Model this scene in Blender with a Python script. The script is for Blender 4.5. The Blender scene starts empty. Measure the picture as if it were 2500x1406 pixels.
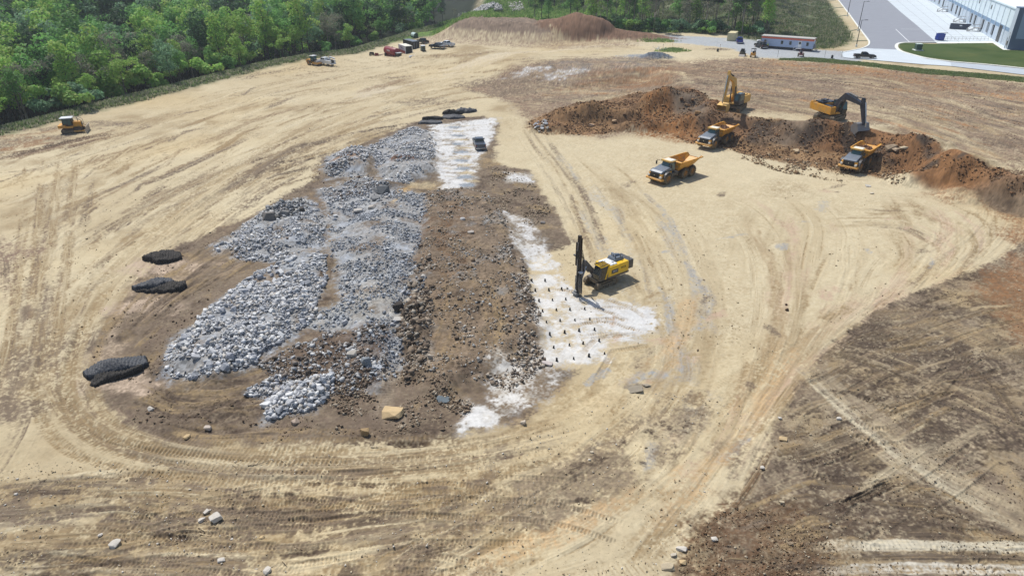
import bpy, bmesh, math, random
import numpy as np
from mathutils import Vector, Matrix
R = math.radians
random.seed(7); rng = np.random.default_rng(11)
SC = bpy.context.scene
# ------------------------------------------------------------------ camera
H = 37.0; PITCH = R(27.6); FOC = 1668.0
CT, ST = math.cos(PITCH), math.sin(PITCH)
cam_d = bpy.data.cameras.new('camera'); cam = bpy.data.objects.new('camera', cam_d)
SC.collection.objects.link(cam); SC.camera = cam
cam.location = (0, 0, H); cam.rotation_euler = (R(90) - PITCH, 0, 0)
cam_d.sensor_width = 36; cam_d.lens = 36*FOC/2500; cam_d.clip_start = 0.5; cam_d.clip_end = 6000
# ------------------------------------------------------------------ light
SUN_TO = Vector((-0.30, 0.42, 0.86)).normalized()
elev = math.asin(SUN_TO.z); azim = math.atan2(SUN_TO.x, SUN_TO.y)
w = bpy.data.worlds.new('World'); SC.world = w; w.use_nodes = True
nt = w.node_tree; bg = nt.nodes['Background']
sky = nt.nodes.new('ShaderNodeTexSky'); sky.sky_type = 'NISHITA'; sky.sun_disc = False
sky.sun_elevation = elev; sky.sun_rotation = azim; sky.altitude = 300; sky.dust_density = 2.0
nt.links.new(sky.outputs[0], bg.inputs[0]); bg.inputs[1].default_value = 0.11
sd = bpy.data.lights.new('sun', 'SUN'); sun = bpy.data.objects.new('sun', sd); SC.collection.objects.link(sun)
sd.energy = 3.8; sd.angle = R(0.8); sd.color = (1.0, 0.97, 0.925)
sun.rotation_euler = (-SUN_TO).to_track_quat('-Z', 'Y').to_euler(); sun.location = (0, 0, 200)
SC.view_settings.view_transform = 'Standard'; SC.view_settings.look = 'None'
SC.view_settings.exposure = 0.09; SC.view_settings.gamma = 1.0; SC.view_settings.use_curve_mapping = False
# ------------------------------------------------------------------ pixel <-> world
def U(px, py, z=0.0):
    a = (px-1250.0)/FOC; b = (py-703.0)/FOC
    dy = CT - b*ST; dz = -ST - b*CT
    t = (z-H)/dz
    return a*t, dy*t
def PXY(x, y, z=0.0):
    Z = y*CT - (z-H)*ST; V = -y*ST - (z-H)*CT
    return 1250+FOC*x/Z, 703+FOC*V/Z
# ------------------------------------------------------------------ noise
TB = rng.random((256, 256)).astype(np.float32)
def vn(x, y, s=0):
    x = np.asarray(x, np.float32) + s*17.37; y = np.asarray(y, np.float32) + s*9.71
    fx = np.floor(x); fy = np.floor(y)
    ix = fx.astype(np.int32) & 255; iy = fy.astype(np.int32) & 255
    u = x-fx; v = y-fy; u = u*u*(3-2*u); v = v*v*(3-2*v)
    ix1 = (ix+1) & 255; iy1 = (iy+1) & 255
    a = TB[ix, iy]; b = TB[ix1, iy]; c = TB[ix, iy1]; d = TB[ix1, iy1]
    return (a+(b-a)*u + ((c+(d-c)*u)-(a+(b-a)*u))*v)*2-1
def fbm(x, y, f=1.0, o=4, s=0, g=0.5):
    r = 0; a = 1.0; t = 0
    ca, sa = 0.8, 0.6
    for k in range(o):
        r = r + a*vn(x*f, y*f, s+k*3); t += a; a *= g; f *= 2.03
        x, y = ca*x-sa*y, sa*x+ca*y
    return r/t
def fbmL(x, y, f, o, s, dy, g=0.55, ridge=False):
    """fbm that drops the octaves finer than the local vertex spacing dy"""
    r = 0; a = 1.0; t = 0
    for k in range(o):
        n = vn(x*f, y*f, s+k*3); n = (1-2*np.abs(n))*0.8 if ridge else n
        r = r + a*n*np.clip((0.42-f*dy)/0.2, 0, 1); t += a; a *= g; f *= 2.03; x, y = 0.8*x-0.6*y, 0.6*x+0.8*y
    return r/t
def ss(e0, e1, x):
    t = np.clip((x-e0)/(e1-e0), 0, 1); return t*t*(3-2*t)
# ------------------------------------------------------------------ geometry of curves
def crom(pts, step=1.0):
    p = [np.array(q, float) for q in pts]; p = [2*p[0]-p[1]] + p + [2*p[-1]-p[-2]]
    out = []
    for i in range(1, len(p)-2):
        n = max(2, int(np.linalg.norm(p[i+1]-p[i])/step))
        for k in range(n):
            t = k/n; a, b, c, d = p[i-1], p[i], p[i+1], p[i+2]
            out.append(0.5*((2*b)+(c-a)*t+(2*a-5*b+4*c-d)*t*t+(3*b-a-3*c+d)*t**3))
    out.append(p[-2]); return np.array(out)
def pdist_line(x, y, pts):
    best = np.full(np.shape(x), 1e9, np.float32)
    for a, b in zip(pts[:-1], pts[1:]):
        dx, dy = b[0]-a[0], b[1]-a[1]; L = dx*dx+dy*dy+1e-9
        t = np.clip(((x-a[0])*dx+(y-a[1])*dy)/L, 0, 1)
        best = np.minimum(best, np.hypot(x-a[0]-t*dx, y-a[1]-t*dy))
    return best
def sdpoly(x, y, pts):           # >0 inside
    pts = [tuple(p) for p in pts]; d = pdist_line(x, y, pts+[pts[0]])
    ins = np.zeros(np.shape(x), bool)
    for (x0, y0), (x1, y1) in zip(pts, pts[1:]+[pts[0]]):
        if y0 == y1: continue
        c = ((y0 > y) != (y1 > y)) & (x < (x1-x0)*(y-y0)/(y1-y0)+x0)
        ins ^= c
    return np.where(ins, d, -d)
# ------------------------------------------------------------------ broad relief
PZ = 3.5                         # level of the upper bench
crest = [(1130,112),(1240,132),(1360,150),(1500,158),(1610,166),(1668,196),(1700,232),(1745,262),(1800,285),(1860,292),(1950,298),(2000,304),(2075,308),
         (2130,318),(2200,335),(2275,360),(2335,392),(2420,410),(2520,440),(2700,490),(3300,620)]
BENCH = [U(a, b, PZ) for a, b in crest] + [(700, 60), (700, 1500), (U(1130, 112, PZ)[0], 1500)]
EDGE = [U(a, b) for a, b in [(-900,520),(-300,392),(0,322),(240,264),(430,217),(560,183),(640,162),(750,141),(860,128),(940,104),(1010,85),(1100,72),(1200,66)]]
EDGE_POLY = EDGE + [(EDGE[-1][0]-5, 1600), (-1400, 1600), (-1400, EDGE[0][1])]
def hb(x, y):
    x = np.asarray(x, np.float32); y = np.asarray(y, np.float32)
    s = sdpoly(x, y, BENCH)
    wd = np.where(x < 30, 30.0, 5.5) if False else 5.5 + 26*ss(50, 5, x)*ss(60, 130, y)
    wob = fbm(x, y, 0.12, 3, 5)*1.6*ss(50, 40, np.abs(s))
    z = PZ*ss(0, 1, (s+wob+wd)/(wd))
    # woods fall away to the left
    d = sdpoly(x, y, EDGE_POLY)
    fall = -9.0*ss(1, 34, d) + 0.075*np.clip(d-70, 0, 420)
    z = np.where(d > 0, z*ss(30, 0, d)+fall, z)
    # ground behind the stock piles and the lot: dips, then climbs
    far = ss(300, 330, y + 0.10*(x-20))
    lot = sdpoly(x, y, LOTAREA)
    rise = -3*ss(0, 25, y-285-0.0*x) + 0.085*np.clip(y-330, 0, 330)
    back = np.where(d > 0, 0, 1)*ss(3, 22, -lot)*ss(268, 290, y)
    z = z + back*rise
    # grassy bank beside the office climbs to the back
    b = sdpoly(x, y, BANKG)
    z = z + 9.0*ss(0, 75, b)
    return z
LOTAREA = [U(a, b, PZ) for a, b in [(1560,88),(1700,90),(1770,93),(1856,98),(1990,122),(2112,100),(2104,88),(2075,40),(2040,0),(2010,-40)]] + [(700, 1500), (700, 40), (30, 40), (30, 250)]
BANKG = [U(a, b, PZ) for a, b in [(1862,103),(1990,122),(2050,118),(2088,100),(2080,80),(2050,40),(2020,0),(1985,-50)]] + [(90, 1500), (20, 1500), (60, 300)]
def GR(px, py):
    """first hit of the pixel's ray with the broad relief"""
    px = np.atleast_1d(np.asarray(px, float)); py = np.atleast_1d(np.asarray(py, float))
    a = (px-1250)/FOC; b = (py-703)/FOC; dy = CT-b*ST; dz = -ST-b*CT
    t0 = (16-H)/dz; t1 = np.where(dz < -0.01, (-12-H)/dz, 1200)
    N = 500; f = np.linspace(0, 1, N)
    T = t0[:, None] + (t1-t0)[:, None]*f[None]
    X = a[:, None]*T; Y = dy[:, None]*T; Zr = H+dz[:, None]*T
    below = Zr <= hb(X, Y); k = below.argmax(1); k[~below.any(1)] = N-1
    r = np.arange(len(k)); return X[r, k], Y[r, k]
def G1(px, py):
    x, y = GR(px, py); return float(x[0]), float(y[0])
def GL(pts):
    x, y = GR([p[0] for p in pts], [p[1] for p in pts]); return list(zip(x.tolist(), y.tolist()))
# ------------------------------------------------------------------ ground grid
DX, DY = 2.0, 1.6
colpx = np.arange(-640, 3140, DX); rowpy = np.concatenate([np.arange(2500, 1580, -7.0), np.arange(1580, -70, -DY)])
rowY = np.array([U(1250, p)[1] for p in rowpy])
ext = rowY[-1]*np.geomspace(1.01, 1.5, 20); rowY = np.concatenate([rowY, ext])
NR, NC = len(rowY), len(colpx)
Zd = rowY*CT+H*ST
X = ((colpx[None, :]-1250)/FOC*Zd[:, None]).astype(np.float32)
Y = np.repeat(rowY[:, None], NC, 1).astype(np.float32)
def sub(x0, x1, y0, y1):
    r0 = np.searchsorted(rowY, y0); r1 = np.searchsorted(rowY, y1)+1
    r0 = max(0, r0-1); r1 = min(NR, r1)
    if r1 <= r0: return None
    zs = (Zd[r0], Zd[r1-1])
    lo = min(x0/zs[0], x0/zs[1])*FOC+1250; hi = max(x1/zs[0], x1/zs[1])*FOC+1250
    c0 = int((lo-colpx[0])/DX)-1; c1 = int((hi-colpx[0])/DX)+2
    c0 = max(0, c0); c1 = min(NC, c1)
    if c1 <= c0: return None
    return slice(r0, r1), slice(c0, c1)
def bbox_sub(pts, m):
    p = np.array(pts); return sub(p[:, 0].min()-m, p[:, 0].max()+m, p[:, 1].min()-m, p[:, 1].max()+m)
Zh = hb(X, Y).astype(np.float32)
def s2l(c):
    c = np.array(c, np.float32)/255.0
    return np.where(c <= 0.04045, c/12.92, ((c+0.055)/1.055)**2.4).astype(np.float32)
KEXP = 1.34
PAL = {k: s2l(v)/KEXP for k, v in dict(
    tanl=(222,207,172), tan=(203,185,149), tand=(166,144,109), brown=(133,117,99), brownd=(92,79,67), dark=(70,56,46),
    fines=(172,173,172), finesb=(178,183,188), white=(230,229,225), red=(152,116,84), orange=(184,138,94), mauve=(150,127,108), pink=(205,178,152),
    gravel=(186,191,194), grass=(92,104,66), grassd=(66,82,48), grassg=(128,132,104), lawn=(82,100,52), forest=(40,50,30), ochre=(196,158,98), blue=(120,130,140)).items()}
# base: compacted tan soil
n1 = fbm(X, Y, 0.035, 4, 1); n2 = fbm(X, Y, 0.35, 4, 2); n3 = fbm(X, Y, 1.7, 3, 3)
def mix(a, b, t): return a*(1-t[..., None])+b*t[..., None]
COL = mix(PAL['tan'][None, None], PAL['tanl'], np.clip(0.5+0.9*n1+0.35*n2, 0, 1))
COL = mix(COL, PAL['tand'], np.clip(ss(0.10, 0.6, fbm(X, Y, 0.07, 5, 8)+0.25*n2)*0.75, 0, 1))
ROUGH = np.full((NR, NC), 0.02, np.float32)      # amplitude of fine relief
GR1 = (0.55*vn(X*3.7, Y*3.7, 11)+0.5*vn(X*8.3, Y*8.3, 12)+0.45*fbm(X, Y, 0.9, 3, 13)).astype(np.float32)
def paint(sl, colr, m):
    m = np.clip(m+GR1[sl]*4*m*(1-m)*0.8, 0, 1)
    c = PAL[colr] if isinstance(colr, str) else colr
    COL[sl] = COL[sl]*(1-m[..., None])+c*m[..., None]
def region(pxpts, colr, soft=1.5, amp=2.0, f=0.3, strength=1.0, rough=None, world=False, patch=None, seed=0, h=0, hw=2.0):
    """patch=(freq, lo, hi): only where noise lies between"""
    pts = pxpts if world else GL(pxpts); sl = bbox_sub(pts, soft+amp+hw)
    if sl is None: return
    x, y = X[sl], Y[sl]; d = sdpoly(x, y, pts)
    dn = d + amp*fbm(x, y, f, 4, 20+seed)
    m = ss(-soft, soft, dn)*strength
    if rough is not None: ROUGH[sl] = ROUGH[sl]*(1-m)+rough*m
    if h: Zh[sl] += h*ss(-hw, hw, d + 0.6*amp*fbm(x, y, f, 3, 20+seed))
    if patch:
        q = fbm(x, y, patch[0], 5, 40+seed); m = m*ss(patch[1], patch[2], q)
    if colr is not None: paint(sl, colr, m)
def blob(px, py, rx, ry, colr, strength=0.8, f=0.5, amp=0.6, rot=0, h=0, rough=None, seed=0, sharp=0.5, hp=1.0, cone=False):
    cx, cy = G1(px, py); r = max(rx, ry)*1.6; sl = sub(cx-r, cx+r, cy-r, cy+r)
    if sl is None: return
    x, y = X[sl]-cx, Y[sl]-cy; c, s = math.cos(R(rot)), math.sin(R(rot))
    u = (x*c+y*s)/rx; v = (-x*s+y*c)/ry; d = np.sqrt(u*u+v*v)
    dn = d + amp*fbm(X[sl], Y[sl], f, 4, 60+seed)
    m = ss(1+sharp*0.6, 1-sharp, dn)*strength
    if colr is not None and strength > 0: paint(sl, colr, m)
    if rough is not None: mm = ss(1.2, 0.7, d); ROUGH[sl] = np.maximum(ROUGH[sl], rough*mm)
    if h:
        dh = d+0.35*amp*fbm(X[sl], Y[sl], f, 3, 61+seed)
        Zh[sl] += h*(np.clip(1.05-dh, 0, 1)**hp if cone else ss(0, 1, np.clip(1.15-dh, 0, 1)*1.05))
def curve_uv(wpts, hw):
    """signed offset and arc length for the grid points near a curve"""
    c = crom(wpts, 1.5); sl = bbox_sub(c, hw)
    if sl is None: return None
    sh = X[sl].shape; best = np.full(sh, 1e9, np.float32); Uo = np.zeros(sh, np.float32); S = np.zeros(sh, np.float32)
    r0, c0 = sl[0].start, sl[1].start; acc = 0
    for a, b in zip(c[:-1], c[1:]):
        L = math.hypot(*(b-a))
        if L < 1e-6: continue
        q = sub(min(a[0], b[0])-hw, max(a[0], b[0])+hw, min(a[1], b[1])-hw, max(a[1], b[1])+hw)
        if q:
            rs = slice(max(q[0].start-r0, 0), q[0].stop-r0); cs = slice(max(q[1].start-c0, 0), q[1].stop-c0)
            x = X[sl][rs, cs]-a[0]; y = Y[sl][rs, cs]-a[1]; tx, ty = (b-a)/L
            s_ = x*tx+y*ty; t = np.clip(s_, 0, L); n = -x*ty+y*tx
            d = np.hypot(x-t*tx, y-t*ty); k = d < best[rs, cs]
            best[rs, cs] = np.where(k, d, best[rs, cs]); Uo[rs, cs] = np.where(k, n, Uo[rs, cs]); S[rs, cs] = np.where(k, acc+s_, S[rs, cs])
        acc += L
    return sl, best, Uo, S, acc
def lane(px, width, tone=None, base=0.0, streak=0.5, fu=1.2, fs=0.05, hgt=0.03, seed=0, dark='tand', light='tanl', world=False, edge=0.3, treads=0, brk=0.55):
    w_ = width/2; q = curve_uv(px if world else GL(px), w_*1.25)
    if q is None: return
    sl, D, u, s, L = q
    en = D + w_*0.45*fbm(X[sl], Y[sl], 0.25+0.9/width, 3, 90+seed)
    fd = min(12.0, L*0.3); m = ss(w_*1.05, w_*(1-edge)*0.75, en)*ss(0, fd, s)*ss(0, fd, L-s) if not brk else ss(w_*1.05, w_*(1-edge)*0.75, en)*ss(0, fd, s)*ss(0, fd, L-s)*ss(-brk, 0.35-brk*0.3, vn(s*0.09, u*0.5, 77+seed)+0.5*vn(s*0.35, u*1.2, 78+seed))
    if tone is not None: paint(sl, tone, m*base)
    st = vn(u*fu, s*fs, 100+seed)*0.5+vn(u*fu*2.3, s*fs*1.7, 101+seed)*0.3+vn(u*fu*5.1, s*fs*3.5, 102+seed)*0.3
    paint(sl, dark, m*np.clip(st-0.05, 0, 1)*streak*1.7); paint(sl, light, m*np.clip(-st-0.08, 0, 1)*streak*1.5)
    Zh[sl] -= m*st*hgt*1.5
    if treads:
        tr = np.sin(s*2*math.pi/0.34+3*vn(u*0.5, s*0.1, 7))*ss(0.0, 0.4, vn(u*0.9, s*0.07, 110+seed))
        Zh[sl] += m*tr*treads; paint(sl, dark, m*np.clip(-tr, 0, 1)*0.35)
def track(px, gauge=2.0, width=0.5, pitch=0.3, depth=0.05, tone='brown', strength=0.55, world=False, seed=0, single=False, edge=True):
    pts = px if world else GL(px)
    q = curve_uv(pts, gauge/2+width+0.5)
    if q is None: return
    sl, D, u, s, L = q
    d = np.abs(u) if single else np.abs(np.abs(u)-gauge/2)
    ends = ss(0, 2.5, s)*ss(0, 2.5, L-s)*(D < gauge/2+width+0.5)
    gap = ss(-0.55, 0.1, vn(s*0.12, u*0.3, 130+seed))
    m = ss(width*0.62, width*0.42, d)*ends*gap
    tr = np.sin(s*2*math.pi/pitch)
    paint(sl, tone, m*strength*(0.62-0.38*tr)); Zh[sl] += m*(tr*depth*0.8-depth*0.8)
    if edge: rim = ss(width*0.35, 0, np.abs(d-width*0.7))*ends*gap; Zh[sl] += rim*depth*0.8

def resamp(p, n=14):
    p = np.array(p, float); L = np.concatenate([[0], np.cumsum(np.hypot(*np.diff(p, axis=0).T))]); t = np.linspace(0, L[-1], n); return np.stack([np.interp(t, L, p[:, 0]), np.interp(t, L, p[:, 1])], -1)
def flow(gA, gB, N, wr, tones, st=(0.2, 0.5), ln=(0.1, 0.4), seed=0, dark='brown', light='tanl', hgt=0.05, jit=0.04):
    """many short broken passes lying between two guide curves"""
    A, B = resamp(gA), resamp(gB); rr = random.Random(seed)
    for i in range(N):
        t = rr.random(); l = rr.uniform(*ln); a = rr.uniform(-0.05, 1.05-l); tt = [t+rr.uniform(-jit, jit) for _ in range(4)]; pts = []
        for k in range(4):
            q = min(max((a+l*k/3), 0), 1)*13; i0 = min(int(q), 12); fr = q-i0; pa = A[i0]*(1-fr)+A[i0+1]*fr; pb = B[i0]*(1-fr)+B[i0+1]*fr; pts.append(tuple(pa*(1-tt[k])+pb*tt[k]))
        if math.hypot(pts[0][0]-pts[-1][0], pts[0][1]-pts[-1][1]) < 8: continue
        lane(pts, rr.uniform(*wr), rr.choice(tones), rr.uniform(*st), rr.uniform(0.3, 0.8), rr.uniform(1.2, 3), rr.uniform(0.04, 0.1), hgt, seed*100+i, dark=dark, light=light, brk=rr.uniform(0.2, 0.6))
# ------------------------------------------------------------------ the site, painted soil by soil
# woods floor, grass behind, far ground
dE = sdpoly(X, Y, EDGE_POLY)
m = ss(4, 14, dE+2*n2); COL = mix(COL, PAL['forest'], m)
m = ss(-5.5, -2, dE+1.6*n2)*ss(10, 5, dE)*ss(110, 150, Y)
COL = COL*(1-m[..., None]) + mix(PAL['grassg'][None, None], PAL['grass'], ss(-0.3, 0.4, n3+n2))*m[..., None]
Zh += 1.1*np.exp(-((dE+0.5)/2.6)**2)*ss(120, 170, Y)
m = ss(-7, -3, dE+1.5*n2)*ss(8, 3, dE)*ss(140, 100, Y)
COL = mix(COL, s2l((168,160,140))/KEXP, m*0.8)
farm = ss(2, 10, -sdpoly(X, Y, LOTAREA))*ss(262, 275, Y+2*n2)*(dE < 6)
gcol = mix(mix(PAL['grass'][None, None]*1.05, PAL['grassd'], ss(-0.2, 0.5, n2)), s2l((112,140,72))/KEXP, ss(0.0, 0.5, n1+0.5*n2))
COL = mix(COL, PAL['grass'], farm*0); COL = COL*(1-farm[..., None])+gcol*farm[..., None]
# upper-left soil: broad diagonal grading streaks
lane([(1250,110),(1000,170),(700,240),(380,330),(0,430),(-300,520)], 46, streak=0.55, fu=0.55, fs=0.02, hgt=0.05, seed=1)
lane([(1200,190),(900,290),(650,390),(420,540),(220,760),(120,980)], 24, streak=0.6, fu=0.8, fs=0.025, hgt=0.06, seed=2, dark='tand')
lane([(1000,250),(760,350),(560,460),(400,600)], 16, streak=0.75, fu=0.9, fs=0.03, hgt=0.08, seed=3, dark=s2l((170,146,110))/KEXP)
region([(-100,330),(60,318),(240,296),(330,300),(250,330),(100,372),(-100,410)], 'brown', 1.5, 1.5, 0.3, 0.7, patch=(0.3,-0.5,0.3), seed=1)
region([(-100,345),(100,325),(150,345),(-100,395)], 'red', 1, 1, 0.4, 0.8, patch=(0.4,-0.4,0.4), seed=2)
for i, (a, b, c, d, wd, stg) in enumerate([(740,146,560,200,5,0.5),(900,190,1000,180,7,0.6),(650,350,900,300,3.5,0.5),(620,415,760,390,2.5,0.7),(560,480,700,440,2,0.5),(700,235,860,210,3,0.5),
        (560,375,300,520,3,0.4),(700,370,480,500,2.6,0.45),(830,330,640,420,2.6,0.5),(330,345,150,380,2.5,0.4),(900,160,800,165,3,0.5),(430,260,640,215,3,0.35),(610,240,820,205,2,0.4),
        (980,165,1180,150,4,0.35),(860,240,1100,215,3,0.3),(260,420,120,600,3,0.3),(1000,305,860,330,4,0.8),(1040,260,1160,240,2,0.5)]):
    lane([(a,b),((a+c)/2,(b+d)/2+4),(c,d)], wd*1.6, tone='tand', base=0.15, streak=stg, fu=1.6, fs=0.05, seed=30+i, dark='brown', light='tan', hgt=0.08)
for i in range(16):
    lane([(600+22*i,172-3.6*i),(680+22*i,186-3.6*i),(760+24*i,196-3.4*i)], 3.2, tone='tand', base=0.1, streak=0.5, fu=2, fs=0.05, seed=300+i, dark='brown', light='tan', hgt=0.05)
for i in range(26):
    x0, y0 = random.uniform(150, 1000), 0; y0 = 330+ (1000-x0)*0.28+random.uniform(-90, 70)
    l = random.uniform(60, 220)
    track([(x0, y0), (x0-l*0.5, y0+l*0.28), (x0-l, y0+l*0.62)], 2.4, 0.55, 0.35, 0.05, 'brown', random.uniform(0.2, 0.45), seed=i)
UL_A = [(1240,118),(1000,140),(760,175),(520,235),(240,300),(0,365),(-160,410)]; UL_B = [(1240,240),(1000,290),(780,350),(600,470),(430,590),(260,760),(160,900)]
flow(UL_A, UL_B, 230, (0.6, 3.6), ['tand','brown','tand','tan','tanl','tanl',s2l((158,136,106))/KEXP], (0.4, 0.95), (0.06, 0.3), 1, hgt=0.06)
flow([(760,340),(560,400),(300,520),(120,640)], [(900,340),(700,440),(480,600),(240,800)], 70, (0.5, 2.2), ['tand','brown','tanl',s2l((150,128,100))/KEXP], (0.3, 0.8), (0.15, 0.6), 2, hgt=0.08)
flow([(60,390),(40,560),(10,800),(-60,1050)], [(240,430),(190,600),(140,800),(80,1050)], 60, (0.5, 2.0), ['tand','brown','tanl','mauve'], (0.25, 0.7), (0.15, 0.5), 3, hgt=0.06)
# main haul loop and right apron
lane([(1300,120),(1180,150),(1000,220),(760,325),(560,450),(380,610),(250,760),(185,880),(180,980),(260,1060),(450,1112),(750,1130),(1050,1112),(1300,1062),(1480,970),(1600,850),(1640,700),(1600,560),(1480,470),(1360,400),(1280,330),(1225,250)],
     10, 'tan', 0.55, 0.35, 1.3, 0.02, 0.03, 5, treads=0.02)
region([(1230,230),(1330,320),(1600,330),(1900,400),(2250,440),(2420,480),(2440,560),(2300,680),(2050,800),(1900,980),(1800,1130),(1500,1150),(1400,1000),(1480,900),(1400,700),(1330,500),(1260,380)],
       'tanl', 4, 5, 0.08, 0.55, rough=0.012, seed=3)
lane([(1100,1406),(1400,1360),(1660,1230),(1820,1050),(1950,890),(2120,770),(2320,672),(2440,575),(2430,500),(2310,452),(2150,436),(1950,432)], 9, 'tanl', 0.45, 0.45, 1.3, 0.02, 0.04, 6, treads=0.02)
lane([(1500,1500),(1700,1250),(1790,1000),(1840,800),(1850,600),(1900,480)], 11, None, 0, 0.45, 0.7, 0.03, 0.02, 7)
lane([(1350,1500),(1480,1200),(1600,1000),(1680,760),(1640,560),(1500,440)], 10, None, 0, 0.4, 0.8, 0.03, 0.02, 8)
lane([(2300,690),(2430,600),(2470,520),(2390,460),(2200,430)], 14, 'tan', 0.2, 0.9, 1.6, 0.03, 0.06, 9, dark='tand', treads=0.02)
lane([(1950,450),(2150,470),(2300,520),(2340,600),(2230,680),(2000,800)], 13, None, 0, 0.5, 0.9, 0.03, 0.03, 10, dark='pink')
flow([(1500,1406),(1700,1180),(1800,1000),(1840,760),(1800,560),(1700,470)], [(1800,1200),(1930,960),(2080,800),(2330,690),(2460,560),(2350,460)], 110, (0.6, 4.0), ['tan','tand','tanl','tanl','pink',s2l((180,158,124))/KEXP], (0.3, 0.8), (0.1, 0.4), 4, dark='tand', hgt=0.03)
flow([(1280,330),(1360,480),(1450,640),(1560,800),(1480,1000)], [(1500,400),(1640,520),(1740,700),(1760,950),(1560,1200)], 70, (0.6, 3.0), ['tan','tand','tanl','fines'], (0.25, 0.65), (0.1, 0.35), 5, dark='tand', hgt=0.02)
flow([(2050,470),(2300,480),(2440,560),(2360,680)], [(2000,560),(2200,560),(2300,620),(2200,720)], 60, (0.5, 2.2), ['tand','tanl','brown','pink'], (0.2, 0.6), (0.15, 0.5), 6, dark='tand', hgt=0.04)
# far haul road to the gravel lot
lane([(800,250),(1000,200),(1160,155),(1300,128),(1500,112),(1700,108),(1900,118)], 10, s2l((222,208,180))/KEXP, 0.8, 0.3, 1.2, 0.03, 0.02, 11)
lane([(900,330),(760,352),(640,410),(560,470)], 5, 'brown', 0.7, 0.8, 1.5, 0.04, 0.12, 101, dark='brownd', light='tand', brk=0.9)
lane([(-60,400),(60,378),(200,345),(320,322)], 7, s2l((122,98,78))/KEXP, 0.8, 0.9, 1.2, 0.04, 0.1, 102, dark='brownd', light='tand', brk=0.9)
lane([(-60,345),(80,330),(180,312)], 4, 'red', 0.7, 0.8, 1.2, 0.04, 0.1, 103, dark='brown', brk=0.9)
lane([(560,200),(660,178),(760,160)], 7, 'brown', 0.5, 0.8, 1.2, 0.04, 0.1, 104, dark='brownd', brk=0.9)
lane([(860,235),(950,205),(1000,188)], 5, s2l((150,126,98))/KEXP, 0.7, 0.6, 1.2, 0.04, 0.05, 105, dark='brown', brk=0.9)
region([(1580,86),(1700,90),(1770,93),(1856,98),(1990,122),(2080,126),(2110,140),(2060,152),(1900,142),(1830,135),(1780,118),(1640,104)], 'gravel', 1.2, 1.2, 0.4, 0.95, rough=0.015, seed=4)
region([(1900,125),(2100,140),(2100,152),(1960,148),(1840,140)], 'gravel', 1, 1, 0.4, 0.9, seed=5)
region([(1070,88),(1340,98),(1560,104),(1540,118),(1330,120),(1060,110),(980,100)], 'mauve', 3, 3, 0.15, 0.45, seed=6)
# pit face and brown ground between the far road and the heaps
region([(1150,215),(1240,170),(1330,148),(1560,138),(1700,150),(1850,142),(2000,150),(2300,180),(2600,225),(2600,420),(2350,380),(2150,310),(1830,275),(1700,235),(1660,330),(1400,330),(1290,310),(1240,250)],
       s2l((142,119,99))/KEXP, 3, 4, 0.12, 0.85, rough=0.10, seed=7)
region([(1260,215),(1330,150),(1560,138),(1700,150),(1850,142),(2000,150),(2300,180),(2600,225),(2600,420),(2350,380),(2150,310),(1830,275),(1700,235),(1560,330),(1300,300)], 'brownd', 3, 4, 0.12, 0.4, seed=107, patch=(0.18,-0.1,0.4))
region([(1260,215),(1330,150),(1560,138),(1700,150),(1850,142),(2000,150),(2300,180),(2600,225),(2600,420),(2350,380),(2150,310),(1830,275),(1700,235),(1560,330),(1300,300)], 'tan', 3, 4, 0.12, 0.5, seed=108, patch=(0.25,0.1,0.5))
region([(1330,150),(1560,140),(1630,170),(1620,210),(1380,215),(1330,190)], s2l((140,130,120))/KEXP, 2, 2, 0.3, 0.7, seed=8, patch=(0.25,-0.5,0.4))
region([(1450,170),(1640,165),(1640,205),(1560,218),(1400,215)], 'red', 2, 2, 0.3, 0.8, seed=9)
for i in range(14): # scraped marks down the pit face
    x0 = 1350+i*20; lane([(x0+14,152),(x0,200)], 2.2, 'tanl', 0.0, 0.8, 2.5, 0.08, 0.06, 400+i, dark='brown', light='pink')
lane([(1250,205),(1400,222),(1600,222),(1720,205),(1850,215)], 12, 'brown', 0.45, 0.8, 1.0, 0.04, 0.15, 12, dark='brownd', light='tan')
lane([(1240,240),(1400,246),(1560,235),(1680,212)], 5, 'tan', 0.6, 0.8, 1.5, 0.04, 0.1, 13, dark='brown', light='tan')
lane([(1560,200),(1650,178),(1668,205),(1640,228)], 5, 'tan', 0.5, 0.8, 1.5, 0.04, 0.06, 14, dark='mauve', light='tanl')
lane([(1350,225),(1500,228),(1640,218)], 5, 'orange', 0.6, 0.6, 1.5, 0.04, 0.1, 15, dark='red')
# upper bench streaks
lane([(1650,150),(1900,178),(2200,222),(2500,290),(2800,370)], 40, 'mauve', 0.55, 1.0, 0.55, 0.015, 0.07, 16, dark='brown', light='tan')
lane([(1850,155),(2150,180),(2500,235),(2800,290)], 20, 'red', 0.35, 0.9, 0.8, 0.015, 0.05, 17, dark='mauve', light='orange')
region([(1860,142),(2100,152),(2300,172),(2300,190),(2000,175),(1850,165)], 'orange', 2, 3, 0.15, 0.5, seed=10, patch=(0.08,-0.3,0.5))
lane([(1820,235),(1960,262),(2100,268),(2230,300),(2330,350),(2420,420)], 12, 'tan', 0.75, 0.7, 1.1, 0.02, 0.05, 18, dark='tand')
lane([(1830,218),(2000,228),(2150,250),(2320,310),(2500,400)], 14, 'tan', 0.25, 0.9, 1.0, 0.02, 0.05, 19, dark='mauve')
lane([(1860,178),(2050,186),(2180,200),(2340,255),(2520,330)], 3, 'tan', 0.6, 0.5, 1.5, 0.03, 0.02, 20)
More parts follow.
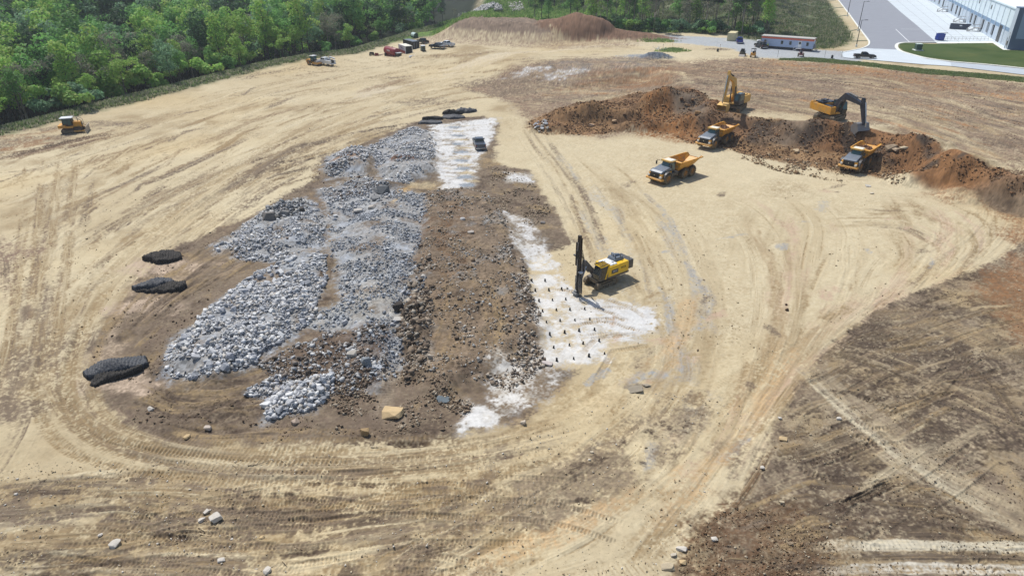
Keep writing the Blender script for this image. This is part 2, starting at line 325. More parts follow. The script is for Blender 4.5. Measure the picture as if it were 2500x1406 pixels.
for i in range(40):
    x0 = random.uniform(1700, 2500); y0 = 165+(x0-1700)*0.10+random.uniform(0, 75)
    l = random.uniform(60, 260); sl_ = random.uniform(0.12, 0.30)
    lane([(x0,y0),(x0+l/2,y0+l*sl_*0.45),(x0+l,y0+l*sl_)], random.uniform(1, 3), random.choice(['tan','tand','brown','brown','orange']), random.uniform(0.2,0.6), 0.5, 2, 0.05, 0.03, 500+i, dark='brown')
flow([(1640,160),(1900,165),(2200,192),(2560,240)], [(1720,230),(2000,262),(2280,330),(2560,450)], 150, (0.5, 3.5), ['tan','brown','mauve','tand','orange','brownd',s2l((128,106,88))/KEXP], (0.2, 0.7), (0.08, 0.35), 7, hgt=0.07, light='tan')
flow([(1180,200),(1300,180),(1500,165),(1700,165)], [(1240,262),(1400,262),(1560,238),(1720,215)], 70, (0.6, 3.0), ['tan','brown','mauve','brownd','tand','red'], (0.2, 0.7), (0.15, 0.5), 8, hgt=0.10, light='tan')
flow([(1160,125),(1300,112),(1500,105),(1640,108)], [(1180,165),(1320,150),(1500,150),(1640,150)], 40, (0.6, 3.0), ['tanl','tan','tand','mauve'], (0.2, 0.6), (0.15, 0.5), 9, hgt=0.05)
# ---- the bank and the heaps along it
BANKPX = [(1285,318),(1300,290),(1400,262),(1560,225),(1650,212),(1720,235),(1740,262),(1830,285),(1960,302),(2080,312),(2200,335),(2290,362),(2345,395),(2430,412),(2560,450),(2560,490),(2380,462),(2250,440),(2160,432),(2050,418),(1930,402),(1830,380),(1760,362),(1680,352),(1640,330),(1560,320),(1450,330),(1340,330)]
region(BANKPX, s2l((150,118,84))/KEXP, 1.2, 1.6, 0.35, 0.95, rough=0.34, seed=11)
region(BANKPX, s2l((112,88,66))/KEXP, 1.2, 1.6, 0.35, 0.7, seed=12, patch=(0.35,-0.1,0.35))
region(BANKPX, 'red', 1.2, 1.6, 0.35, 0.6, seed=13, patch=(0.15,0.0,0.4))
region([(1560,250),(1700,240),(1760,270),(1740,340),(1660,350),(1560,330)], s2l((150,104,62))/KEXP, 2, 2, 0.3, 0.6, seed=14)
region([(2260,430),(2600,440),(2600,560),(2480,600),(2440,520),(2380,470)], 'red', 2, 3, 0.2, 0.75, rough=0.08, seed=15)
blob(1640,262,8,6,None,0,h=2.9,hp=0.9,f=0.3,rough=0.3,amp=0.5,seed=1)
blob(1590,268,7,4,None,0,h=2.4,f=0.3,rough=0.3,seed=2)
blob(1500,290,9,4,None,0,h=2.2,f=0.3,rough=0.3,seed=3)
blob(1400,290,8,4,None,0,h=2.4,f=0.3,rough=0.3,seed=4)
blob(1340,318,5,3,None,0,h=1.6,f=0.4,rough=0.3,seed=5)
blob(1560,315,7,3,None,0,h=1.6,f=0.4,rough=0.3,seed=6)
blob(1440,262,7,3,None,0,h=1.2,f=0.4,rough=0.2,seed=7)
blob(1700,300,6,5,None,0,h=2.4,f=0.4,rough=0.3,seed=8)
blob(1735,262,5,4,s2l((150,104,62))/KEXP,0.7,h=1.2,f=0.4,rough=0.3,seed=9)
blob(1880,350,12,4,None,0,h=1.4,f=0.3,rough=0.3,seed=10)
blob(2000,350,9,4,None,0,h=1.8,f=0.3,rough=0.35,seed=12)
blob(2190,385,10,5,None,0,h=1.8,f=0.3,rough=0.35,seed=13)
blob(2300,415,9,4,None,0,h=1.7,f=0.3,rough=0.35,seed=14)
blob(2430,450,9,4,'red',0.5,h=1.5,f=0.3,rough=0.3,seed=15)
blob(2480,425,4,3,'dark',0.5,h=-1.2,f=0.3,seed=16)
sB = sdpoly(X, Y, BENCH); m = ss(-8.5, -6, sB+1.5*n2)*ss(1.5, -0.5, sB+n2)*ss(178, 168, Y)*ss(26, 34, X)
cc = mix(mix(PAL['brown'][None, None]*0.95, s2l((146,108,74))/KEXP, ss(-0.2, 0.4, n1*2)), PAL['brownd'], ss(0.0, 0.4, n2)); COL = COL*(1-m[..., None])+cc*m[..., None]; ROUGH = np.maximum(ROUGH, 0.3*m)
# stock piles at the back
region([(1095,91),(1200,97),(1345,101),(1335,76),(1250,66),(1150,64),(1112,72)], s2l((142,124,107))/KEXP, 1.0, 1.5, 0.2, 1.0, rough=0.2, seed=17, h=5.2, hw=8.5)
blob(1402,90,13,12,s2l((136,104,84))/KEXP,1.0,h=6.3,f=0.25,amp=0.4,hp=0.72,rough=0.22,seed=19,sharp=0.2,cone=True)
blob(1480,93,24,10,s2l((138,110,90))/KEXP,1.0,h=3.4,f=0.12,amp=0.3,hp=1.0,rough=0.15,seed=20,sharp=0.2,cone=True)
for i in range(15):
    x0 = 1130+i*13; lane([(x0+6,52),(x0,90)], 1.5, 'tan', 0.12, 0.8, 2, 0.1, 0.12, 600+i, dark='brown', light='mauve')
# gravel dump, bare patches, brush
blob(1600,142,5.5,3,'blue',0.95,h=1.5,f=0.3,amp=0.2,rough=0.12,seed=21,sharp=0.2)
blob(1560,138,6,3,s2l((160,166,172))/KEXP,0.7,seed=22)
blob(1640,124,4.5,3,'grass',0.8,h=0.5,rough=0.2,seed=23)
blob(1620,101,4,2,'grassd',0.8,h=0.5,rough=0.2,seed=24)
blob(1750,121,5,2,'brown',0.7,h=0.3,rough=0.1,seed=25)
for p in [(1280,178),(1310,168),(1345,190),(1265,190),(1395,175)]: blob(*p,4,2,'white',0.45,seed=p[0],amp=1.2)
for p in [(1040,250),(1180,205),(1260,195),(1230,225)]: blob(*p,8,4,'brown',0.5,seed=p[0],amp=1.2)
# grass verge, lawn
region([(1900,143),(1985,140),(2100,150),(2250,168),(2600,196),(2600,205),(2250,180),(2100,160),(1985,151),(1900,147)], 'grass', 0.8, 0.9, 0.8, 0.95, rough=0.16, seed=26)
bm_ = ss(-2, 3, sdpoly(X, Y, BANKG)+2*n2)
gb = mix(mix(PAL['grass'][None, None], PAL['grassg'], ss(-0.1, 0.5, fbm(X, Y, 0.25, 4, 70))), PAL['grassd'], ss(0.1, 0.5, fbm(X, Y, 0.3, 4, 71)))
COL = COL*(1-bm_[..., None])+gb*bm_[..., None]; ROUGH = np.maximum(ROUGH, 0.22*bm_)
ROUGH = np.maximum(ROUGH, 0.18*farm); ROUGH = np.maximum(ROUGH, 0.15*ss(-5, -2, dE)*ss(110, 150, Y))
# paved area is flattened under its sheets; lawn stands slightly proud
PAVE = [U(a, b, PZ) for a, b in [(2036,-14),(2046,0),(2069,30),(2096,67),(2118,96),(2121,104),(2119,112),(2104,119),(2054,129),(2056,142),(2130,148),(2200,154),(2323,163),(2510,185),(2800,220),(3400,250)]]+[(900, 260), (900, 900), (230, 900)]
pv = sdpoly(X, Y, PAVE)
LAWN = [U(a, b, PZ) for a, b in [(2193,108),(2205,106),(2288,107),(2424,105.5),(2452,122.5),(2470,123),(2700,135),(2700,189),(2510,168),(2404,157),(2320,150.5),(2262,142),(2226,133),(2202,125),(2191,117)]]
lw = sdpoly(X, Y, LAWN)
LAWNCOL = mix(mix(PAL['lawn'][None, None], s2l((104,112,60))/KEXP, ss(0, 0.6, fbm(X, Y, 0.1, 4, 75))), s2l((64,86,36))/KEXP, ss(0.1, 0.6, fbm(X, Y, 0.08, 3, 76)))
# ------------------------------------------------------------------ blast area
ISLE = [(205,850),(285,740),(360,650),(440,598),(620,520),(760,440),(785,385),(850,362),(920,336),(1010,300),(1180,284),(1218,300),(1205,395),(1290,420),(1345,500),(1400,590),(1290,640),(1290,700),(1330,800),(1345,890),(1400,905),(1350,970),(1290,1025),(1200,1050),(1110,1075),(950,1082),(780,1082),(560,1088),(400,1078),(300,1035),(230,965)]
region(ISLE, s2l((124,108,92))/KEXP, 0.7, 1.2, 0.5, 0.94, rough=0.07, seed=30)
region(ISLE, 'brownd', 0.7, 1.2, 0.5, 0.6, seed=31, patch=(0.35,0.0,0.45))
region(ISLE, 'tand', 0.7, 1.2, 0.5, 0.6, seed=32, patch=(0.3,0.1,0.5))
# bare tan ground where the mats lie
region([(330,625),(450,640),(400,760),(250,900),(200,930),(300,760)], s2l((190,170,145))/KEXP, 0.8, 1.5, 0.5, 0.6, seed=33, patch=(0.4,-0.5,0.2))
for a in [(395,655,5,2),(360,745,5,2),(290,935,4,2)]: blob(a[0],a[1],a[2],a[3],s2l((206,184,160))/KEXP,0.75,seed=a[0],amp=0.9)
lane([(340,1060),(470,1010),(620,930),(760,850),(900,790)], 5, 'brown', 0.7, 0.9, 1.8, 0.04, 0.10, 40, dark='brownd', light='tand', treads=0.03)
lane([(420,1075),(600,990),(720,900)], 3, 'brownd', 0.3, 0.8, 1.8, 0.04, 0.08, 41, dark='brownd', light='tand', treads=0.03)
lane([(300,1010),(470,940),(560,900)], 3, 'brown', 0.5, 0.8, 1.8, 0.04, 0.08, 42, dark='brownd', light='tand', treads=0.03)
lane([(280,830),(420,740),(560,680),(700,640)], 6, 'brown', 0.5, 0.9, 1.5, 0.04, 0.12, 43, dark='brownd', light='tand')
lane([(430,700),(540,620),(680,580)], 6, 'brown', 0.5, 0.8, 1.5, 0.04, 0.12, 44, dark='brownd', light='tand')
lane([(560,400),(700,350),(880,330)], 5, 'tand', 0.4, 0.8, 1.5, 0.04, 0.1, 45, dark='brown', light='tan')
flow([(230,960),(330,1050),(560,1080),(800,1075)], [(420,900),(560,900),(700,850),(860,790)], 60, (0.3, 1.4), ['brown','brownd','tand','brownd',s2l((160,140,118))/KEXP], (0.3, 0.8), (0.15, 0.5), 10, hgt=0.10, light='tand', dark='brownd')
flow([(230,840),(340,720),(480,610),(640,520)], [(330,860),(460,740),(600,660),(760,560)], 60, (0.3, 1.6), ['brown','brownd','tand',s2l((164,144,120))/KEXP], (0.3, 0.8), (0.15, 0.5), 11, hgt=0.12, light='tand', dark='brownd')
flow([(600,400),(800,340),(1000,300)], [(640,470),(800,420),(960,330)], 30, (0.5, 2), ['brown','brownd','tand'], (0.3, 0.8), (0.2, 0.6), 12, hgt=0.1, light='tand', dark='brownd')
# grey fines
GREY = [
 [(395,905),(420,850),(500,780),(590,700),(700,640),(800,610),(790,700),(760,790),(700,830),(620,890),(520,935),(430,930)],
 [(515,610),(560,575),(640,520),(740,485),(800,520),(790,600),(700,640),(600,640)],
 [(790,385),(860,365),(910,385),(890,430),(800,440)],
 [(900,360),(1010,310),(1060,330),(1062,420),(1000,450),(930,440)],
 [(800,500),(860,460),(940,450),(1040,480),(1040,560),(1010,640),(1040,700),(1000,760),(990,880),(930,960),(880,900),(860,820),(740,800),(700,830),(760,780),(830,740),(810,640)],
 [(640,1000),(700,940),(810,930),(820,960),(740,1010),(660,1025)],
 [(600,960),(680,920),(740,930),(680,975)],
 [(780,460),(900,430),(960,470),(900,520),(800,510)]]
for i, g in enumerate(GREY):
    region(g, 'fines', 1.0, 1.6, 0.5, 0.85, rough=0.16, seed=50+i)
    region(g, 'finesb', 1.0, 1.6, 0.5, 0.8, seed=60+i, patch=(0.4,0.0,0.4))
    region(g, 'brown', 1.0, 1.6, 0.5, 0.6, seed=70+i, patch=(0.35,0.15,0.45))
lane([(800,600),(800,680),(780,750),(700,820)], 2.6, 'brown', 0.9, 0.7, 1.6, 0.05, 0.1, 46, dark='brownd', light='tand', treads=0.03)
lane([(1040,440),(980,470),(930,540),(915,600)], 2.4, 'ochre', 0.75, 0.5, 1.6, 0.05, 0.05, 47, dark='brown')
lane([(975,450),(1040,455),(1060,440)], 3, 'tan', 0.8, 0.5, 1.6, 0.05, 0.05, 48)
# piles
region([(395,905),(500,780),(620,680),(740,620),(800,640),(760,760),(640,860),(520,930)], None, 1.4, 1.0, 0.5, rough=0.2, seed=34, h=1.0, hw=2.2)
region([(560,610),(650,520),(750,495),(790,570),(700,620)], None, 1.2, 1.0, 0.5, rough=0.2, seed=35, h=0.9, hw=2.0)
region([(800,420),(850,370),(920,378),(900,420)], None, 1.2, 1.0, 0.5, rough=0.2, seed=36, h=1.5, hw=2.2)
region([(930,420),(1000,325),(1050,330),(1060,420),(1000,440)], None, 1.2, 1.0, 0.5, rough=0.2, seed=37, h=1.2, hw=2.0)
region([(850,560),(940,500),(1010,560),(1000,700),(960,860),(900,880),(850,760)], None, 1.5, 1.5, 0.4, rough=0.18, seed=38, h=0.9, hw=2.5)
region([(650,1005),(720,945),(810,935),(790,975),(700,1020)], None, 0.8, 0.6, 0.6, rough=0.16, seed=39, h=0.5, hw=1.2)
MUCK = [(1040,478),(1110,468),(1180,472),(1215,500),(1240,560),(1270,640),(1280,720),(1320,820),(1250,870),(1180,930),(1080,960),(1010,920),(990,840),(1030,740),(1020,640),(1040,560)]
region(MUCK, s2l((138,121,102))/KEXP, 0.8, 1.2, 0.5, 0.9, rough=0.17, seed=40, h=0.9, hw=1.6)
region(MUCK, 'brownd', 0.8, 1.2, 0.5, 0.55, seed=41, patch=(0.5,0.05,0.4))
region(MUCK, s2l((160,140,112))/KEXP, 0.8, 1.2, 0.5, 0.5, seed=42, patch=(0.45,0.05,0.5))
region([(1040,478),(1110,468),(1160,560),(1120,700),(1050,700),(1020,640)], s2l((118,92,68))/KEXP, 1, 1.5, 0.4, 0.45, seed=43, patch=(0.5,-0.3,0.2)); region(MUCK, s2l((150,148,144))/KEXP, 0.8, 1.2, 0.5, 0.5, seed=143, patch=(0.35,0.15,0.45))
lane([(1110,640),(1130,760),(1100,860),(1060,950)], 5, s2l((140,120,94))/KEXP, 0.7, 0.8, 1.8, 0.05, 0.08, 49, dark='brown', light='tand', treads=0.04)
lane([(1180,690),(1210,800),(1190,900)], 3, s2l((140,120,94))/KEXP, 0.6, 0.8, 1.8, 0.05, 0.08, 50, dark='brown', light='tand', treads=0.04)
lane([(950,1060),(960,960),(965,880)], 3.2, s2l((170,155,135))/KEXP, 0.75, 0.6, 1.8, 0.05, 0.05, 51, dark='brown', light='tanl', treads=0.03)
region([(640,890),(720,850),(820,820),(930,810),(960,850),(920,950),(850,960),(760,930),(700,935)], s2l((112,96,82))/KEXP, 1, 1.2, 0.5, 0.8, rough=0.14, seed=44, h=0.6, hw=1.5)
region([(850,960),(1000,930),(1100,1000),(1080,1060),(900,1050),(780,1060),(650,1050),(760,1000)], s2l((126,110,94))/KEXP, 1, 1.2, 0.5, 0.6, seed=45, patch=(0.3,-0.4,0.3))
blob(930,455,3.5,2.6,'brownd',0.7,h=0.6,rough=0.3,seed=40); blob(985,402,2.6,1.5,s2l((120,84,62))/KEXP,0.95,h=0.7,rough=0.12,seed=41)
blob(700,520,3,1.6,'brownd',0.6,h=0.5,rough=0.3,seed=42); blob(850,395,4,1.6,'red',0.8,seed=43); blob(840,470,4,2,'brownd',0.5,seed=44)
blob(640,700,5,2.5,'brown',0.6,seed=45); blob(1005,770,1.6,2.4,'brownd',0.7,h=1.0,rough=0.35,seed=46); blob(1010,835,1.8,2.6,'brownd',0.6,h=0.9,rough=0.35,seed=47)
blob(560,1000,4,1.8,'brownd',0.6,h=0.2,rough=0.1,seed=48); blob(870,930,2.5,1.5,'dark',0.5,seed=49); blob(1000,1085,1.7,0.5,'dark',0.8,h=-0.25,seed=50)
# white drill dust
DUST = [([(1048,308),(1200,290),(1205,330),(1160,400),(1150,455),(1085,462),(1060,400)],0.95,-0.5,0.05),
 ([(1140,300),(1215,288),(1190,345),(1150,345)],0.9,-0.6,-0.1),
 ([(1235,520),(1300,540),(1350,650),(1300,650),(1250,590)],0.7,-0.2,0.3),
 ([(1285,680),(1370,668),(1400,720),(1500,740),(1590,760),(1600,795),(1540,830),(1470,850),(1480,880),(1400,890),(1345,880),(1310,780)],0.92,-0.55,0.1),
 ([(1500,745),(1590,755),(1603,790),(1560,825),(1480,810),(1450,760)],0.92,-0.8,-0.1),
 ([(1210,880),(1270,890),(1280,960),(1210,1000),(1190,940)],0.8,-0.5,0.1),
 ([(1150,990),(1185,990),(1205,1045),(1130,1055)],1.0,-1.3,-0.6),
 ([(1230,420),(1290,425),(1300,445),(1250,445)],0.9,-0.6,0.1),
 ([(1260,600),(1330,600),(1360,660),(1300,660)],0.8,-0.5,0.1),
 ([(1190,900),(1330,860),(1400,880),(1330,980),(1200,1030)],0.45,-0.3,0.4)]
for i, (g, s_, lo, hi) in enumerate(DUST): (region(g, s2l((206,200,188))/KEXP, 0.9, 1.8, 0.5, 0.6*s_, seed=180+i), region(g, 'white', 0.45, 1.3, 0.7, s_, seed=80+i, patch=(0.8,lo,hi), rough=0.05))
for i in range(20):      # rippled scrape lines across the dusted strip
    y0 = 305+i*7.6+random.uniform(-4,4); lane([(1055+i*1.0,y0),(1110,y0+2),(1190-i*1.2,y0-1)], random.uniform(0.5,1.5), random.choice(['tan','tand','tand',s2l((170,160,150))/KEXP]), random.uniform(0.2,0.7), 0.5, 2, 0.2, 0.02, 700+i, brk=0.2)
for i in range(8): blob(1110+i*4+(i%2)*3, 312+i*20, 1.5, 1.0, s2l((150,158,165))/KEXP, 0.9, seed=200+i, f=1.2, amp=0.5)
for i in range(7): blob(1122+i*4, 322+i*20, 1.6, 0.7, 'tan', 0.8, seed=220+i, f=1.2, amp=0.6)
for i, p in enumerate([[(1330,705),(1400,712),(1450,722)],[(1400,768),(1500,765),(1560,772)],[(1380,800),(1470,786),(1530,800),(1590,815)],[(1440,735),(1520,760),(1560,790)],[(1420,820),(1500,815),(1580,820)],
     [(1420,930),(1450,880),(1480,840),(1560,830)],[(1500,752),(1540,770)],[(1460,845),(1540,835),(1590,825)],[(1330,728),(1420,722)]]):
    track(p, 2.5, 0.6, 0.27, 0.07, 'tand', 0.7, seed=40+i, single=(i % 2 == 0))
# ------------------------------------------------------------------ foreground soils
RB = [(2600,560),(2500,590),(2430,640),(2300,690),(2150,750),(2060,820),(1985,890),(1930,980),(1885,1060),(1850,1130),(1820,1190),(1760,1250),(1700,1300),(1650,1390),(1600,1600),(3200,1600),(3200,560)]
region(RB, 'brown', 0.4, 0.7, 0.7, 0.85, rough=0.06, seed=90)
region(RB, s2l((176,156,122))/KEXP, 0.4, 0.7, 0.7, 0.85, seed=91, patch=(0.22,-0.15,0.35))
region(RB, 'brownd', 0.4, 0.7, 0.7, 0.75, seed=92, patch=(0.3,0.0,0.3)); region(RB, 'brownd', 0.4, 0.7, 0.7, 0.55, seed=192, patch=(1.2,0.05,0.35))
region([(2420,650),(2600,600),(2600,900),(2500,850),(2400,740)], 'red', 1.5, 2, 0.3, 0.7, rough=0.1, seed=93)
region([(2080,830),(2300,800),(2480,900),(2500,1100),(2300,1120),(2150,1000),(2040,900)], 'brownd', 0.8, 1, 0.6, 0.4, rough=0.10, seed=94)
region([(1700,1290),(1780,1240),(1900,1200),(2040,1260),(2030,1500),(1640,1500)], s2l((116,92,70))/KEXP, 1.5, 2.2, 0.6, 0.75, rough=0.15, seed=95)
region([(1960,1240),(2180,1170),(2420,1290),(2300,1310),(2050,1310)], 'brownd', 0.5, 0.8, 0.8, 0.55, rough=0.08, seed=96)
lane([(1920,860),(2060,970),(2180,1080),(2320,1170),(2560,1290)], 3.0, s2l((205,190,160))/KEXP, 0.65, 0.8, 2.4, 0.05, 0.07, 52, dark='brown', light='tanl', treads=0.012, brk=0.9)
lane([(1980,960),(2100,1060),(2250,1170),(2400,1250),(2600,1340)], 2.0, s2l((205,190,160))/KEXP, 0.6, 0.8, 2.4, 0.05, 0.07, 53, dark='brown', light='tanl', treads=0.012, brk=0.9)
lane([(1960,1338),(2200,1332),(2640,1340)], 1.0, s2l((206,196,172))/KEXP, 0.9, 0.5, 3, 0.05, 0.04, 54, treads=0.02, brk=None)
lane([(1970,1392),(2250,1385),(2640,1392)], 0.9, s2l((212,204,186))/KEXP, 0.9, 0.5, 3, 0.05, 0.04, 55, treads=0.02, brk=None)
lane([(2030,1362),(2250,1358),(2600,1365)], 0.7, 'brownd', 0.7, 0.5, 3, 0.05, -0.08, 56, brk=None)
lane([(2060,1140),(2130,1090),(2230,1020),(2360,960)], 2.2, 'tand', 0.5, 0.8, 2, 0.06, 0.05, 57, dark='brown', treads=0.04)
lane([(2090,770),(2250,770),(2420,850),(2560,900)], 4, 'tand', 0.5, 0.8, 2, 0.05, 0.06, 58, dark='brown', treads=0.03)
lane([(2030,850),(2200,900),(2400,1000),(2560,1060)], 4, 'brown', 0.3, 1.0, 2, 0.05, 0.08, 59, dark='brownd', light='tan', treads=0.03)
for i in range(46):
    x0 = random.uniform(1900, 2450); y0 = random.uniform(760, 1380)
    if x0 < 1985-(y0-890)*0.55: continue
    l = random.uniform(80, 330); a = R(random.choice([random.uniform(-50, 10), random.uniform(10, 45)])); bnd = random.uniform(-40, 40)
    track([(x0,y0),(x0+l*0.5*math.cos(a),y0+l*0.5*math.sin(a)*0.8+bnd*0.5),(x0+l*math.cos(a),y0+l*math.sin(a)*0.8)], random.choice([1.9, 2.4]), random.uniform(0.45, 0.65), 0.3, 0.06, random.choice(['brownd','brown','tand','brownd']), random.uniform(0.3, 0.6), seed=60+i, single=random.random() < 0.4)
BL = [(-300,1190),(60,1165),(250,1140),(420,1160),(640,1195),(900,1205),(1150,1160),(1330,1130),(1420,1180),(1250,1290),(1080,1380),(1000,1600),(-500,1600)]
region(BL, 'tand', 0.6, 1.2, 0.5, 0.75, rough=0.05, seed=97, patch=(0.25,-0.8,0.1))
region(BL, 'brown', 0.6, 1.2, 0.5, 0.85, seed=98, patch=(0.5,-0.08,0.28)); region(BL, s2l((122,106,86))/KEXP, 0.6, 1.2, 0.5, 0.7, seed=197, patch=(0.9,0.1,0.4))
region([(20,1330),(110,1290),(200,1290),(250,1360),(200,1500),(-100,1500)], 'brownd', 0.5, 0.8, 0.7, 0.6, rough=0.07, seed=99)
lane([(-100,1270),(150,1180),(300,1160),(420,1180)], 2.5, 'brown', 0.4, 1.0, 2, 0.06, 0.05, 61, dark='brownd', treads=0.05)
lane([(760,1406),(960,1330),(1120,1240),(1260,1170)], 3.2, 'brown', 0.3, 0.9, 2, 0.05, 0.05, 62, dark='brownd', treads=0.04)
lane([(900,1500),(1150,1370),(1400,1250),(1560,1100)], 4.5, 'tan', 0.3, 0.9, 1.6, 0.04, 0.05, 63, dark='tand', treads=0.02)
lane([(-200,960),(100,960),(40,1150),(-100,1250)], 5, 'tan', 0.3, 0.9, 1.6, 0.05, 0.05, 64, dark='brown')
for i in range(95):
    x0 = random.uniform(-80, 1180); y0 = random.uniform(1165, 1430); l = random.uniform(90, 420); a = random.uniform(-0.30, 0.22); bnd = random.uniform(-28, 28)
    track([(x0,y0),(x0+l*0.5,y0+l*0.5*a+bnd),(x0+l,y0+l*a)], random.choice([1.8, 2.3]), random.uniform(0.4, 0.6), random.choice([0.26, 0.32]), 0.045, random.choice(['brown','brownd','tand','brown']), random.uniform(0.3, 0.6), seed=120+i, single=random.random() < 0.5)
for i in range(40):     # tyre passes along the near haul road
    off = random.uniform(-55, 75); a = random.uniform(150, 1500); l = random.uniform(200, 500)
    f = lambda xx: 1112+22*math.sin((xx-300)/1100*3.14)-max(0, xx-1100)**2*0.0004
    track([(a+l*k/3, f(a+l*k/3)+off) for k in range(4)], 2.6, 0.7, 0.36, 0.02, 'tand', random.uniform(0.15, 0.4), seed=230+i, edge=False)
flow([(100,640),(70,880),(130,1070),(420,1160),(800,1180),(1150,1150),(1420,1090)], [(300,700),(200,900),(260,1040),(520,1105),(850,1115),(1150,1085),(1420,1010)], 90, (0.4, 2.0), ['tand','brown','tand','tanl',s2l((150,128,98))/KEXP], (0.2, 0.6), (0.12, 0.45), 17, hgt=0.06, light='tanl')
flow([(1300,300),(1420,440),(1500,600),(1520,640)], [(1230,280),(1330,440),(1400,600),(1430,700)], 30, (0.4, 1.6), ['tand','brown','tanl'], (0.3, 0.7), (0.2, 0.6), 18, hgt=0.04)
for i in range(8):
    o_ = random.uniform(0, 1); track([(300-90*o_,700-20*o_),(205-100*o_,900),(270-110*o_,1050+30*o_),(540-60*o_,1108+50*o_),(860,1118+55*o_)], 2.5, 0.6, 0.36, 0.04, 'tand', random.uniform(0.3, 0.55), seed=500+i, edge=False)
# left vertical ruts
for k, xo in enumerate([0, 38, 75, 115]):
    lane([(70+xo,380),(58+xo,500),(48+xo,640),(30+xo,780),(5+xo,920),(-60+xo,1060)], 1.4, 'tand', 0.7, 0.7, 3, 0.08, 0.08, 65+k, dark='brown')
lane([(-60,520),(-10,640),(-20,800)], 6, 'mauve', 0.4, 0.8, 1.5, 0.06, 0.05, 70, dark='brown')
blob(60,900,3,6,'brown',0.4,seed=300,amp=1.2); blob(30,620,3,3,'mauve',0.5,seed=301,amp=1.2); blob(40,1000,3,2,'brown',0.6,seed=302,amp=1)
for i in range(60):    # loose darker stains on the apron
    x0, y0 = random.uniform(1400, 2300), random.uniform(440, 1150)
    if sdpoly(np.array([x0]), np.array([y0]), RB)[0] > -20: continue
    blob(x0, y0, random.uniform(0.6, 2.6), random.uniform(0.3, 0.9), random.choice(['tand','brown','pink','fines']), random.uniform(0.3, 0.65), seed=310+i, amp=1.3, f=0.9, rot=random.uniform(20, 80))
blob(2280,765,4,2.0,'brownd',0.4,seed=380); blob(1560,945,1.3,0.5,s2l((150,140,125))/KEXP,0.8,seed=381)
blob(1790,1105,3.2,1.2,'brown',0.5,seed=382,amp=1); blob(1290,1240,2.5,1.0,'brown',0.6,seed=383,amp=1); blob(1460,1190,5,1.8,'tand',0.6,seed=384,amp=1)
flow([(1960,900),(2120,800),(2400,740),(2560,720)], [(1850,1180),(2060,1120),(2300,1010),(2560,960)], 110, (0.25, 1.6), ['brown','brownd','tand','brownd',s2l((186,168,136))/KEXP], (0.25, 0.75), (0.1, 0.4), 13, hgt=0.07, light='tand', dark='brownd')
flow([(1800,1230),(2000,1130),(2300,1180),(2560,1300)], [(1700,1400),(1960,1390),(2300,1380),(2560,1400)], 70, (0.2, 1.2), ['brown','brownd','tand'], (0.25, 0.7), (0.1, 0.4), 14, hgt=0.06, light='tand', dark='brownd')
flow([(-80,1180),(300,1150),(700,1190),(1150,1170)], [(-80,1420),(300,1400),(700,1410),(1200,1300)], 110, (0.25, 1.6), ['brown','tand','brownd','brown','tanl','tand'], (0.35, 0.9), (0.1, 0.45), 15, hgt=0.05, light='tanl', dark='brown')
flow([(800,1406),(1100,1240),(1350,1130),(1560,950)], [(1250,1420),(1500,1280),(1660,1130),(1760,950)], 80, (0.3, 2.0), ['tand','tan','tanl','brown'], (0.2, 0.55), (0.1, 0.45), 16, hgt=0.04, light='tanl', dark='tand')
region([(1250,1235),(1327,1132),(1450,1075),(1576,1029),(1731,969),(1720,1030),(1650,1110),(1576,1184),(1422,1287),(1302,1312)], s2l((150,134,112))/KEXP, 1.2, 2.0, 0.4, 0.8, rough=0.07, seed=210, patch=(0.35,-0.4,0.3))
region([(1250,1235),(1327,1132),(1450,1075),(1576,1029),(1731,969),(1720,1030),(1650,1110),(1576,1184),(1422,1287),(1302,1312)], 'brownd', 1.2, 2.0, 0.4, 0.45, seed=211, patch=(0.8,0.1,0.4))
for i, (g, wd) in enumerate([([(1480,1330),(1700,1160),(1830,980),(1900,830)], 3), ([(1600,1300),(1780,1120),(1900,950),(2000,800)], 2.5), ([(1400,1020),(1560,940),(1660,820),(1690,650)], 3), ([(1100,1390),(1400,1290),(1600,1180)], 2)]):
    lane(g, wd, s2l((214,182,138))/KEXP, 0.45, 0.3, 1.5, 0.03, 0.02, 800+i, brk=0.5)
for i, (g, wd, cl, bs) in enumerate([([(1930,880),(2005,952),(2134,1063),(2237,1141),(2366,1218),(2560,1340)], 1.3, (206,194,166), 0.95), ([(2100,1010),(2237,1112),(2366,1184),(2560,1285)], 1.0, (204,188,156), 0.9), ([(1990,905),(2120,1000),(2240,1080)], 1.6, (172,156,130), 0.7),
     ([(2060,1250),(2130,1185),(2220,1120),(2320,1060)], 1.2, (186,172,144), 0.8), ([(2250,1130),(2330,1085),(2420,1030)], 0.8, (176,160,132), 0.6), ([(2120,905),(2250,925),(2380,960),(2560,985)], 1.0, (170,152,124), 0.6), ([(2160,960),(2300,985),(2480,1050)], 0.8, (80,70,62), 0.6),
     ([(1990,960),(2080,960),(2200,1010)], 0.8, (78,68,58), 0.7), ([(2030,860),(2160,905),(2300,960)], 1.2, (84,72,60), 0.7), ([(2330,880),(2420,940),(2500,1060)], 1.2, (90,76,62), 0.6)]):
    lane(g, wd, s2l(cl)/KEXP, bs, 0.5, 3, 0.06, 0.06, 820+i, dark='brown', light='tanl' if cl[0] > 120 else 'tand', treads=0.015, brk=1.2)
lane([(2020,1250),(2100,1215),(2177,1180),(2215,1176)], 1.1, 'dark', 0.8, 0.6, 3, 0.1, -0.25, 840, dark='dark', brk=1.2)
lane([(1940,1334),(2200,1331),(2700,1342)], 1.1, s2l((208,199,176))/KEXP, 1.0, 0.5, 3, 0.05, 0.04, 841, dark='tand', treads=0.015, brk=None)
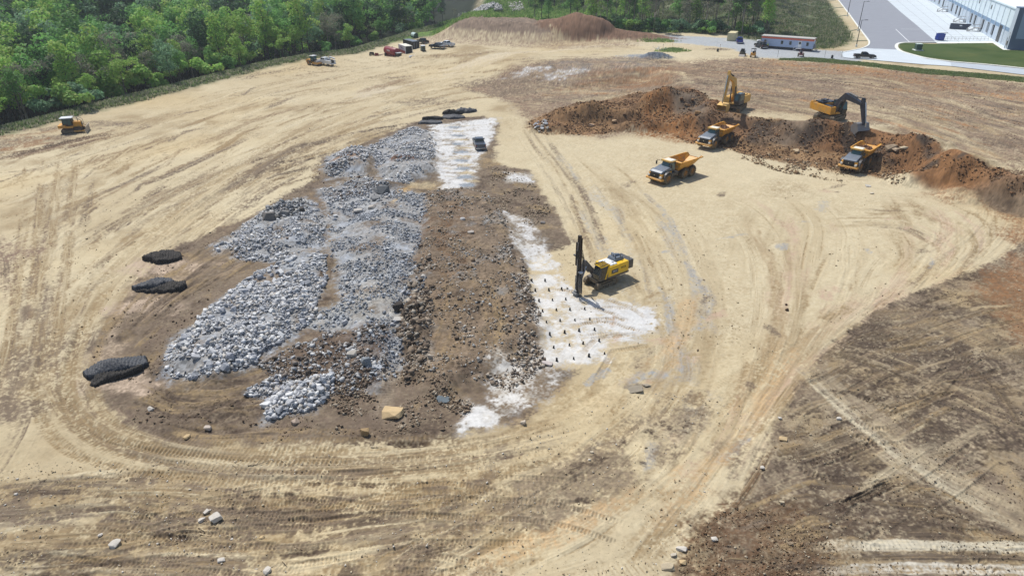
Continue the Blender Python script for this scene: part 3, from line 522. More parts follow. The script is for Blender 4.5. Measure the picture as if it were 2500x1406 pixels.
lane([(1960,1395),(2250,1388),(2700,1396)], 1.0, s2l((214,207,190))/KEXP, 1.0, 0.5, 3, 0.05, 0.04, 842, dark='tand', treads=0.015, brk=None)
lane([(2010,1366),(2250,1360),(2700,1369)], 0.6, s2l((106,94,82))/KEXP, 0.8, 0.5, 3, 0.05, 0.04, 843, brk=None)
lane([(1890,1080),(1855,1150),(1790,1240),(1720,1290)], 0.8, s2l((120,96,72))/KEXP, 0.7, 0.5, 3, 0.05, -0.12, 844, brk=0.8)
# ------------------------------------------------------------------ fine relief everywhere
amp = ROUGH
DYr = np.gradient(rowY).astype(np.float32)[:, None]*np.ones((1, NC), np.float32)
Zh += amp*(1.1*fbmL(X, Y, 0.45, 5, 150, DYr)+1.5*ss(0.03, 0.15, amp)*(fbmL(X, Y, 0.5, 5, 151, DYr, 0.6, True)-0.15)+0.5*fbmL(X, Y, 2.4, 3, 152, DYr))
Zh += 0.25*fbm(X, Y, 0.03, 2, 153)*ss(60, 90, Y)*0.6
fine = fbm(X, Y, 5.0, 2, 154); mid = fbm(X, Y, 0.9, 4, 155, 0.65); rk = np.clip((ROUGH-0.025)*11, 0, 1)
COL *= (1+(0.05+0.32*rk)*fine+(0.08+0.28*rk)*mid)[..., None]
cr = ss(0.42, 0.62, vn(X*4.3, Y*4.3, 156))*ss(-0.2, 0.5, fbm(X, Y, 0.15, 3, 157)); COL *= (1-(0.12+0.35*rk)*cr)[..., None]
cr = ss(0.5, 0.66, vn(X*3.1, Y*3.1, 158))*ss(-0.2, 0.5, fbm(X, Y, 0.13, 3, 159)); COL *= (1+(0.04+0.4*rk)*cr)[..., None]
hue = fbm(X, Y, 0.05, 3, 160); COL[..., 2] *= 1-0.10*np.clip(hue, 0, 1); COL[..., 0] *= 1+0.05*np.clip(hue, 0, 1)
kk = ss(-0.6, 0.3, pv); Zh = Zh*(1-kk)+(PZ-0.12)*kk
kk = ss(0.0, 0.5, lw); Zh = Zh*(1-kk)+(PZ+0.10+0.05*n3)*kk; COL = COL*(1-kk[..., None])+LAWNCOL*kk[..., None]
COL = np.clip(COL, 0.01, 0.9)
def zsurf(x, y):
    """height of the finished ground under a point (bilinear in the grid)"""
    x = np.atleast_1d(np.asarray(x, float)); y = np.atleast_1d(np.asarray(y, float))
    r = np.interp(y, rowY, np.arange(NR)); Z_ = y*CT+H*ST; c = (x/Z_*FOC+1250-colpx[0])/DX
    r = np.clip(r, 0, NR-1.001); c = np.clip(c, 0, NC-1.001)
    r0 = r.astype(int); c0 = c.astype(int); fr = r-r0; fc = c-c0
    return (Zh[r0, c0]*(1-fr)*(1-fc)+Zh[r0+1, c0]*fr*(1-fc)+Zh[r0, c0+1]*(1-fr)*fc+Zh[r0+1, c0+1]*fr*fc)
def zs(x, y): return float(zsurf(x, y)[0])
def P(px, py):
    x, y = G1(px, py)
    for _ in range(6):
        z = zs(x, y); nx, ny = U(px, py, z); x, y = 0.5*(x+nx), 0.5*(y+ny)
    return Vector((x, y, zs(x, y)))
# ------------------------------------------------------------------ object helpers
def link(o): SC.collection.objects.link(o); return o
def np_mesh(name, V, F, cols=None, smooth=False, loops=4, mat=None):
    """V (n,3), F (m,loops) arrays -> mesh"""
    me = bpy.data.meshes.new(name); V = np.asarray(V, np.float32); F = np.asarray(F, np.int32)
    me.vertices.add(len(V)); me.vertices.foreach_set('co', V.ravel())
    me.loops.add(F.size); me.loops.foreach_set('vertex_index', F.ravel())
    me.polygons.add(len(F)); me.polygons.foreach_set('loop_start', np.arange(0, F.size, loops, dtype=np.int32))
    if smooth: me.polygons.foreach_set('use_smooth', np.ones(len(F), bool))
    me.update(calc_edges=True)
    if cols is not None:
        a = me.color_attributes.new('soil', 'FLOAT_COLOR', 'POINT')
        c = np.ones((len(V), 4), np.float32); c[:, :3] = cols; a.data.foreach_set('color', c.ravel())
    if mat: me.materials.append(mat)
    return me
MATS = {}
def mat(name, col, rough=0.6, metal=0.0, noise=0.0, nscale=3.0, dirt=None, bump=0.0, spec=0.5, attr=None, trans=0.0, obj_rand=0.0, zd=None):
    if name in MATS: return MATS[name]
    m = bpy.data.materials.new(name); m.use_nodes = True; t = m.node_tree; b = t.nodes['Principled BSDF']
    b.inputs['Roughness'].default_value = rough; b.inputs['Metallic'].default_value = metal
    b.inputs['Specular IOR Level'].default_value = spec
    col = tuple(s2l(col)) if max(col) > 1.001 else tuple(col)
    src = None
    if attr:
        a = t.nodes.new('ShaderNodeAttribute'); a.attribute_name = attr; src = a.outputs['Color']
    tc = t.nodes.new('ShaderNodeTexCoord')
    if noise or dirt or bump:
        n = t.nodes.new('ShaderNodeTexNoise'); n.inputs['Scale'].default_value = nscale; n.inputs['Detail'].default_value = 5
        t.links.new(tc.outputs['Object'], n.inputs['Vector'])
        if dirt is not None:
            mx = t.nodes.new('ShaderNodeMix'); mx.data_type = 'RGBA'
            rp = t.nodes.new('ShaderNodeMapRange'); rp.inputs[1].default_value = 0.42; rp.inputs[2].default_value = 0.72; rp.inputs[4].default_value = noise
            t.links.new(n.outputs['Fac'], rp.inputs[0]); t.links.new(rp.outputs[0], mx.inputs[0])
            if src: t.links.new(src, mx.inputs[6])
            else: mx.inputs[6].default_value = (*col, 1)
            mx.inputs[7].default_value = (*tuple(s2l(dirt)), 1); src = mx.outputs[2]
        elif noise:
            hs = t.nodes.new('ShaderNodeHueSaturation'); rp = t.nodes.new('ShaderNodeMapRange')
            rp.inputs[3].default_value = 1-noise; rp.inputs[4].default_value = 1+noise
            t.links.new(n.outputs['Fac'], rp.inputs[0]); t.links.new(rp.outputs[0], hs.inputs['Value'])
            if src: t.links.new(src, hs.inputs['Color'])
            else: hs.inputs['Color'].default_value = (*col, 1)
            src = hs.outputs[0]
        if bump:
            bp = t.nodes.new('ShaderNodeBump'); bp.inputs['Strength'].default_value = bump; bp.inputs['Distance'].default_value = 0.1
            t.links.new(n.outputs['Fac'], bp.inputs['Height']); t.links.new(bp.outputs[0], b.inputs['Normal'])
    if zd:
        sp = t.nodes.new('ShaderNodeSeparateXYZ'); t.links.new(tc.outputs['Object'], sp.inputs[0]); zr = t.nodes.new('ShaderNodeMapRange'); zr.inputs[1].default_value = 0.2; zr.inputs[2].default_value = zd; zr.inputs[3].default_value = 0.5; zr.inputs[4].default_value = 0.04
        t.links.new(sp.outputs[2], zr.inputs[0]); n3_ = t.nodes.new('ShaderNodeTexNoise'); n3_.inputs['Scale'].default_value = 6; n3_.inputs['Detail'].default_value = 6; t.links.new(tc.outputs['Object'], n3_.inputs['Vector'])
        mu = t.nodes.new('ShaderNodeMath'); mu.operation = 'MULTIPLY'; mu.use_clamp = True; m2 = t.nodes.new('ShaderNodeMath'); m2.operation = 'MULTIPLY'; m2.inputs[1].default_value = 1.9; t.links.new(n3_.outputs['Fac'], m2.inputs[0]); t.links.new(m2.outputs[0], mu.inputs[0]); t.links.new(zr.outputs[0], mu.inputs[1])
        mz = t.nodes.new('ShaderNodeMix'); mz.data_type = 'RGBA'; t.links.new(mu.outputs[0], mz.inputs[0])
        if src: t.links.new(src, mz.inputs[6])
        else: mz.inputs[6].default_value = (*col, 1)
        mz.inputs[7].default_value = (*tuple(s2l((168,148,116))), 1); src = mz.outputs[2]
    if obj_rand:
        oi = t.nodes.new('ShaderNodeObjectInfo'); hs = t.nodes.new('ShaderNodeHueSaturation')
        r1 = t.nodes.new('ShaderNodeMapRange'); r1.inputs[3].default_value = 1-obj_rand; r1.inputs[4].default_value = 1+obj_rand
        t.links.new(oi.outputs['Random'], r1.inputs[0]); t.links.new(r1.outputs[0], hs.inputs['Value'])
        if src: t.links.new(src, hs.inputs['Color'])
        else: hs.inputs['Color'].default_value = (*col, 1)
        src = hs.outputs[0]
    if src: t.links.new(src, b.inputs['Base Color'])
    else: b.inputs['Base Color'].default_value = (*col, 1)
    MATS[name] = m; return m
def tag(o, label=None, cat=None, group=None, kind=None):
    if label: o['label'] = label
    if cat: o['category'] = cat
    if group: o['group'] = group
    if kind: o['kind'] = kind
    return o
def struct(name, me, label=None):
    o = link(bpy.data.objects.new(name, me)); o['kind'] = 'structure'
    if label: o['label'] = label
    return o
# ------------------------------------------------------------------ the ground sheet
M_SOIL = mat('soil', (1,1,1), 0.95, noise=0.10, nscale=2.2, attr='soil', bump=0.35, spec=0.15)
idx = np.arange(NR*NC, dtype=np.int32).reshape(NR, NC)
Fq = np.stack([idx[:-1, :-1], idx[:-1, 1:], idx[1:, 1:], idx[1:, :-1]], -1).reshape(-1, 4)
me = np_mesh('ground', np.stack([X, Y, Zh], -1).reshape(-1, 3), Fq, COL.reshape(-1, 3), True, 4, M_SOIL)
ground = struct('ground', me)
# ------------------------------------------------------------------ mesh builder
class MB:
    def __init__(s): s.v = []; s.f = []
    def add(s, vs, fs):
        n = len(s.v); s.v += [tuple(p) for p in vs]; s.f += [tuple(i+n for i in q) for q in fs]; return s
    def box(s, x0, x1, y0, y1, z0, z1, M=None, tx=0, ty=0, sx=0):
        """tx, ty: taper of the top in x and y (metres per side), sx: shift of the top in x"""
        vs = [(x0,y0,z0),(x1,y0,z0),(x1,y1,z0),(x0,y1,z0),(x0+tx+sx,y0+ty,z1),(x1-tx+sx,y0+ty,z1),(x1-tx+sx,y1-ty,z1),(x0+tx+sx,y1-ty,z1)]
        if M is not None: vs = [M @ Vector(p) for p in vs]
        return s.add(vs, [(3,2,1,0),(4,5,6,7),(0,1,5,4),(1,2,6,5),(2,3,7,6),(3,0,4,7)])
    def prism(s, prof, y0, y1, inset=None):
        """profile of (x, z) extruded along y; inset shrinks the far ends"""
        n = len(prof); vs = [(x, y0, z) for x, z in prof]+[(x, y1, z) for x, z in prof]
        fs = [tuple(range(n)), tuple(range(2*n-1, n-1, -1))]+[(i, (i+1) % n, n+(i+1) % n, n+i)[::-1] for i in range(n)]
        return s.add(vs, fs)
    def prism_y(s, prof, x0, x1):
        """profile of (y, z) extruded along x"""
        n = len(prof); vs = [(x0, y, z) for y, z in prof]+[(x1, y, z) for y, z in prof]
        return s.add(vs, [tuple(range(n)), tuple(range(2*n-1, n-1, -1))]+[(i, (i+1) % n, n+(i+1) % n, n+i)[::-1] for i in range(n)])
    def cyl(s, p0, p1, r0, r1=None, n=12, caps=True):
        r1 = r0 if r1 is None else r1; p0 = Vector(p0); p1 = Vector(p1); d = (p1-p0).normalized()
        a = d.orthogonal().normalized(); b = d.cross(a); vs = []
        for p, r in ((p0, r0), (p1, r1)):
            for k in range(n): t = 2*math.pi*k/n; vs.append(p+a*r*math.cos(t)+b*r*math.sin(t))
        fs = [(k, (k+1) % n, n+(k+1) % n, n+k) for k in range(n)]
        if caps: fs += [tuple(range(n-1, -1, -1)), tuple(range(n, 2*n))]
        return s.add(vs, fs)
    def tube(s, pts, r, n=6, r1=None):
        m = len(pts)-1
        for i in range(m):
            a = r if r1 is None else r+(r1-r)*i/m; b = r if r1 is None else r+(r1-r)*(i+1)/m
            s.cyl(pts[i], pts[i+1], a, b, n)
        return s
    def loft(s, secs, close=True, caps=True):
        n = len(secs[0]); base = []
        for sec in secs: base += list(sec)
        fs = []
        for i in range(len(secs)-1):
            for k in range(n if close else n-1):
                k2 = (k+1) % n; fs.append((i*n+k, i*n+k2, (i+1)*n+k2, (i+1)*n+k))
        if caps: fs += [tuple(range(n-1, -1, -1)), tuple(range((len(secs)-1)*n, len(secs)*n))]
        return s.add(base, fs)
    def revolve(s, prof, c, axis='y', n=20, caps=True):
        """profile of (offset along the axis, radius)"""
        secs = []
        for o, r in prof:
            ring = []
            for k in range(n):
                t = 2*math.pi*k/n; a, b = r*math.cos(t), r*math.sin(t)
                ring.append({'y': (c[0]+a, c[1]+o, c[2]+b), 'x': (c[0]+o, c[1]+a, c[2]+b), 'z': (c[0]+a, c[1]+b, c[2]+o)}[axis])
            secs.append(ring)
        return s.loft(secs, caps=caps)
    def bar(s, a, b, w, h):
        """square beam from a to b"""
        a = Vector(a); b = Vector(b); d = (b-a).normalized(); up = Vector((0,0,1)) if abs(d.z) < 0.95 else Vector((1,0,0))
        y = up.cross(d).normalized(); z = d.cross(y); vs = []
        for p in (a, b):
            for i, j in ((-1,-1),(1,-1),(1,1),(-1,1)): vs.append(p+y*i*w/2+z*j*h/2)
        return s.add(vs, [(3,2,1,0),(4,5,6,7),(0,1,5,4),(1,2,6,5),(2,3,7,6),(3,0,4,7)])
    def build(s, name, m, parent=None, bev=0.0, smooth=False):
        bm = bmesh.new(); vs = [bm.verts.new(p) for p in s.v]
        for f in s.f:
            try: bm.faces.new([vs[i] for i in f])
            except ValueError: pass
        bmesh.ops.recalc_face_normals(bm, faces=bm.faces)
        if bev:
            es = [e for e in bm.edges if len(e.link_faces) == 2 and e.calc_face_angle(0) > 0.5]
            try: bmesh.ops.bevel(bm, geom=es, offset=bev, segments=2, affect='EDGES', clamp_overlap=True, profile=0.6)
            except Exception: pass
        me = bpy.data.meshes.new(name); bm.to_mesh(me); bm.free(); me.materials.append(m)
        if smooth:
            for p in me.polygons: p.use_smooth = True
            try: me.set_sharp_from_angle(angle=R(38))
            except Exception: pass
        o = link(bpy.data.objects.new(name, me))
        if parent: o.parent = parent
        return o
def empty(name, label=None, cat=None, group=None):
    o = link(bpy.data.objects.new(name, None)); o.empty_display_size = 0.3; return tag(o, label, cat, group)
def copy_tree(o, parent=None):
    c = o.copy(); link(c); c.parent = parent
    for ch in list(o.children): copy_tree(ch, c)
    return c
def face(o, pa, pb, mid=None, tilt=True, dz=0.0, off=0.5):
    """stand a thing on the ground: pa = pixel of its rear, pb = pixel of its front"""
    a, b = P(*pa), P(*pb); d = b-a; yaw = math.atan2(d.y, d.x)
    c = a.lerp(b, off) if mid is None else P(*mid)
    z = zs(c.x, c.y)
    o.location = (c.x, c.y, z+dz); o.rotation_euler = (0, 0, yaw)
    if tilt:
        h = 2.0; fx, fy = math.cos(yaw), math.sin(yaw)
        zf, zb = zs(c.x+fx*h, c.y+fy*h), zs(c.x-fx*h, c.y-fy*h); zl, zr = zs(c.x-fy*1.2, c.y+fx*1.2), zs(c.x+fy*1.2, c.y-fx*1.2)
        p = max(-0.18, min(0.18, math.atan2(zf-zb, 2*h))); r = max(-0.12, min(0.12, math.atan2(zl-zr, 2.4)))
        o.rotation_euler = (r, -p, yaw); o.location.z = (zf+zb+z)/3+dz
    return o
def put(o, px, yaw=0, dz=0.0):
    c = P(*px); o.location = (c.x, c.y, c.z+dz); o.rotation_euler = (0, 0, R(yaw)); return o
# materials
YEL = mat('machine yellow', (220,156,42), 0.5, noise=0.7, nscale=1.3, dirt=(170,140,95), zd=1.6); YELB = mat('pale machine yellow', (226,180,92), 0.5, noise=0.6, nscale=1.3, dirt=(190,165,120), zd=1.6)
RIGY = mat('rig yellow', (238,192,20), 0.4, noise=0.25, nscale=2.0, dirt=(180,150,80), zd=1.6)
BLK = mat('black paint', (26,27,30), 0.45, noise=0.4, nscale=2, dirt=(90,82,72)); DGR = mat('dark grey paint', (62,66,72), 0.5, noise=0.45, nscale=2, dirt=(120,110,96), zd=1.6)
HOODG = mat('grey bonnet', (104,116,130), 0.35, noise=0.3, nscale=2, dirt=(150,145,135), zd=1.6)
TYR = mat('tyre rubber', (42,41,40), 0.85, noise=0.75, nscale=2.5, dirt=(112,100,84), zd=1.8); TRK = mat('track steel', (58,54,50), 0.7, noise=0.8, nscale=2.5, dirt=(130,115,95), zd=1.8)
RIM = mat('rim yellow', (170,120,60), 0.6, noise=0.6, nscale=3, dirt=(130,110,85)); RIMG = mat('rim grey', (150,152,155), 0.35, metal=0.6)
GLS = mat('dark glass', (18,28,32), 0.08, spec=0.8); GLSG = mat('green glass', (60,92,92), 0.08, spec=0.8)
WHT = mat('white paint', (225,227,228), 0.35, noise=0.25, nscale=1.5, dirt=(180,172,158)); WHR = mat('roof white', (232,226,208), 0.5, noise=0.3, nscale=2, dirt=(190,178,150))
RED = mat('faded red paint', (128,34,46), 0.5, noise=0.4, nscale=1.2, dirt=(150,92,86)); STL = mat('worn steel', (150,148,146), 0.45, metal=0.3, noise=0.5, nscale=3, dirt=(150,130,105))
CHR = mat('bright metal', (190,192,196), 0.25, metal=0.9); BLU = mat('blue paint', (22,52,140), 0.35, noise=0.2, nscale=2, dirt=(60,80,140)); NAVY = mat('dark blue paint', (24,32,48), 0.3, noise=0.3, nscale=2, dirt=(80,80,85))
LAMPR = mat('red lens', (150,20,20), 0.2); LAMPW = mat('clear lens', (230,230,225), 0.15); RUB = mat('hose black', (22,22,24), 0.6)
def wheel(par, x, y, r, w_, rimm=RIM, side=1, lug=0, n=22):
    mb = MB(); h = w_/2
    mb.revolve([(-h, r*0.55), (-h, r*0.86), (-h*0.8, r*0.97), (-h*0.3, r), (h*0.3, r), (h*0.8, r*0.97), (h, r*0.86), (h, r*0.55)], (x, y, r), 'y', n, caps=False)
    if lug:
        for k in range(lug):
            t = 2*math.pi*k/lug
            for sd_, ph in ((-1, 0), (1, 0.5)):
                tt = t+ph*2*math.pi/lug; M = Matrix.Translation((x, y, r)) @ Matrix.Rotation(tt, 4, 'Y') @ Matrix.Rotation(R(25)*sd_, 4, 'Z' )
                M = Matrix.Translation((x, y, r)) @ Matrix.Rotation(tt, 4, 'Y')
                mb.box(r*0.94, r*1.04, min(sd_*0.02, sd_*h*0.98), max(sd_*0.02, sd_*h*0.98), -r*0.055, r*0.055, M)
    o = mb.build('wheel', TYR, par, smooth=True)
    rm = MB(); s_ = side
    rm.revolve([(-h*0.9, r*0.5), (s_*h*0.55, r*0.54), (s_*h*0.92, r*0.56), (s_*h*0.97, r*0.5), (s_*h*0.5, r*0.4), (s_*h*0.5, r*0.2), (s_*h*0.8, r*0.16), (s_*h*0.8, 0.01)] if s_ > 0 else
               [(h*0.9, r*0.5), (-h*0.55, r*0.54), (-h*0.92, r*0.56), (-h*0.97, r*0.5), (-h*0.5, r*0.4), (-h*0.5, r*0.2), (-h*0.8, r*0.16), (-h*0.8, 0.01)], (x, y, r), 'y', n)
    rm.build('rim', rimm, o, smooth=True)
    return o
def crawler(par, y, L, h, w_, m=TRK, x0=0.0, rise=0.0):
    """one track: a belt of shoes round rollers"""
    r = h/2; mb = MB(); path = []; a, b = x0-L/2+r, x0+L/2-r
    for k in range(9): t = math.pi/2+math.pi*k/8; path.append((a+r*math.cos(t), r+r*math.sin(t)))
    for k in range(9): t = -math.pi/2+math.pi*k/8; path.append((b+r*math.cos(t), r+r*math.sin(t)))
    inn = [(x0+(px-x0)*(1-0.16*h/L*2), r+(pz-r)*0.76) for px, pz in path]
    n = len(path); vs = []
    for yy in (y-w_/2, y+w_/2):
        vs += [(p[0], yy, p[1]) for p in path]+[(p[0], yy, p[1]) for p in inn]
    fs = []
    for k in range(n):
        k2 = (k+1) % n; fs += [(k, k2, 2*n+k2, 2*n+k), (n+k, n+k2, 3*n+k2, 3*n+k), (k, k2, n+k2, n+k), (2*n+k, 2*n+k2, 3*n+k2, 3*n+k)]
    mb.add(vs, fs)
    # grouser bars
    per = []; 
    for k in range(n):
        p, q = Vector(path[k]), Vector(path[(k+1) % n]); m_ = max(1, int((q-p).length/0.2))
        for j in range(m_): per.append((p.lerp(q, (j+0.5)/m_), (q-p).normalized()))
    for p, d in per:
        nrm = Vector((d.y, -d.x)); 
        if (p-Vector((x0, r))).dot(nrm) < 0: nrm = -nrm
        M = Matrix(((d.x, 0, nrm.x, p.x), (0, 1, 0, y), (d.y, 0, nrm.y, p.y), (0, 0, 0, 1)))
        mb.box(-0.03, 0.03, -w_/2, w_/2, -0.01, 0.05, M)
    o = mb.build('track', m, par)
    rb = MB()
    for k in range(7): rb.cyl((a+(b-a)*k/6, y-w_*0.35, r*0.45 if 0 < k < 6 else r), (a+(b-a)*k/6, y+w_*0.35, r*0.45 if 0 < k < 6 else r), r*0.33 if 0 < k < 6 else r*0.72, n=14)
    rb.box(a, b, y-w_*0.3, y+w_*0.3, r*0.75, r*1.25)
    rb.build('roller_frame', DGR, o)
    return o
def text(s_, size, m, parent, loc, rot, name='lettering', ext=0.01, bold=False):
    cu = bpy.data.curves.new(name, 'FONT'); cu.body = s_; cu.size = size; cu.extrude = ext; cu.align_x = 'CENTER'; cu.align_y = 'CENTER'
    if bold: cu.offset = 0.012*size/0.3
    tmp = bpy.data.objects.new('tmp', cu); link(tmp); bpy.context.view_layer.update()
    me_ = bpy.data.meshes.new_from_object(tmp.evaluated_get(bpy.context.evaluated_depsgraph_get())); bpy.data.objects.remove(tmp)
    me_.materials.clear(); me_.materials.append(m)
    o = link(bpy.data.objects.new(name, me_)); o.parent = parent; o.location = loc; o.rotation_euler = rot; return o
# ------------------------------------------------------------------ articulated dump truck
LINM = mat('worn bed steel', (104,92,78), 0.55, metal=0.2, noise=0.8, nscale=1.2, dirt=(74,70,70))
def dump_truck(label, bend=0.0):
    t = empty('dump_truck', label, 'dump truck', 'articulated dump trucks on the site')
    # tractor unit (front axle at x = +4.2 from mid bogie frame origin)
    MB().box(1.2, 5.2, -0.55, 0.55, 0.75, 1.35).box(1.1, 2.6, -1.2, 1.2, 1.0, 1.5).box(-4.3, 1.4, -0.5, 0.5, 0.9, 1.35).box(-3.6, -0.6, -1.0, 1.0, 0.8, 1.1).cyl((0.9,0,1.1),(1.5,0,1.1),0.5,n=16).build('chassis', DGR, t)
    yb = MB(); yb.prism([(3.0,1.05),(5.55,0.95),(5.75,1.15),(5.6,1.75),(3.0,1.95)], -1.32, 1.32); yb.build('body', YEL, t, bev=0.06)
    MB().prism([(2.95,1.97),(5.5,1.77),(5.55,1.98),(5.1,2.2),(3.0,2.62)], -1.12, 1.12).build('bonnet', HOODG, t, bev=0.08)
    g = MB().box(5.66, 5.80, -0.92, 0.92, 1.15, 1.85)
    for k in range(5): g.box(5.78, 5.84, -0.85, 0.85, 1.2+k*0.13, 1.25+k*0.13)
    gr = g.build('grille', BLK, t); MB().box(5.83, 5.86, -0.1, 0.1, 1.5, 1.6).build('badge', CHR, gr)
    MB().prism([(5.2,0.72),(5.95,0.75),(6.02,0.95),(5.85,1.12),(5.2,1.05)], -1.62, 1.62).build('bumper', YEL, t, bev=0.05)
    for s_ in (-1, 1):
        MB().box(5.6, 5.9, s_*1.18-0.16, s_*1.18+0.16, 1.2, 1.5).build('headlight', LAMPW, t)
        f = MB(); pts = [(4.2+1.12*math.cos(a), 0.93+1.12*math.sin(a)) for a in [math.pi*k/8 for k in range(9)]]; inn = [(4.2+1.0*math.cos(a), 0.93+1.0*math.sin(a)) for a in [math.pi*k/8 for k in range(8, -1, -1)]]
        f.prism(pts+inn, s_*1.05 if s_ > 0 else -1.68, 1.68 if s_ > 0 else -1.05); f.build('mudguard', DGR, t)
        wheel(t, 4.2, s_*1.35, 0.93, 0.72, side=s_, lug=20)
    cab = MB().prism([(1.55,1.5),(3.35,1.5),(3.35,2.5),(2.95,3.28),(1.6,3.28)], -0.72, 0.86).build('cab', DGR, t, bev=0.05)
    cw = MB(); cw.add([(3.39,-0.62,2.5),(3.39,0.76,2.5),(3.02,0.76,3.2),(3.02,-0.62,3.2)], [(0,1,2,3)])
    cw.box(1.75, 3.1, -0.745, -0.73, 2.2, 3.1, tx=0.1).box(1.75, 3.1, 0.87, 0.885, 1.9, 3.1, tx=0.1); cw.build('cab_window', GLSG, cab)
    MB().box(1.45, 3.25, -0.82, 0.95, 3.3, 3.5, tx=0.12, ty=0.12).build('roof', WHR, t, bev=0.04)
    MB().box(2.95, 3.32, -0.85, 0.98, 3.28, 3.52).box(1.4,2.95,-0.9,-0.8,3.28,3.42).box(1.4,2.95,0.93,1.03,3.28,3.42).build('roof_visor', YELB, t)
    MB().box(1.5,2.6,-1.32,-0.78,1.5,2.5).cyl((1.9,-1.1,2.5),(1.9,-1.1,3.2),0.1,n=10).build('engine_stack', DGR, t, bev=0.03)
    for s_ in (-1, 1):
        mr = MB().tube([(3.1, s_*0.85, 3.25), (3.5, s_*1.5, 3.35), (3.55, s_*1.55, 2.75)], 0.03); mr.box(3.5, 3.6, s_*1.55-0.13, s_*1.55+0.13, 2.6, 3.15); mr.build('mirror', BLK, t)
    MB().tube([(3.0,0.95,1.5),(3.1,1.5,1.9),(3.1,1.5,2.6),(1.8,1.5,2.6),(1.6,1.5,1.6)],0.03).box(1.9,3.0,0.9,1.5,1.52,1.6).build('handrail', DGR, t)
    for x in (-0.35, -2.35):
        for s_ in (-1, 1): wheel(t, x, s_*1.35, 0.93, 0.72, side=s_, lug=20)
    # dump body
    st = [(1.15,1.75,2.95,0.95,1.40,1.62),(0.9,1.45,3.05,1.0,1.45,1.68),(-2.2,1.5,3.0,1.05,1.5,1.72),(-3.6,1.95,2.95,1.05,1.5,1.72),(-4.7,2.55,3.05,1.0,1.45,1.68)]
    def sec(x, zb, zt, wb, wm, wt, k=0.0): return [(x,-wt+k,zt),(x,-wm+k,zb+0.55),(x,-wb+k,zb+k),(x,wb-k,zb+k),(x,wm-k,zb+0.55),(x,wt-k,zt)]
    b = MB(); out = [sec(*q) for q in st]; inn = [sec(*q, k=0.09) for q in st[1:]]; inn[0] = [(p[0]-0.05, p[1], p[2]) for p in inn[0]]
    b.loft(out, close=False, caps=False); li = MB().loft(inn, close=False, caps=False)
    b.add(out[0], [(5,4,3,2,1,0)]); li.add(inn[0], [(0,1,2,3,4,5)])
    for sec_i in range(1, len(out)-1):
        for k in (0, 5): b.add([out[sec_i][k], out[sec_i+1][k], inn[sec_i][k], inn[sec_i-1][k]], [(0,1,2,3)])
    b.add([out[0][0], out[1][0], inn[0][0]], [(0,1,2)]); b.add([out[0][5], out[1][5], inn[0][5]], [(0,1,2)]); b.add([out[0][0], out[0][5], inn[0][5], inn[0][0]], [(0,1,2,3)])
    b.add(out[-1]+inn[-1], [(k, k+1, 7+k, 6+k) for k in range(5)])
    for s_ in (-1, 1):
        b.box(-4.7, 1.0, min(s_*1.66, s_*1.8), max(s_*1.66, s_*1.8), 2.86, 3.04)
    bo = b.build('dump_body', YEL, t)
    MB().box(-3.2, 0.6, -0.98, 0.98, 1.63, 1.68).add([(0.78,-1.0,1.7),(0.78,1.0,1.7),(0.78,1.5,2.9),(0.78,-1.5,2.9)], [(0,1,2,3)]).build('bed_liner', STL, bo)
    return t
dt = dump_truck('yellow articulated dump truck with an empty body, standing alone on the open tan ground')
face(dt, (1689,419), (1628,439), off=0.66); dt.location.z += 0.02
# shift so its mid bogie sits right: local origin lies between the axles
dt2 = copy_tree(dt); dt2['label'] = 'yellow articulated dump truck being loaded beneath the pale yellow excavator'; face(dt2, (1776,336), (1738,356), mid=(1752,349), tilt=False); dt2.location.z += 0.02
dt3 = copy_tree(dt); dt3['label'] = 'yellow articulated dump truck under the raised steel bucket of the black-armed excavator'; face(dt3, (2112,385), (2084,414), mid=(2096,402), tilt=False); dt3.location.z += 0.02
# loads in the two trucks
def load_heap(par_loc, yaw, label):
    n = 14; vs = []; fs = []
    for i in range(n+1):
        for j in range(n+1):
            u, v = i/n*2-1, j/n*2-1; e = max(0, 1-(abs(u)**3+abs(v)**3)**0.7)
            vs.append((-1.2+u*2.1, v*1.35, 2.35+0.75*e+0.22*random.uniform(-1, 1)*e))
    for i in range(n):
        for j in range(n): a = i*(n+1)+j; fs.append((a, a+1, a+n+2, a+n+1))
    vs += [(-1.2,0,1.75)]
    o = MB().add(vs, fs).build('soil_load', mat('load soil', (104,72,48), 0.95, noise=0.35, nscale=2, bump=0.6), None)
    o.location = par_loc; o.rotation_euler = (0, 0, yaw); return tag(o, label, 'soil')
load_heap(dt2.location, dt2.rotation_euler[2], 'brown soil heaped in the dump truck body below the pale excavator')
load_heap(dt3.location, dt3.rotation_euler[2], 'brown soil heaped in the dump truck body under the steel bucket')
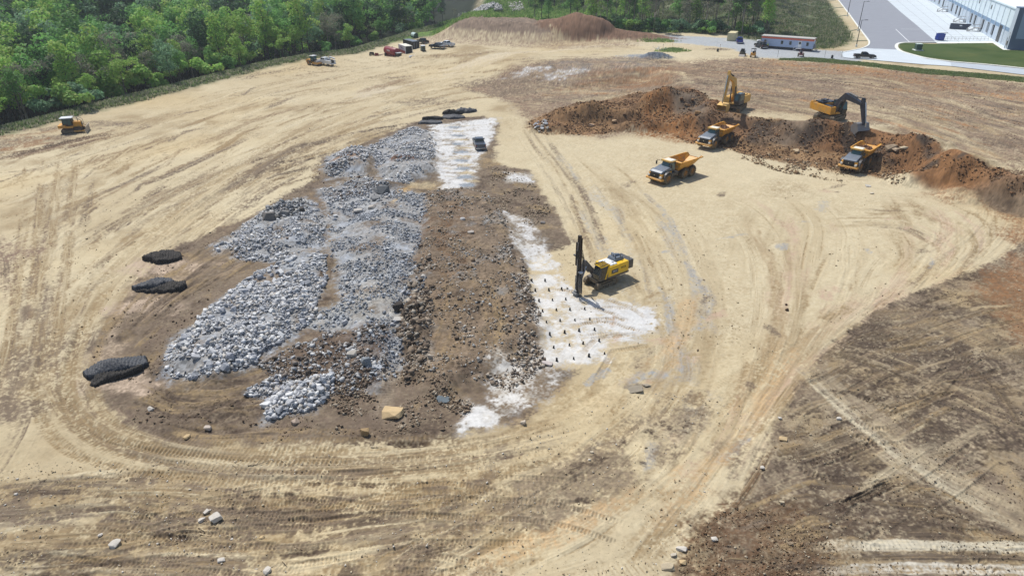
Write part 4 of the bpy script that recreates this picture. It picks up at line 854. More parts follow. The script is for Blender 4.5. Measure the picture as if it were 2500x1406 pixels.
# ------------------------------------------------------------------ excavators
def excavator(label, cbody, carm, cbuck, ccab, J, hyaw=0.0, bopen=0.0, bw=1.9, ctop=None):
    t = empty('excavator', label, 'excavator', 'crawler excavators on the bank')
    for s_ in (-1, 1): crawler(t, s_*1.45, 5.0, 1.15, 0.62)
    MB().box(-1.3, 1.3, -1.2, 1.2, 0.45, 0.95).cyl((0,0,0.9),(0,0,1.25),0.85,n=24).build('undercarriage', DGR, t)
    M = Matrix.Rotation(hyaw, 4, 'Z')
    def B(mb, *a, **k):
        mb.v = [tuple(M @ Vector(p)) for p in mb.v]; return mb.build(*a, **k)
    h = MB().box(-3.1, 1.4, 0.25, 1.55, 1.28, 2.35) if False else MB()
    h.box(-2.9, 1.7, -1.6, -0.55, 1.28, 2.55); h.box(-2.9, -0.6, -0.55, 1.6, 1.28, 2.7); h.box(-0.6, 1.7, -0.5, 0.5, 1.28, 1.6)
    B(h, 'house', cbody, t, bev=0.07)
    B(MB().prism([(-3.5,1.35),(-2.85,1.28),(-2.85,2.75),(-3.3,2.75),(-3.6,2.4)], -1.6, 1.6), 'counterweight', cbody, t, bev=0.1)
    top = MB().box(-2.6,-0.8,-1.3,1.3,2.7,2.92).box(-2.3,-1.5,-0.5,0.4,2.9,3.15).cyl((-1.1,-0.9,2.9),(-1.1,-0.9,3.4),0.09,n=10).box(-0.3,1.4,-1.45,-0.75,2.55,2.65)
    B(top, 'engine_cover', ctop or cbody, t, bev=0.04)
    for hp_ in ([(-0.5,-1.6,2.6),(-0.5,-1.6,3.5),(1.5,-1.6,3.4),(1.7,-1.6,2.5)],[(-2.8,-1.55,2.7),(-2.8,-1.55,3.3),(-0.7,-1.55,3.3)],[(-2.8,1.55,2.7),(-2.8,1.55,3.3),(-0.7,1.55,3.3)]): B(MB().tube(hp_,0.03), 'handrail', DGR, t)
    cab = B(MB().prism([(-0.5,1.3),(1.75,1.3),(1.95,2.0),(1.6,3.3),(-0.45,3.35)], 0.55, 1.6), 'cab', ccab, t, bev=0.05)
    B(MB().box(-0.25,1.55,1.605,1.62,2.0,3.15,tx=0.05).box(-0.25,1.5,0.53,0.545,2.3,3.15).add([(1.93,0.65,2.15),(1.93,1.5,2.15),(1.66,1.5,3.2),(1.66,0.65,3.2)],[(0,1,2,3)]).box(0.0,1.3,0.75,1.4,3.36,3.38), 'cab_window', GLSG, cab)
    F, K, T_, E = [Vector((a, 0, b)) for a, b in J[:4]]
    def arm(name, pts, ws, col, w_=0.55):
        mb = MB(); secs = []
        for i, (p, h_) in enumerate(zip(pts, ws)):
            d = (pts[min(i+1, len(pts)-1)]-pts[max(i-1, 0)]).normalized(); n_ = Vector((-d.z, 0, d.x))
            secs.append([p+n_*h_/2+Vector((0,-w_/2,0)), p+n_*h_/2+Vector((0,w_/2,0)), p-n_*h_/2+Vector((0,w_/2,0)), p-n_*h_/2+Vector((0,-w_/2,0))])
        mb.loft(secs); return B(mb, name, col, t)
    boom = arm('boom', [F, F.lerp(K, 0.5)+Vector((-0.1,0,0.1)), K, K.lerp(T_, 0.5), T_], [0.55, 0.85, 1.0, 0.75, 0.45], carm, 0.62)
    dd = (E-T_).normalized(); back = T_-dd*0.9+Vector((0.2,0,0.15))
    stick = arm('stick', [back, T_, T_.lerp(E, 0.3), E], [0.35, 0.85, 0.7, 0.35], carm, 0.45)
    for s_ in (-1, 1):
        c1 = MB().cyl((1.5, s_*0.45, 1.4), tuple(K.lerp(F, 0.25)+Vector((0.1, s_*0.42, -0.2))), 0.13, n=10); B(c1, 'boom_cylinder', DGR, t)
    B(MB().cyl(tuple(K.lerp(T_, 0.15)+Vector((0,0,0.65))), tuple(back.lerp(K, 0.35)), 0.15, n=10).cyl(tuple(back.lerp(K, 0.35)), tuple(back), 0.08, n=8), 'stick_cylinder', DGR, t)
    n2_ = Vector((dd.z, 0, -dd.x)); 
    if n2_.x < 0: n2_ = -n2_
    B(MB().cyl(tuple(T_+n2_*0.6-dd*0.2), tuple(T_.lerp(E, 0.6)+n2_*0.5), 0.12, n=10).cyl(tuple(T_.lerp(E, 0.6)+n2_*0.5), tuple(E+n2_*0.45-dd*0.3), 0.07, n=8).cyl(tuple(E+n2_*0.45-dd*0.3), tuple(E+dd*0.3+n2_*0.3), 0.1, n=8), 'bucket_cylinder', CHR, t)
    # bucket: curved shell opening toward angle bopen
    ang = bopen; r = 0.85; prof = []
    for k in range(9):
        a = math.radians(100+k*26); prof.append((r*math.cos(a), r*math.sin(a)*1.05))
    prof = [(0.75, 0.55)]+prof[1:]+[(1.0, -0.35)]
    inn = [(x*0.90+0.04, z*0.90) for x, z in prof]
    Rm = Matrix.Rotation(ang, 4, 'Y'); C0 = E+dd*0.35
    def tb(x, y, z): q = Rm @ Vector((x-0.2, y, z-0.7)); return tuple(C0+q)
    mb = MB(); n_ = len(prof)
    vs = [tb(x, y, z) for y in (-bw/2, bw/2) for x, z in prof]+[tb(x, y, z) for y in (-bw/2+0.05, bw/2-0.05) for x, z in inn]; fs = []
    for k in range(n_-1): fs += [(k, k+1, n_+k+1, n_+k), (2*n_+k, 2*n_+k+1, 3*n_+k+1, 3*n_+k)]
    fs += [tuple(range(n_)), tuple(range(n_, 2*n_)), tuple(range(2*n_, 3*n_)), tuple(range(3*n_, 4*n_)), (n_-1, 2*n_-1, 4*n_-1, 3*n_-1), (0, n_, 3*n_, 2*n_)]
    mb.add(vs, fs)
    for k in range(3): # wear ribs
        a, b_ = prof[3+k*2], prof[4+k*2]; mb.cyl(tb(a[0]*1.03, -bw/2, a[1]*1.03), tb(a[0]*1.03, bw/2, a[1]*1.03), 0.05, n=6)
    bk = B(mb, 'bucket', cbuck, t)
    tt = MB()
    for k in range(5):
        y = -bw/2+0.15+k*(bw-0.3)/4; p = Vector(tb(0.95, y, -0.38)); q = Vector(tb(1.35, y, -0.2)); tt.cyl(tuple(p), tuple(q), 0.1, 0.03, n=6)
    B(tt, 'bucket_teeth', STL, bk)
    return t
ex1 = excavator('pale yellow crawler excavator reaching down over the bank, rust coloured spoil beside it', YELB, YELB, YELB, DGR, [(0.4,1.9),(2.0,5.9),(4.7,7.0),(5.6,2.4)], hyaw=R(-8), bopen=R(10)); ex1.scale = (1.06,)*3
face(ex1, (1812,254), (1786,272), mid=(1792,268), tilt=False, dz=0.05)
ex2 = excavator('yellow crawler excavator with black boom holding a large steel bucket over a truck', YEL, mat('arm black', (44,48,60), 0.4, noise=0.4, nscale=2, dirt=(96,92,92)), STL, BLK, [(0.4,1.9),(2.8,4.6),(6.6,4.0),(7.8,0.9)], hyaw=R(66), bopen=R(58), bw=2.4, ctop=NAVY); ex2.scale = (1.15,)*3
face(ex2, (2048,284), (2012,297), mid=(2024,293), tilt=False, dz=0.05)
# ------------------------------------------------------------------ drill rig
def drill_rig():
    t = empty('drill_rig', 'yellow and black crawler drill rig with tall upright mast on white rock dust', 'drill rig')
    for s_ in (-1, 1): crawler(t, s_*1.0, 3.3, 0.85, 0.45)
    MB().box(-1.0,1.0,-0.8,0.8,0.45,1.0).box(-1.6,1.4,-0.9,0.9,0.95,1.15).bar((1.0,-0.9,0.6),(1.0,0.9,0.6),0.25,0.25).build('undercarriage', DGR, t)
    bd = MB().box(-3.1,0.5,-1.2,1.2,1.2,2.55,tx=0.05).build('body', RIGY, t, bev=0.06)
    MB().prism([(-3.15,1.0),(0.4,1.0),(0.4,1.25),(-3.15,1.25)], -1.22, 1.22).build('lower_skirt', DGR, t)
    MB().box(-4.0,-3.15,-1.1,1.1,1.35,2.5).box(-4.15,-3.95,-0.8,-0.1,1.5,2.3).build('rear_cooler', DGR, t, bev=0.05)
    eng = MB().box(-2.9,-1.3,-1.0,0.5,2.55,2.95,tx=0.15,ty=0.15).cyl((-2.6,-0.2,2.9),(-1.6,-0.4,3.05),0.26,n=14).cyl((-2.4,0.3,2.9),(-2.4,0.3,3.35),0.09,n=8).cyl((-1.7,0.2,2.9),(-1.5,0.1,3.3),0.1,n=8).box(-2.1,-1.9,-0.9,-0.2,2.95,3.2)
    eng.build('air_filter_housing', HOODG, t, bev=0.04)
    MB().box(-1.2,0.3,-0.9,1.0,2.55,2.66).cyl((-0.9,0.4,2.6),(-0.9,0.4,2.8),0.13,n=10).cyl((-0.2,-0.3,2.6),(-0.2,-0.3,2.8),0.13,n=10).build('deck', WHT, t, bev=0.03)
    MB().tube([(-3.1,1.15,2.55),(-3.1,1.15,3.1),(-0.3,1.15,3.1),(-0.3,1.15,2.55)],0.025).build('handrail', DGR, t)
    # lettering on the near side
    MB().box(-1.25,-0.1,1.205,1.215,1.55,2.05).build('nameplate', DGR, bd); text('EPIROC', 0.22, WHT, bd, (-0.68,1.225,1.8), (R(90),0,R(180)), 'nameplate_lettering')
    text('HCR', 0.42, BLK, bd, (-2.15,1.215,1.95), (R(90),0,R(180)), 'model_lettering')
    cab = MB().prism([(0.5,1.1),(1.9,1.1),(2.05,1.9),(1.75,2.85),(0.5,2.95)], 0.1, 1.25).build('cab', DGR, t, bev=0.04)
    cw = MB().box(0.75,1.75,1.255,1.27,1.35,2.7,tx=0.1); cw.add([(1.98,0.2,1.3),(2.06,0.2,1.9),(1.8,0.2,2.75),(1.8,1.15,2.75),(2.06,1.15,1.9),(1.98,1.15,1.3)], [(0,1,2,3,4,5)]); cw.build('cab_window', GLS, cab)
    MB().prism([(0.35,2.75),(0.9,1.2),(1.1,1.2),(0.55,2.95),(1.85,2.88),(1.95,2.95),(0.35,3.08)], 1.27, 1.32).box(0.4,1.85,0.1,1.3,2.95,3.02).build('cab_trim', RIGY, t)
    gd = MB()
    for k in range(6): gd.bar((0.6+k*0.22,0.15,3.07),(0.6+k*0.22,1.2,3.07),0.05,0.05)
    gd.box(0.5,1.9,0.12,0.16,3.04,3.1).box(0.5,1.9,1.18,1.22,3.04,3.1); gd.build('roof_grille', BLK, t)
    BM = mat('boom grey', (112,108,106), 0.5, noise=0.5, nscale=3, dirt=(70,66,62))
    MB().bar((0.7,-0.5,1.5),(2.5,-0.35,3.5),0.42,0.46).bar((1.5,-0.45,2.0),(2.3,-0.4,2.9),0.2,0.6).build('boom', BM, t, bev=0.03)
    MB().bar((2.4,-0.35,3.55),(3.55,0.25,1.7),0.36,0.42).build('boom_arm', BM, t, bev=0.03)
    MB().cyl((0.9,-0.5,1.2),(2.0,-0.4,2.5),0.1,n=10).cyl((2.3,-0.1,2.9),(3.4,0.3,1.5),0.08,n=10).build('boom_cylinder', CHR, t)
    mx, my = 4.0, 0.42; lean = 0.05
    def m(x, y, z): return (mx+x+lean*z*0.0, my+y-0.006*z, z)
    ms = MB().bar(m(0,0,0.25),m(0,0,7.3),0.34,0.30); ms.bar(m(-0.18,0.16,2.3),m(-0.18,0.16,7.0),0.12,0.14); ms.bar(m(0.0,-0.3,3.6),m(0.0,-0.3,6.4),0.26,0.3)
    for k in range(14): ms.bar(m(-0.2,-0.2,0.8+k*0.46),m(0.2,0.2,0.8+k*0.46),0.05,0.05)
    ms.build('mast', mat('mast black', (38,30,28), 0.5, noise=0.6, nscale=4, dirt=(78,58,48)), t)
    MB().cyl(m(0.22,0.0,0.0),m(0.22,0.0,6.5),0.055,n=8).build('drill_rod', STL, t)
    MB().bar(m(0.2,0,4.6),m(0.2,0,5.6),0.3,0.42).cyl(m(0.3,-0.1,4.9),m(0.3,-0.5,4.9),0.12,n=8).build('rock_drill', BLK, t)
    dc = MB().cyl(m(0.15,0.52,1.1),m(0.15,0.52,3.0),0.27,n=16).cyl(m(0.15,0.52,0.5),m(0.15,0.52,1.1),0.12,0.27,n=16); dc.build('dust_separator', DGR, t, smooth=True)
    MB().cyl(m(0.15,0.52,3.0),m(0.15,0.52,3.06),0.27,n=16).build('separator_cap', WHT, t)
    MB().cyl(m(0.2,0,0.02),m(0.2,0,0.6),0.36,0.28,n=16).box(mx-0.3,mx+0.6,my-0.35,my+0.35,0.25,0.4).bar(m(-0.1,-0.5,0.1),m(-0.1,-0.5,2.2),0.08,0.08).build('dust_hood', mat('hood grey', (122,124,124), 0.7, noise=0.5, nscale=4, dirt=(190,188,182)), t)
    for k in range(3):
        pts = [m(0.3+0.02*k,0.4+k*0.05,3.6-0.4*k)]
        for j in range(9): a = j/8*math.pi; pts.append(m(0.35+0.35*math.sin(a)+0.1*k,0.55+0.15*math.sin(a),3.6-0.4*k-(3.2-0.5*k)*j/8))
        MB().tube(pts, 0.035, n=6).build('hose', RUB, t)
    MB().tube([m(0.3,0.75,2.9),m(0.55,1.15,2.3),m(0.65,1.4,1.2),m(0.6,1.15,0.35),m(0.3,0.5,0.1),m(0.2,0.2,0.1)],0.06).build('hose', RUB, t)
    for k in range(4): MB().tube([m(-0.2,0.1*k-0.1,5.2+0.2*k),m(-0.55,0.1*k,4.4),m(-0.6,0.1*k,3.3),m(-0.9,0.1*k-0.3,2.6)],0.03).build('hose', RUB, t)
    return t
rig = drill_rig()
for ch in rig.children:
    if ch.name.split('.')[0] in ('body','lower_skirt','rear_cooler','air_filter_housing','deck','handrail','cab','cab_trim','roof_grille'): ch.location.x = -0.5; ch.scale = (0.94, 0.94, 0.97)
face(rig, (1508,690), (1455,711), off=0.5, tilt=False); 
_c = P(1466, 700); _y = math.atan2(*(reversed((P(1452,712)-P(1502,693)).to_2d()))); rig.rotation_euler = (0, 0, _y)
rig.location = (10.45, 71.9, zs(10.45, 71.9)+0.02)
# ------------------------------------------------------------------ bulldozer
def bulldozer():
    t = empty('bulldozer', 'yellow crawler bulldozer pushing soil beside the woods edge', 'bulldozer')
    for s_ in (-1, 1): crawler(t, s_*0.95, 3.9, 1.0, 0.56, mat('dusty track', (92,80,72), 0.8, noise=0.6, nscale=3, dirt=(60,52,46)))
    MB().box(-1.7,1.6,-0.65,0.65,0.5,1.2).build('chassis', DGR, t)
    MB().prism([(0.3,1.1),(1.9,1.1),(1.9,2.05),(1.75,2.2),(0.3,2.3)], -0.55, 0.55).build('bonnet', YEL, t, bev=0.05)
    MB().box(1.88,1.95,-0.45,0.45,1.2,2.0).build('grille', BLK, t)
    MB().box(-2.3,-0.9,-1.2,1.2,1.15,1.75).box(-0.9,0.4,-1.15,-0.6,1.1,1.5).box(-0.9,0.4,0.6,1.15,1.1,1.5).build('body', YEL, t, bev=0.05)
    cab = MB().prism([(-1.5,1.5),(0.35,1.5),(0.45,2.1),(0.2,3.0),(-1.4,3.0)], -0.8, 0.8).build('cab', BLK, t, bev=0.04)
    w_ = MB()
    for s_ in (-1, 1): w_.box(-1.3,-0.55,s_*0.805-0.01,s_*0.805+0.01,1.9,2.9).box(-0.45,0.15,s_*0.805-0.01,s_*0.805+0.01,1.7,2.9)
    w_.build('cab_window', GLSG, cab)
    MB().box(-1.8,0.5,-0.95,0.95,3.02,3.14,tx=0.1,ty=0.08).build('roof', WHT, t, bev=0.03)
    rp = MB()
    for s_ in (-1, 1): rp.tube([(0.5,s_*0.9,3.05),(1.3,s_*0.85,3.0),(2.0,s_*0.7,2.5),(2.15,s_*0.6,1.4)],0.05)
    for k in range(3): rp.tube([(0.7+k*0.5,-0.9,3.03-k*0.1),(0.7+k*0.5,0.9,3.03-k*0.1)],0.04)
    rp.build('sweep_guard', STL, t)
    bl = MB(); pr = [(2.75,0.05),(2.68,0.35),(2.66,0.7),(2.72,1.05),(2.85,1.35)]; pr2 = [(x-0.1, z) for x, z in reversed(pr)]
    bl.prism(pr+pr2, -1.75, 1.75); bl.build('blade', STL, t)
    for s_ in (-1, 1): MB().bar((0.4,s_*1.3,0.5),(2.62,s_*1.3,0.45),0.2,0.25).cyl((1.7,s_*0.5,1.7),(2.6,s_*0.5,0.9),0.07,n=8).build('push_arm', YEL, t)
    MB().cyl((1.2,0.3,2.2),(1.2,0.3,2.9),0.07,n=8).build('exhaust', DGR, t)
    return t
bd_ = bulldozer(); face(bd_, (156,325), (208,321), off=0.47)
# ------------------------------------------------------------------ roller
def roller():
    t = empty('road_roller', 'yellow single drum roller parked beside the white service truck', 'roller')
    for s_ in (-1, 1): wheel(t, -1.5, s_*0.85, 0.75, 0.55, side=s_)
    MB().prism([(-2.9,0.8),(-0.7,0.8),(-0.7,1.45),(-1.3,1.75),(-2.7,1.65)], -0.75, 0.75).build('engine_hood', YEL, t, bev=0.08)
    MB().revolve([(-1.05,0.72),(-1.05,0.75),(1.05,0.75),(1.05,0.72)], (1.6,0,0.76), 'y', 28).build('drum', STL, t, smooth=True)
    MB().box(0.5,2.6,-1.25,-1.1,0.55,1.05).box(0.5,2.6,1.1,1.25,0.55,1.05).box(0.4,0.65,-1.25,1.25,0.55,1.15).box(2.5,2.7,-1.25,1.25,0.6,1.05).build('drum_frame', YEL, t, bev=0.03)
    cab = MB().box(-0.9,0.5,-0.75,0.75,1.1,2.75,tx=0.08,ty=0.05).build('cab', BLK, t, bev=0.04)
    MB().box(-0.7,0.3,-0.765,-0.75,1.5,2.6).box(-0.7,0.3,0.75,0.765,1.5,2.6).box(0.46,0.47,-0.6,0.6,1.5,2.6).build('cab_window', GLSG, cab)
    MB().box(-1.05,0.65,-0.9,0.9,2.76,2.9,tx=0.06,ty=0.06).build('roof', WHT, t)
    return t
rl = roller(); face(rl, (754,158), (786,162), off=0.45)
# ------------------------------------------------------------------ pickups and trucks
def pickup(label, paint, bed='open', L=5.8, dark=False, group='pickup trucks on the site', name='pickup_truck'):
    t = empty(name, label, 'pickup truck', group)
    h = L/2; w_ = 0.98
    body = MB(); body.prism([(-h,0.62),(h-0.05,0.55),(h,0.75),(h-0.05,1.05),(h-0.35,1.16),(0.95,1.24),(-0.9,1.24),(-h,1.22)] if False else [(0.95,0.5),(h-0.1,0.5),(h,0.7),(h-0.02,1.0),(h-0.3,1.14),(0.95,1.22)], -w_, w_)
    body.box(-1.05,0.95,-w_,w_,0.5,1.24).build('body', paint, t, bev=0.05)
    cab = MB(); cab.loft([[(1.0,-0.93,1.24),(1.0,0.93,1.24),(-1.0,0.93,1.24),(-1.0,-0.93,1.24)],[(0.42,-0.76,1.83),(0.42,0.76,1.83),(-0.88,0.76,1.83),(-0.88,-0.76,1.83)],[(0.34,-0.7,1.88),(0.34,0.7,1.88),(-0.8,0.7,1.88),(-0.8,-0.7,1.88)]])
    cb = cab.build('cab', paint, t)
    gl = MB(); e = 0.012
    gl.add([(0.93+e,-0.8,1.31),(0.93+e,0.8,1.31),(0.47+e,0.66,1.78),(0.47+e,-0.66,1.78)], [(0,1,2,3)])
    gl.add([(-0.985-e,-0.8,1.31),(-0.985-e,0.8,1.31),(-0.9-e,0.66,1.78),(-0.9-e,-0.66,1.78)], [(0,1,2,3)])
    for s_ in (-1, 1):
        for x0, x1, x2, x3 in ((0.75,0.05,0.05,0.38),(-0.05,-0.85,-0.8,-0.05)):
            gl.add([(x0,s_*(0.91+e),1.31),(x1,s_*(0.91+e),1.31),(x2,s_*(0.78+e),1.77),(x3,s_*(0.78+e),1.77)], [(0,1,2,3)])
    gl.build('window', GLS, cb)
    bd = MB()
    if bed == 'flat': bd.box(-h,-1.1,-1.08,1.08,1.12,1.24).box(-1.2,-1.1,-1.05,1.05,1.24,1.8); bd.box(-h+0.1,-1.15,-0.45,0.45,0.55,1.12)
    else:
        for s_ in (-1, 1): bd.box(-h,-1.08,min(s_*0.86,s_*w_),max(s_*0.86,s_*w_),0.55,1.24)
        bd.box(-h,-h+0.1,-0.86,0.86,0.55,1.24); bd.box(-h+0.1,-1.08,-0.86,0.86,0.72,0.8)
        if bed == 'cover': bd.box(-h+0.05,-1.1,-0.9,0.9,1.22,1.27)
    bd.build('bed', paint if bed != 'flat' else HOODG, t)
    if bed == 'open': MB().box(-h+0.11,-1.1,-0.85,0.85,0.80,0.82).build('bed_liner', BLK, t)
    MB().box(h-0.05,h+0.12,-0.95,0.95,0.42,0.68).build('front_bumper', CHR if not dark else BLK, t, bev=0.03); MB().box(-h-0.15,-h,-0.92,0.92,0.45,0.62).build('rear_bumper', CHR, t, bev=0.03)
    MB().box(h-0.02,h+0.015,-0.55,0.55,0.72,1.0).build('grille', BLK, t)
    for s_ in (-1, 1):
        MB().box(h-0.08,h+0.02,s_*0.78-0.16,s_*0.78+0.16,0.78,0.98).build('headlight', LAMPW, t); MB().box(-h-0.02,-h+0.05,s_*0.9-0.07,s_*0.9+0.07,0.8,1.15).build('taillight', LAMPR, t)
        MB().box(0.62,0.8,s_*1.08-0.1,s_*1.08+0.1,1.25,1.45).build('wing_mirror', BLK, t)
        for x in (h-0.98, -h+1.15): wheel(t, x, s_*0.85, 0.41, 0.27, RIMG, side=s_, n=16)
    return t
p1 = pickup('dark grey pickup truck parked alone on the white dusted strip by the rubble', mat('grey car paint', (88,98,112), 0.3, metal=0.5, noise=0.2, nscale=2, dirt=(150,140,120)), dark=True, bed='cover'); face(p1, (1175,371), (1164,345), off=0.47)
p2 = pickup('black crew cab pickup driving on the pale concrete apron', BLK, dark=True, L=5.9); face(p2, (2090,143), (2130,144), tilt=False)
p3 = pickup('blue pickup truck seen from behind next to the tan container', BLU, dark=True); face(p3, (1807,112), (1803,98), tilt=False, off=0.45)
p4 = pickup('black pickup truck behind the long black container', BLK, dark=True, L=6.0); face(p4, (1047,108), (1019,106.5), tilt=False)
p5 = pickup('dark blue flatbed pickup in front of the white pickup', NAVY, bed='flat', dark=True, L=6.1); face(p5, (1088,120.5), (1050,119), tilt=False)
p6 = pickup('white crew cab pickup parked behind the dark flatbed', WHT, L=6.0); face(p6, (1107,115.5), (1074,113.5), tilt=False)
p7 = pickup('black pickup with ladder rack parked at the left end of the mobile office', BLK, dark=True, L=5.6); face(p7, (1868,121), (1846,114), tilt=False)
MB().tube([(-2.6,-0.9,1.2),(-2.6,-0.9,2.2),(0.6,-0.9,2.2)],0.04).tube([(-2.6,0.9,1.2),(-2.6,0.9,2.2),(0.6,0.9,2.2)],0.04).tube([(-2.6,-0.9,2.2),(-2.6,0.9,2.2)],0.04).tube([(-1.2,-0.9,2.2),(-1.2,0.9,2.2)],0.04).tube([(0.5,-0.9,2.2),(0.5,0.9,2.2)],0.04).build('ladder_rack', STL, p7)
def service_truck():
    t = empty('service_truck', 'white crew cab service truck with utility body and folded crane', 'truck')
    MB().prism([(1.2,0.6),(3.2,0.6),(3.3,1.0),(3.2,1.5),(1.6,1.7),(1.2,1.7)], -0.95, 0.95).box(-0.6,1.2,-1.05,1.05,0.6,1.7).build('body', WHT, t, bev=0.06)
    cab = MB().loft([[(1.5,-1.0,1.7),(1.5,1.0,1.7),(-0.6,1.0,1.7),(-0.6,-1.0,1.7)],[(1.0,-0.88,2.4),(1.0,0.88,2.4),(-0.5,0.88,2.4),(-0.5,-0.88,2.4)]]).build('cab', WHT, t, bev=0.04)
    g = MB(); g.add([(1.47,-0.85,1.78),(1.47,0.85,1.78),(1.06,0.76,2.32),(1.06,-0.76,2.32)],[(0,1,2,3)])
    for s_ in (-1, 1):
        for a, b in ((0.35,1.05),(-0.45,0.22)): g.box(a,b,s_*0.955-0.02,s_*0.955+0.02,1.8,2.3,tx=0.06)
    g.build('window', GLS, cab)
    ub = MB()
    for s_ in (-1, 1): ub.box(-3.4,-0.7,min(s_*0.6,s_*1.12),max(s_*0.6,s_*1.12),0.75,1.75)
    ub.box(-3.4,-0.7,-0.6,0.6,0.75,0.95).box(-3.6,-3.4,-1.1,1.1,0.6,0.85).build('utility_body', WHT, t, bev=0.03)
    MB().box(-3.2,-1.0,-0.55,0.5,0.96,1.6).box(-2.8,-2.3,-0.5,-0.1,1.6,1.9).cyl((-1.4,0.2,1.0),(-1.4,0.2,1.9),0.22,n=10).build('equipment', BLK, t)
    MB().cyl((-1.0,-0.85,1.7),(-1.0,-0.85,2.5),0.18,n=12).bar((-1.0,-0.85,2.5),(-3.6,-0.7,2.2),0.3,0.34).build('crane', WHT, t)
    for s_ in (-1, 1):
        wheel(t, 2.2, s_*0.9, 0.48, 0.3, RIMG, side=s_, n=16); wheel(t, -2.0, s_*0.85, 0.48, 0.5, RIMG, side=s_, n=16)
        MB().box(3.22,3.32,s_*0.7-0.15,s_*0.7+0.15,1.0,1.25).build('headlight', LAMPW, t); MB().box(-3.62,-3.58,s_*0.95-0.08,s_*0.95+0.08,0.65,0.8).build('taillight', LAMPR, t)
    return t
st_ = service_truck(); face(st_, (816,163), (777,157), off=0.5)
# ------------------------------------------------------------------ containers, tank, site clutter
def container(label, m, L=6.06, doors='closed', lower=None, z=0.1):
    t = empty('shipping_container', label, 'container', 'steel containers'); h = L/2
    w_ = MB(); prof = []; n = int(L/0.28)
    for s_ in (-1, 1):
        secs = []
        for k in range(n*2+1):
            x = -h+0.06+(L-0.12)*k/(n*2); o = 0.0 if (k//1) % 2 else 0.05; secs.append([(x, s_*(1.21-o), 0.14),(x, s_*(1.21-o), 2.5)])
        w_.loft(secs, close=False, caps=False)
    w_.box(-h,h,-1.2,1.2,0.1,0.16).box(-h,-h+0.05,-1.15,1.15,0.14,2.5); w_.build('wall', m, t)
    rf = MB().box(-h,h,-1.22,1.22,2.52,2.58).build('roof', WHR if m is WHT else m, t)
    fr = MB()
    for s_ in (-1, 1):
        for x in (-h, h-0.14): fr.box(x,x+0.14,s_*1.22-0.07,s_*1.22+0.07,0,2.6)
        fr.box(-h,h,s_*1.22-0.04,s_*1.22+0.04,0.0,0.16).box(-h,h,s_*1.22-0.04,s_*1.22+0.04,2.44,2.6)
    fr.box(h-0.14,h,-1.2,1.2,2.44,2.6).box(h-0.14,h,-1.2,1.2,0,0.16); fr.build('frame', m, t)
    if doors == 'closed':
        for s_ in (-1, 1):
            d = MB().box(h-0.06,h-0.01,min(s_*0.02,s_*1.14),max(s_*0.02,s_*1.14),0.18,2.42)
            for y in (0.3, 0.85): d.cyl((h+0.02,s_*y,0.2),(h+0.02,s_*y,2.4),0.02,n=6)
            d.build('door', m, t)
    else: MB().box(h-0.3,h-0.25,-1.1,1.1,0.2,2.4).build('doorway', BLK, t)  # black panel stands in for the shade inside the open container
    return t
c1 = container('white container with red lower half and open dark doorway beside the red tank', WHT, doors='open'); face(c1, (974,127.5), (1008,132), tilt=False, off=0.5)
MB().box(-2.95,2.95,1.235,1.255,0.05,1.05).box(-2.95,2.95,-1.255,-1.235,0.05,1.05).build('red_lower_panel', RED, c1)
for s_ in (-1, 1):
    lg = MB(); Y_ = s_*1.24
    lg.tube([(-0.9*s_*-1,Y_,2.05),(-0.75*s_*-1,Y_,1.8),(0.2*s_*-1,Y_,1.72)],0.07).bar((-0.6*s_*-1,Y_,1.72),(1.3*s_*-1,Y_,1.60),0.03,0.13); lg.build('dark_logo', NAVY, c1)
    MB().bar((-0.4*s_*-1,Y_,1.92),(0.4*s_*-1,Y_,1.90),0.03,0.08).build('red_logo', RED, c1)
c2 = container('long black container standing between the white container and the black pickup', BLK, L=7.4); face(c2, (984,116.5), (1026,120), tilt=False, off=0.5)
MB().box(3.7,3.72,-0.9,-0.6,0.4,2.2).box(3.7,3.72,0.1,0.3,0.4,2.2).build('door_sticker', HOODG, c2)
MB().box(-3.6,3.6,-1.15,1.15,2.585,2.60).build('grey_roof_skin', HOODG, c2)  # thin grey sheet over the black roof
c3 = container('tan container standing on the grey gravel lot by the woods', mat('container tan', (214,202,160), 0.6, noise=0.3, nscale=2, dirt=(170,150,110))); face(c3, (1793,94), (1781,103), tilt=False, off=0.5)
tk = empty('fuel_tank', 'large faded red cylindrical fuel tank lying on skids', 'tank')
MB().revolve([(-3.6,0.02),(-3.58,0.7),(-3.45,1.1),(-3.2,1.25),(3.2,1.25),(3.45,1.1),(3.58,0.7),(3.6,0.02)], (0,0,1.45), 'x', 28).build('tank_shell', RED, tk, smooth=True)
MB().box(-2.6,-2.3,-1.1,1.1,0,0.6).box(2.3,2.6,-1.1,1.1,0,0.6).bar((-3.4,-0.9,0.1),(3.6,-0.9,0.1),0.2,0.2).bar((-3.4,0.9,0.1),(3.6,0.9,0.1),0.2,0.2).build('skid', RED, tk)
MB().box(3.7,5.0,-0.8,0.8,0.2,1.3).build('pump_box', BLK, tk, bev=0.04); MB().box(3.65,5.05,-0.85,0.85,1.35,1.45).build('pump_cover', WHT, tk)
sg = MB().box(-0.9,0.9,-1.28,-1.262,1.5,1.95); so = sg.build('label_plate', WHT, tk); MB().box(-0.6,-0.3,-1.292,-1.281,1.64,1.82).box(-0.3,0.65,-1.292,-1.281,1.66,1.76).build('plate_lettering', RED, so)
MB().cyl((0.5,0,2.65),(0.5,0,2.85),0.25,n=12).cyl((-1.5,0,2.65),(-1.5,0,2.8),0.15,n=12).build('hatch', RED, tk)
face(tk, (935,133.5), (984,138), tilt=False, off=0.46)
gn = empty('generator', 'small grey generator on skids beside the black container', 'generator')
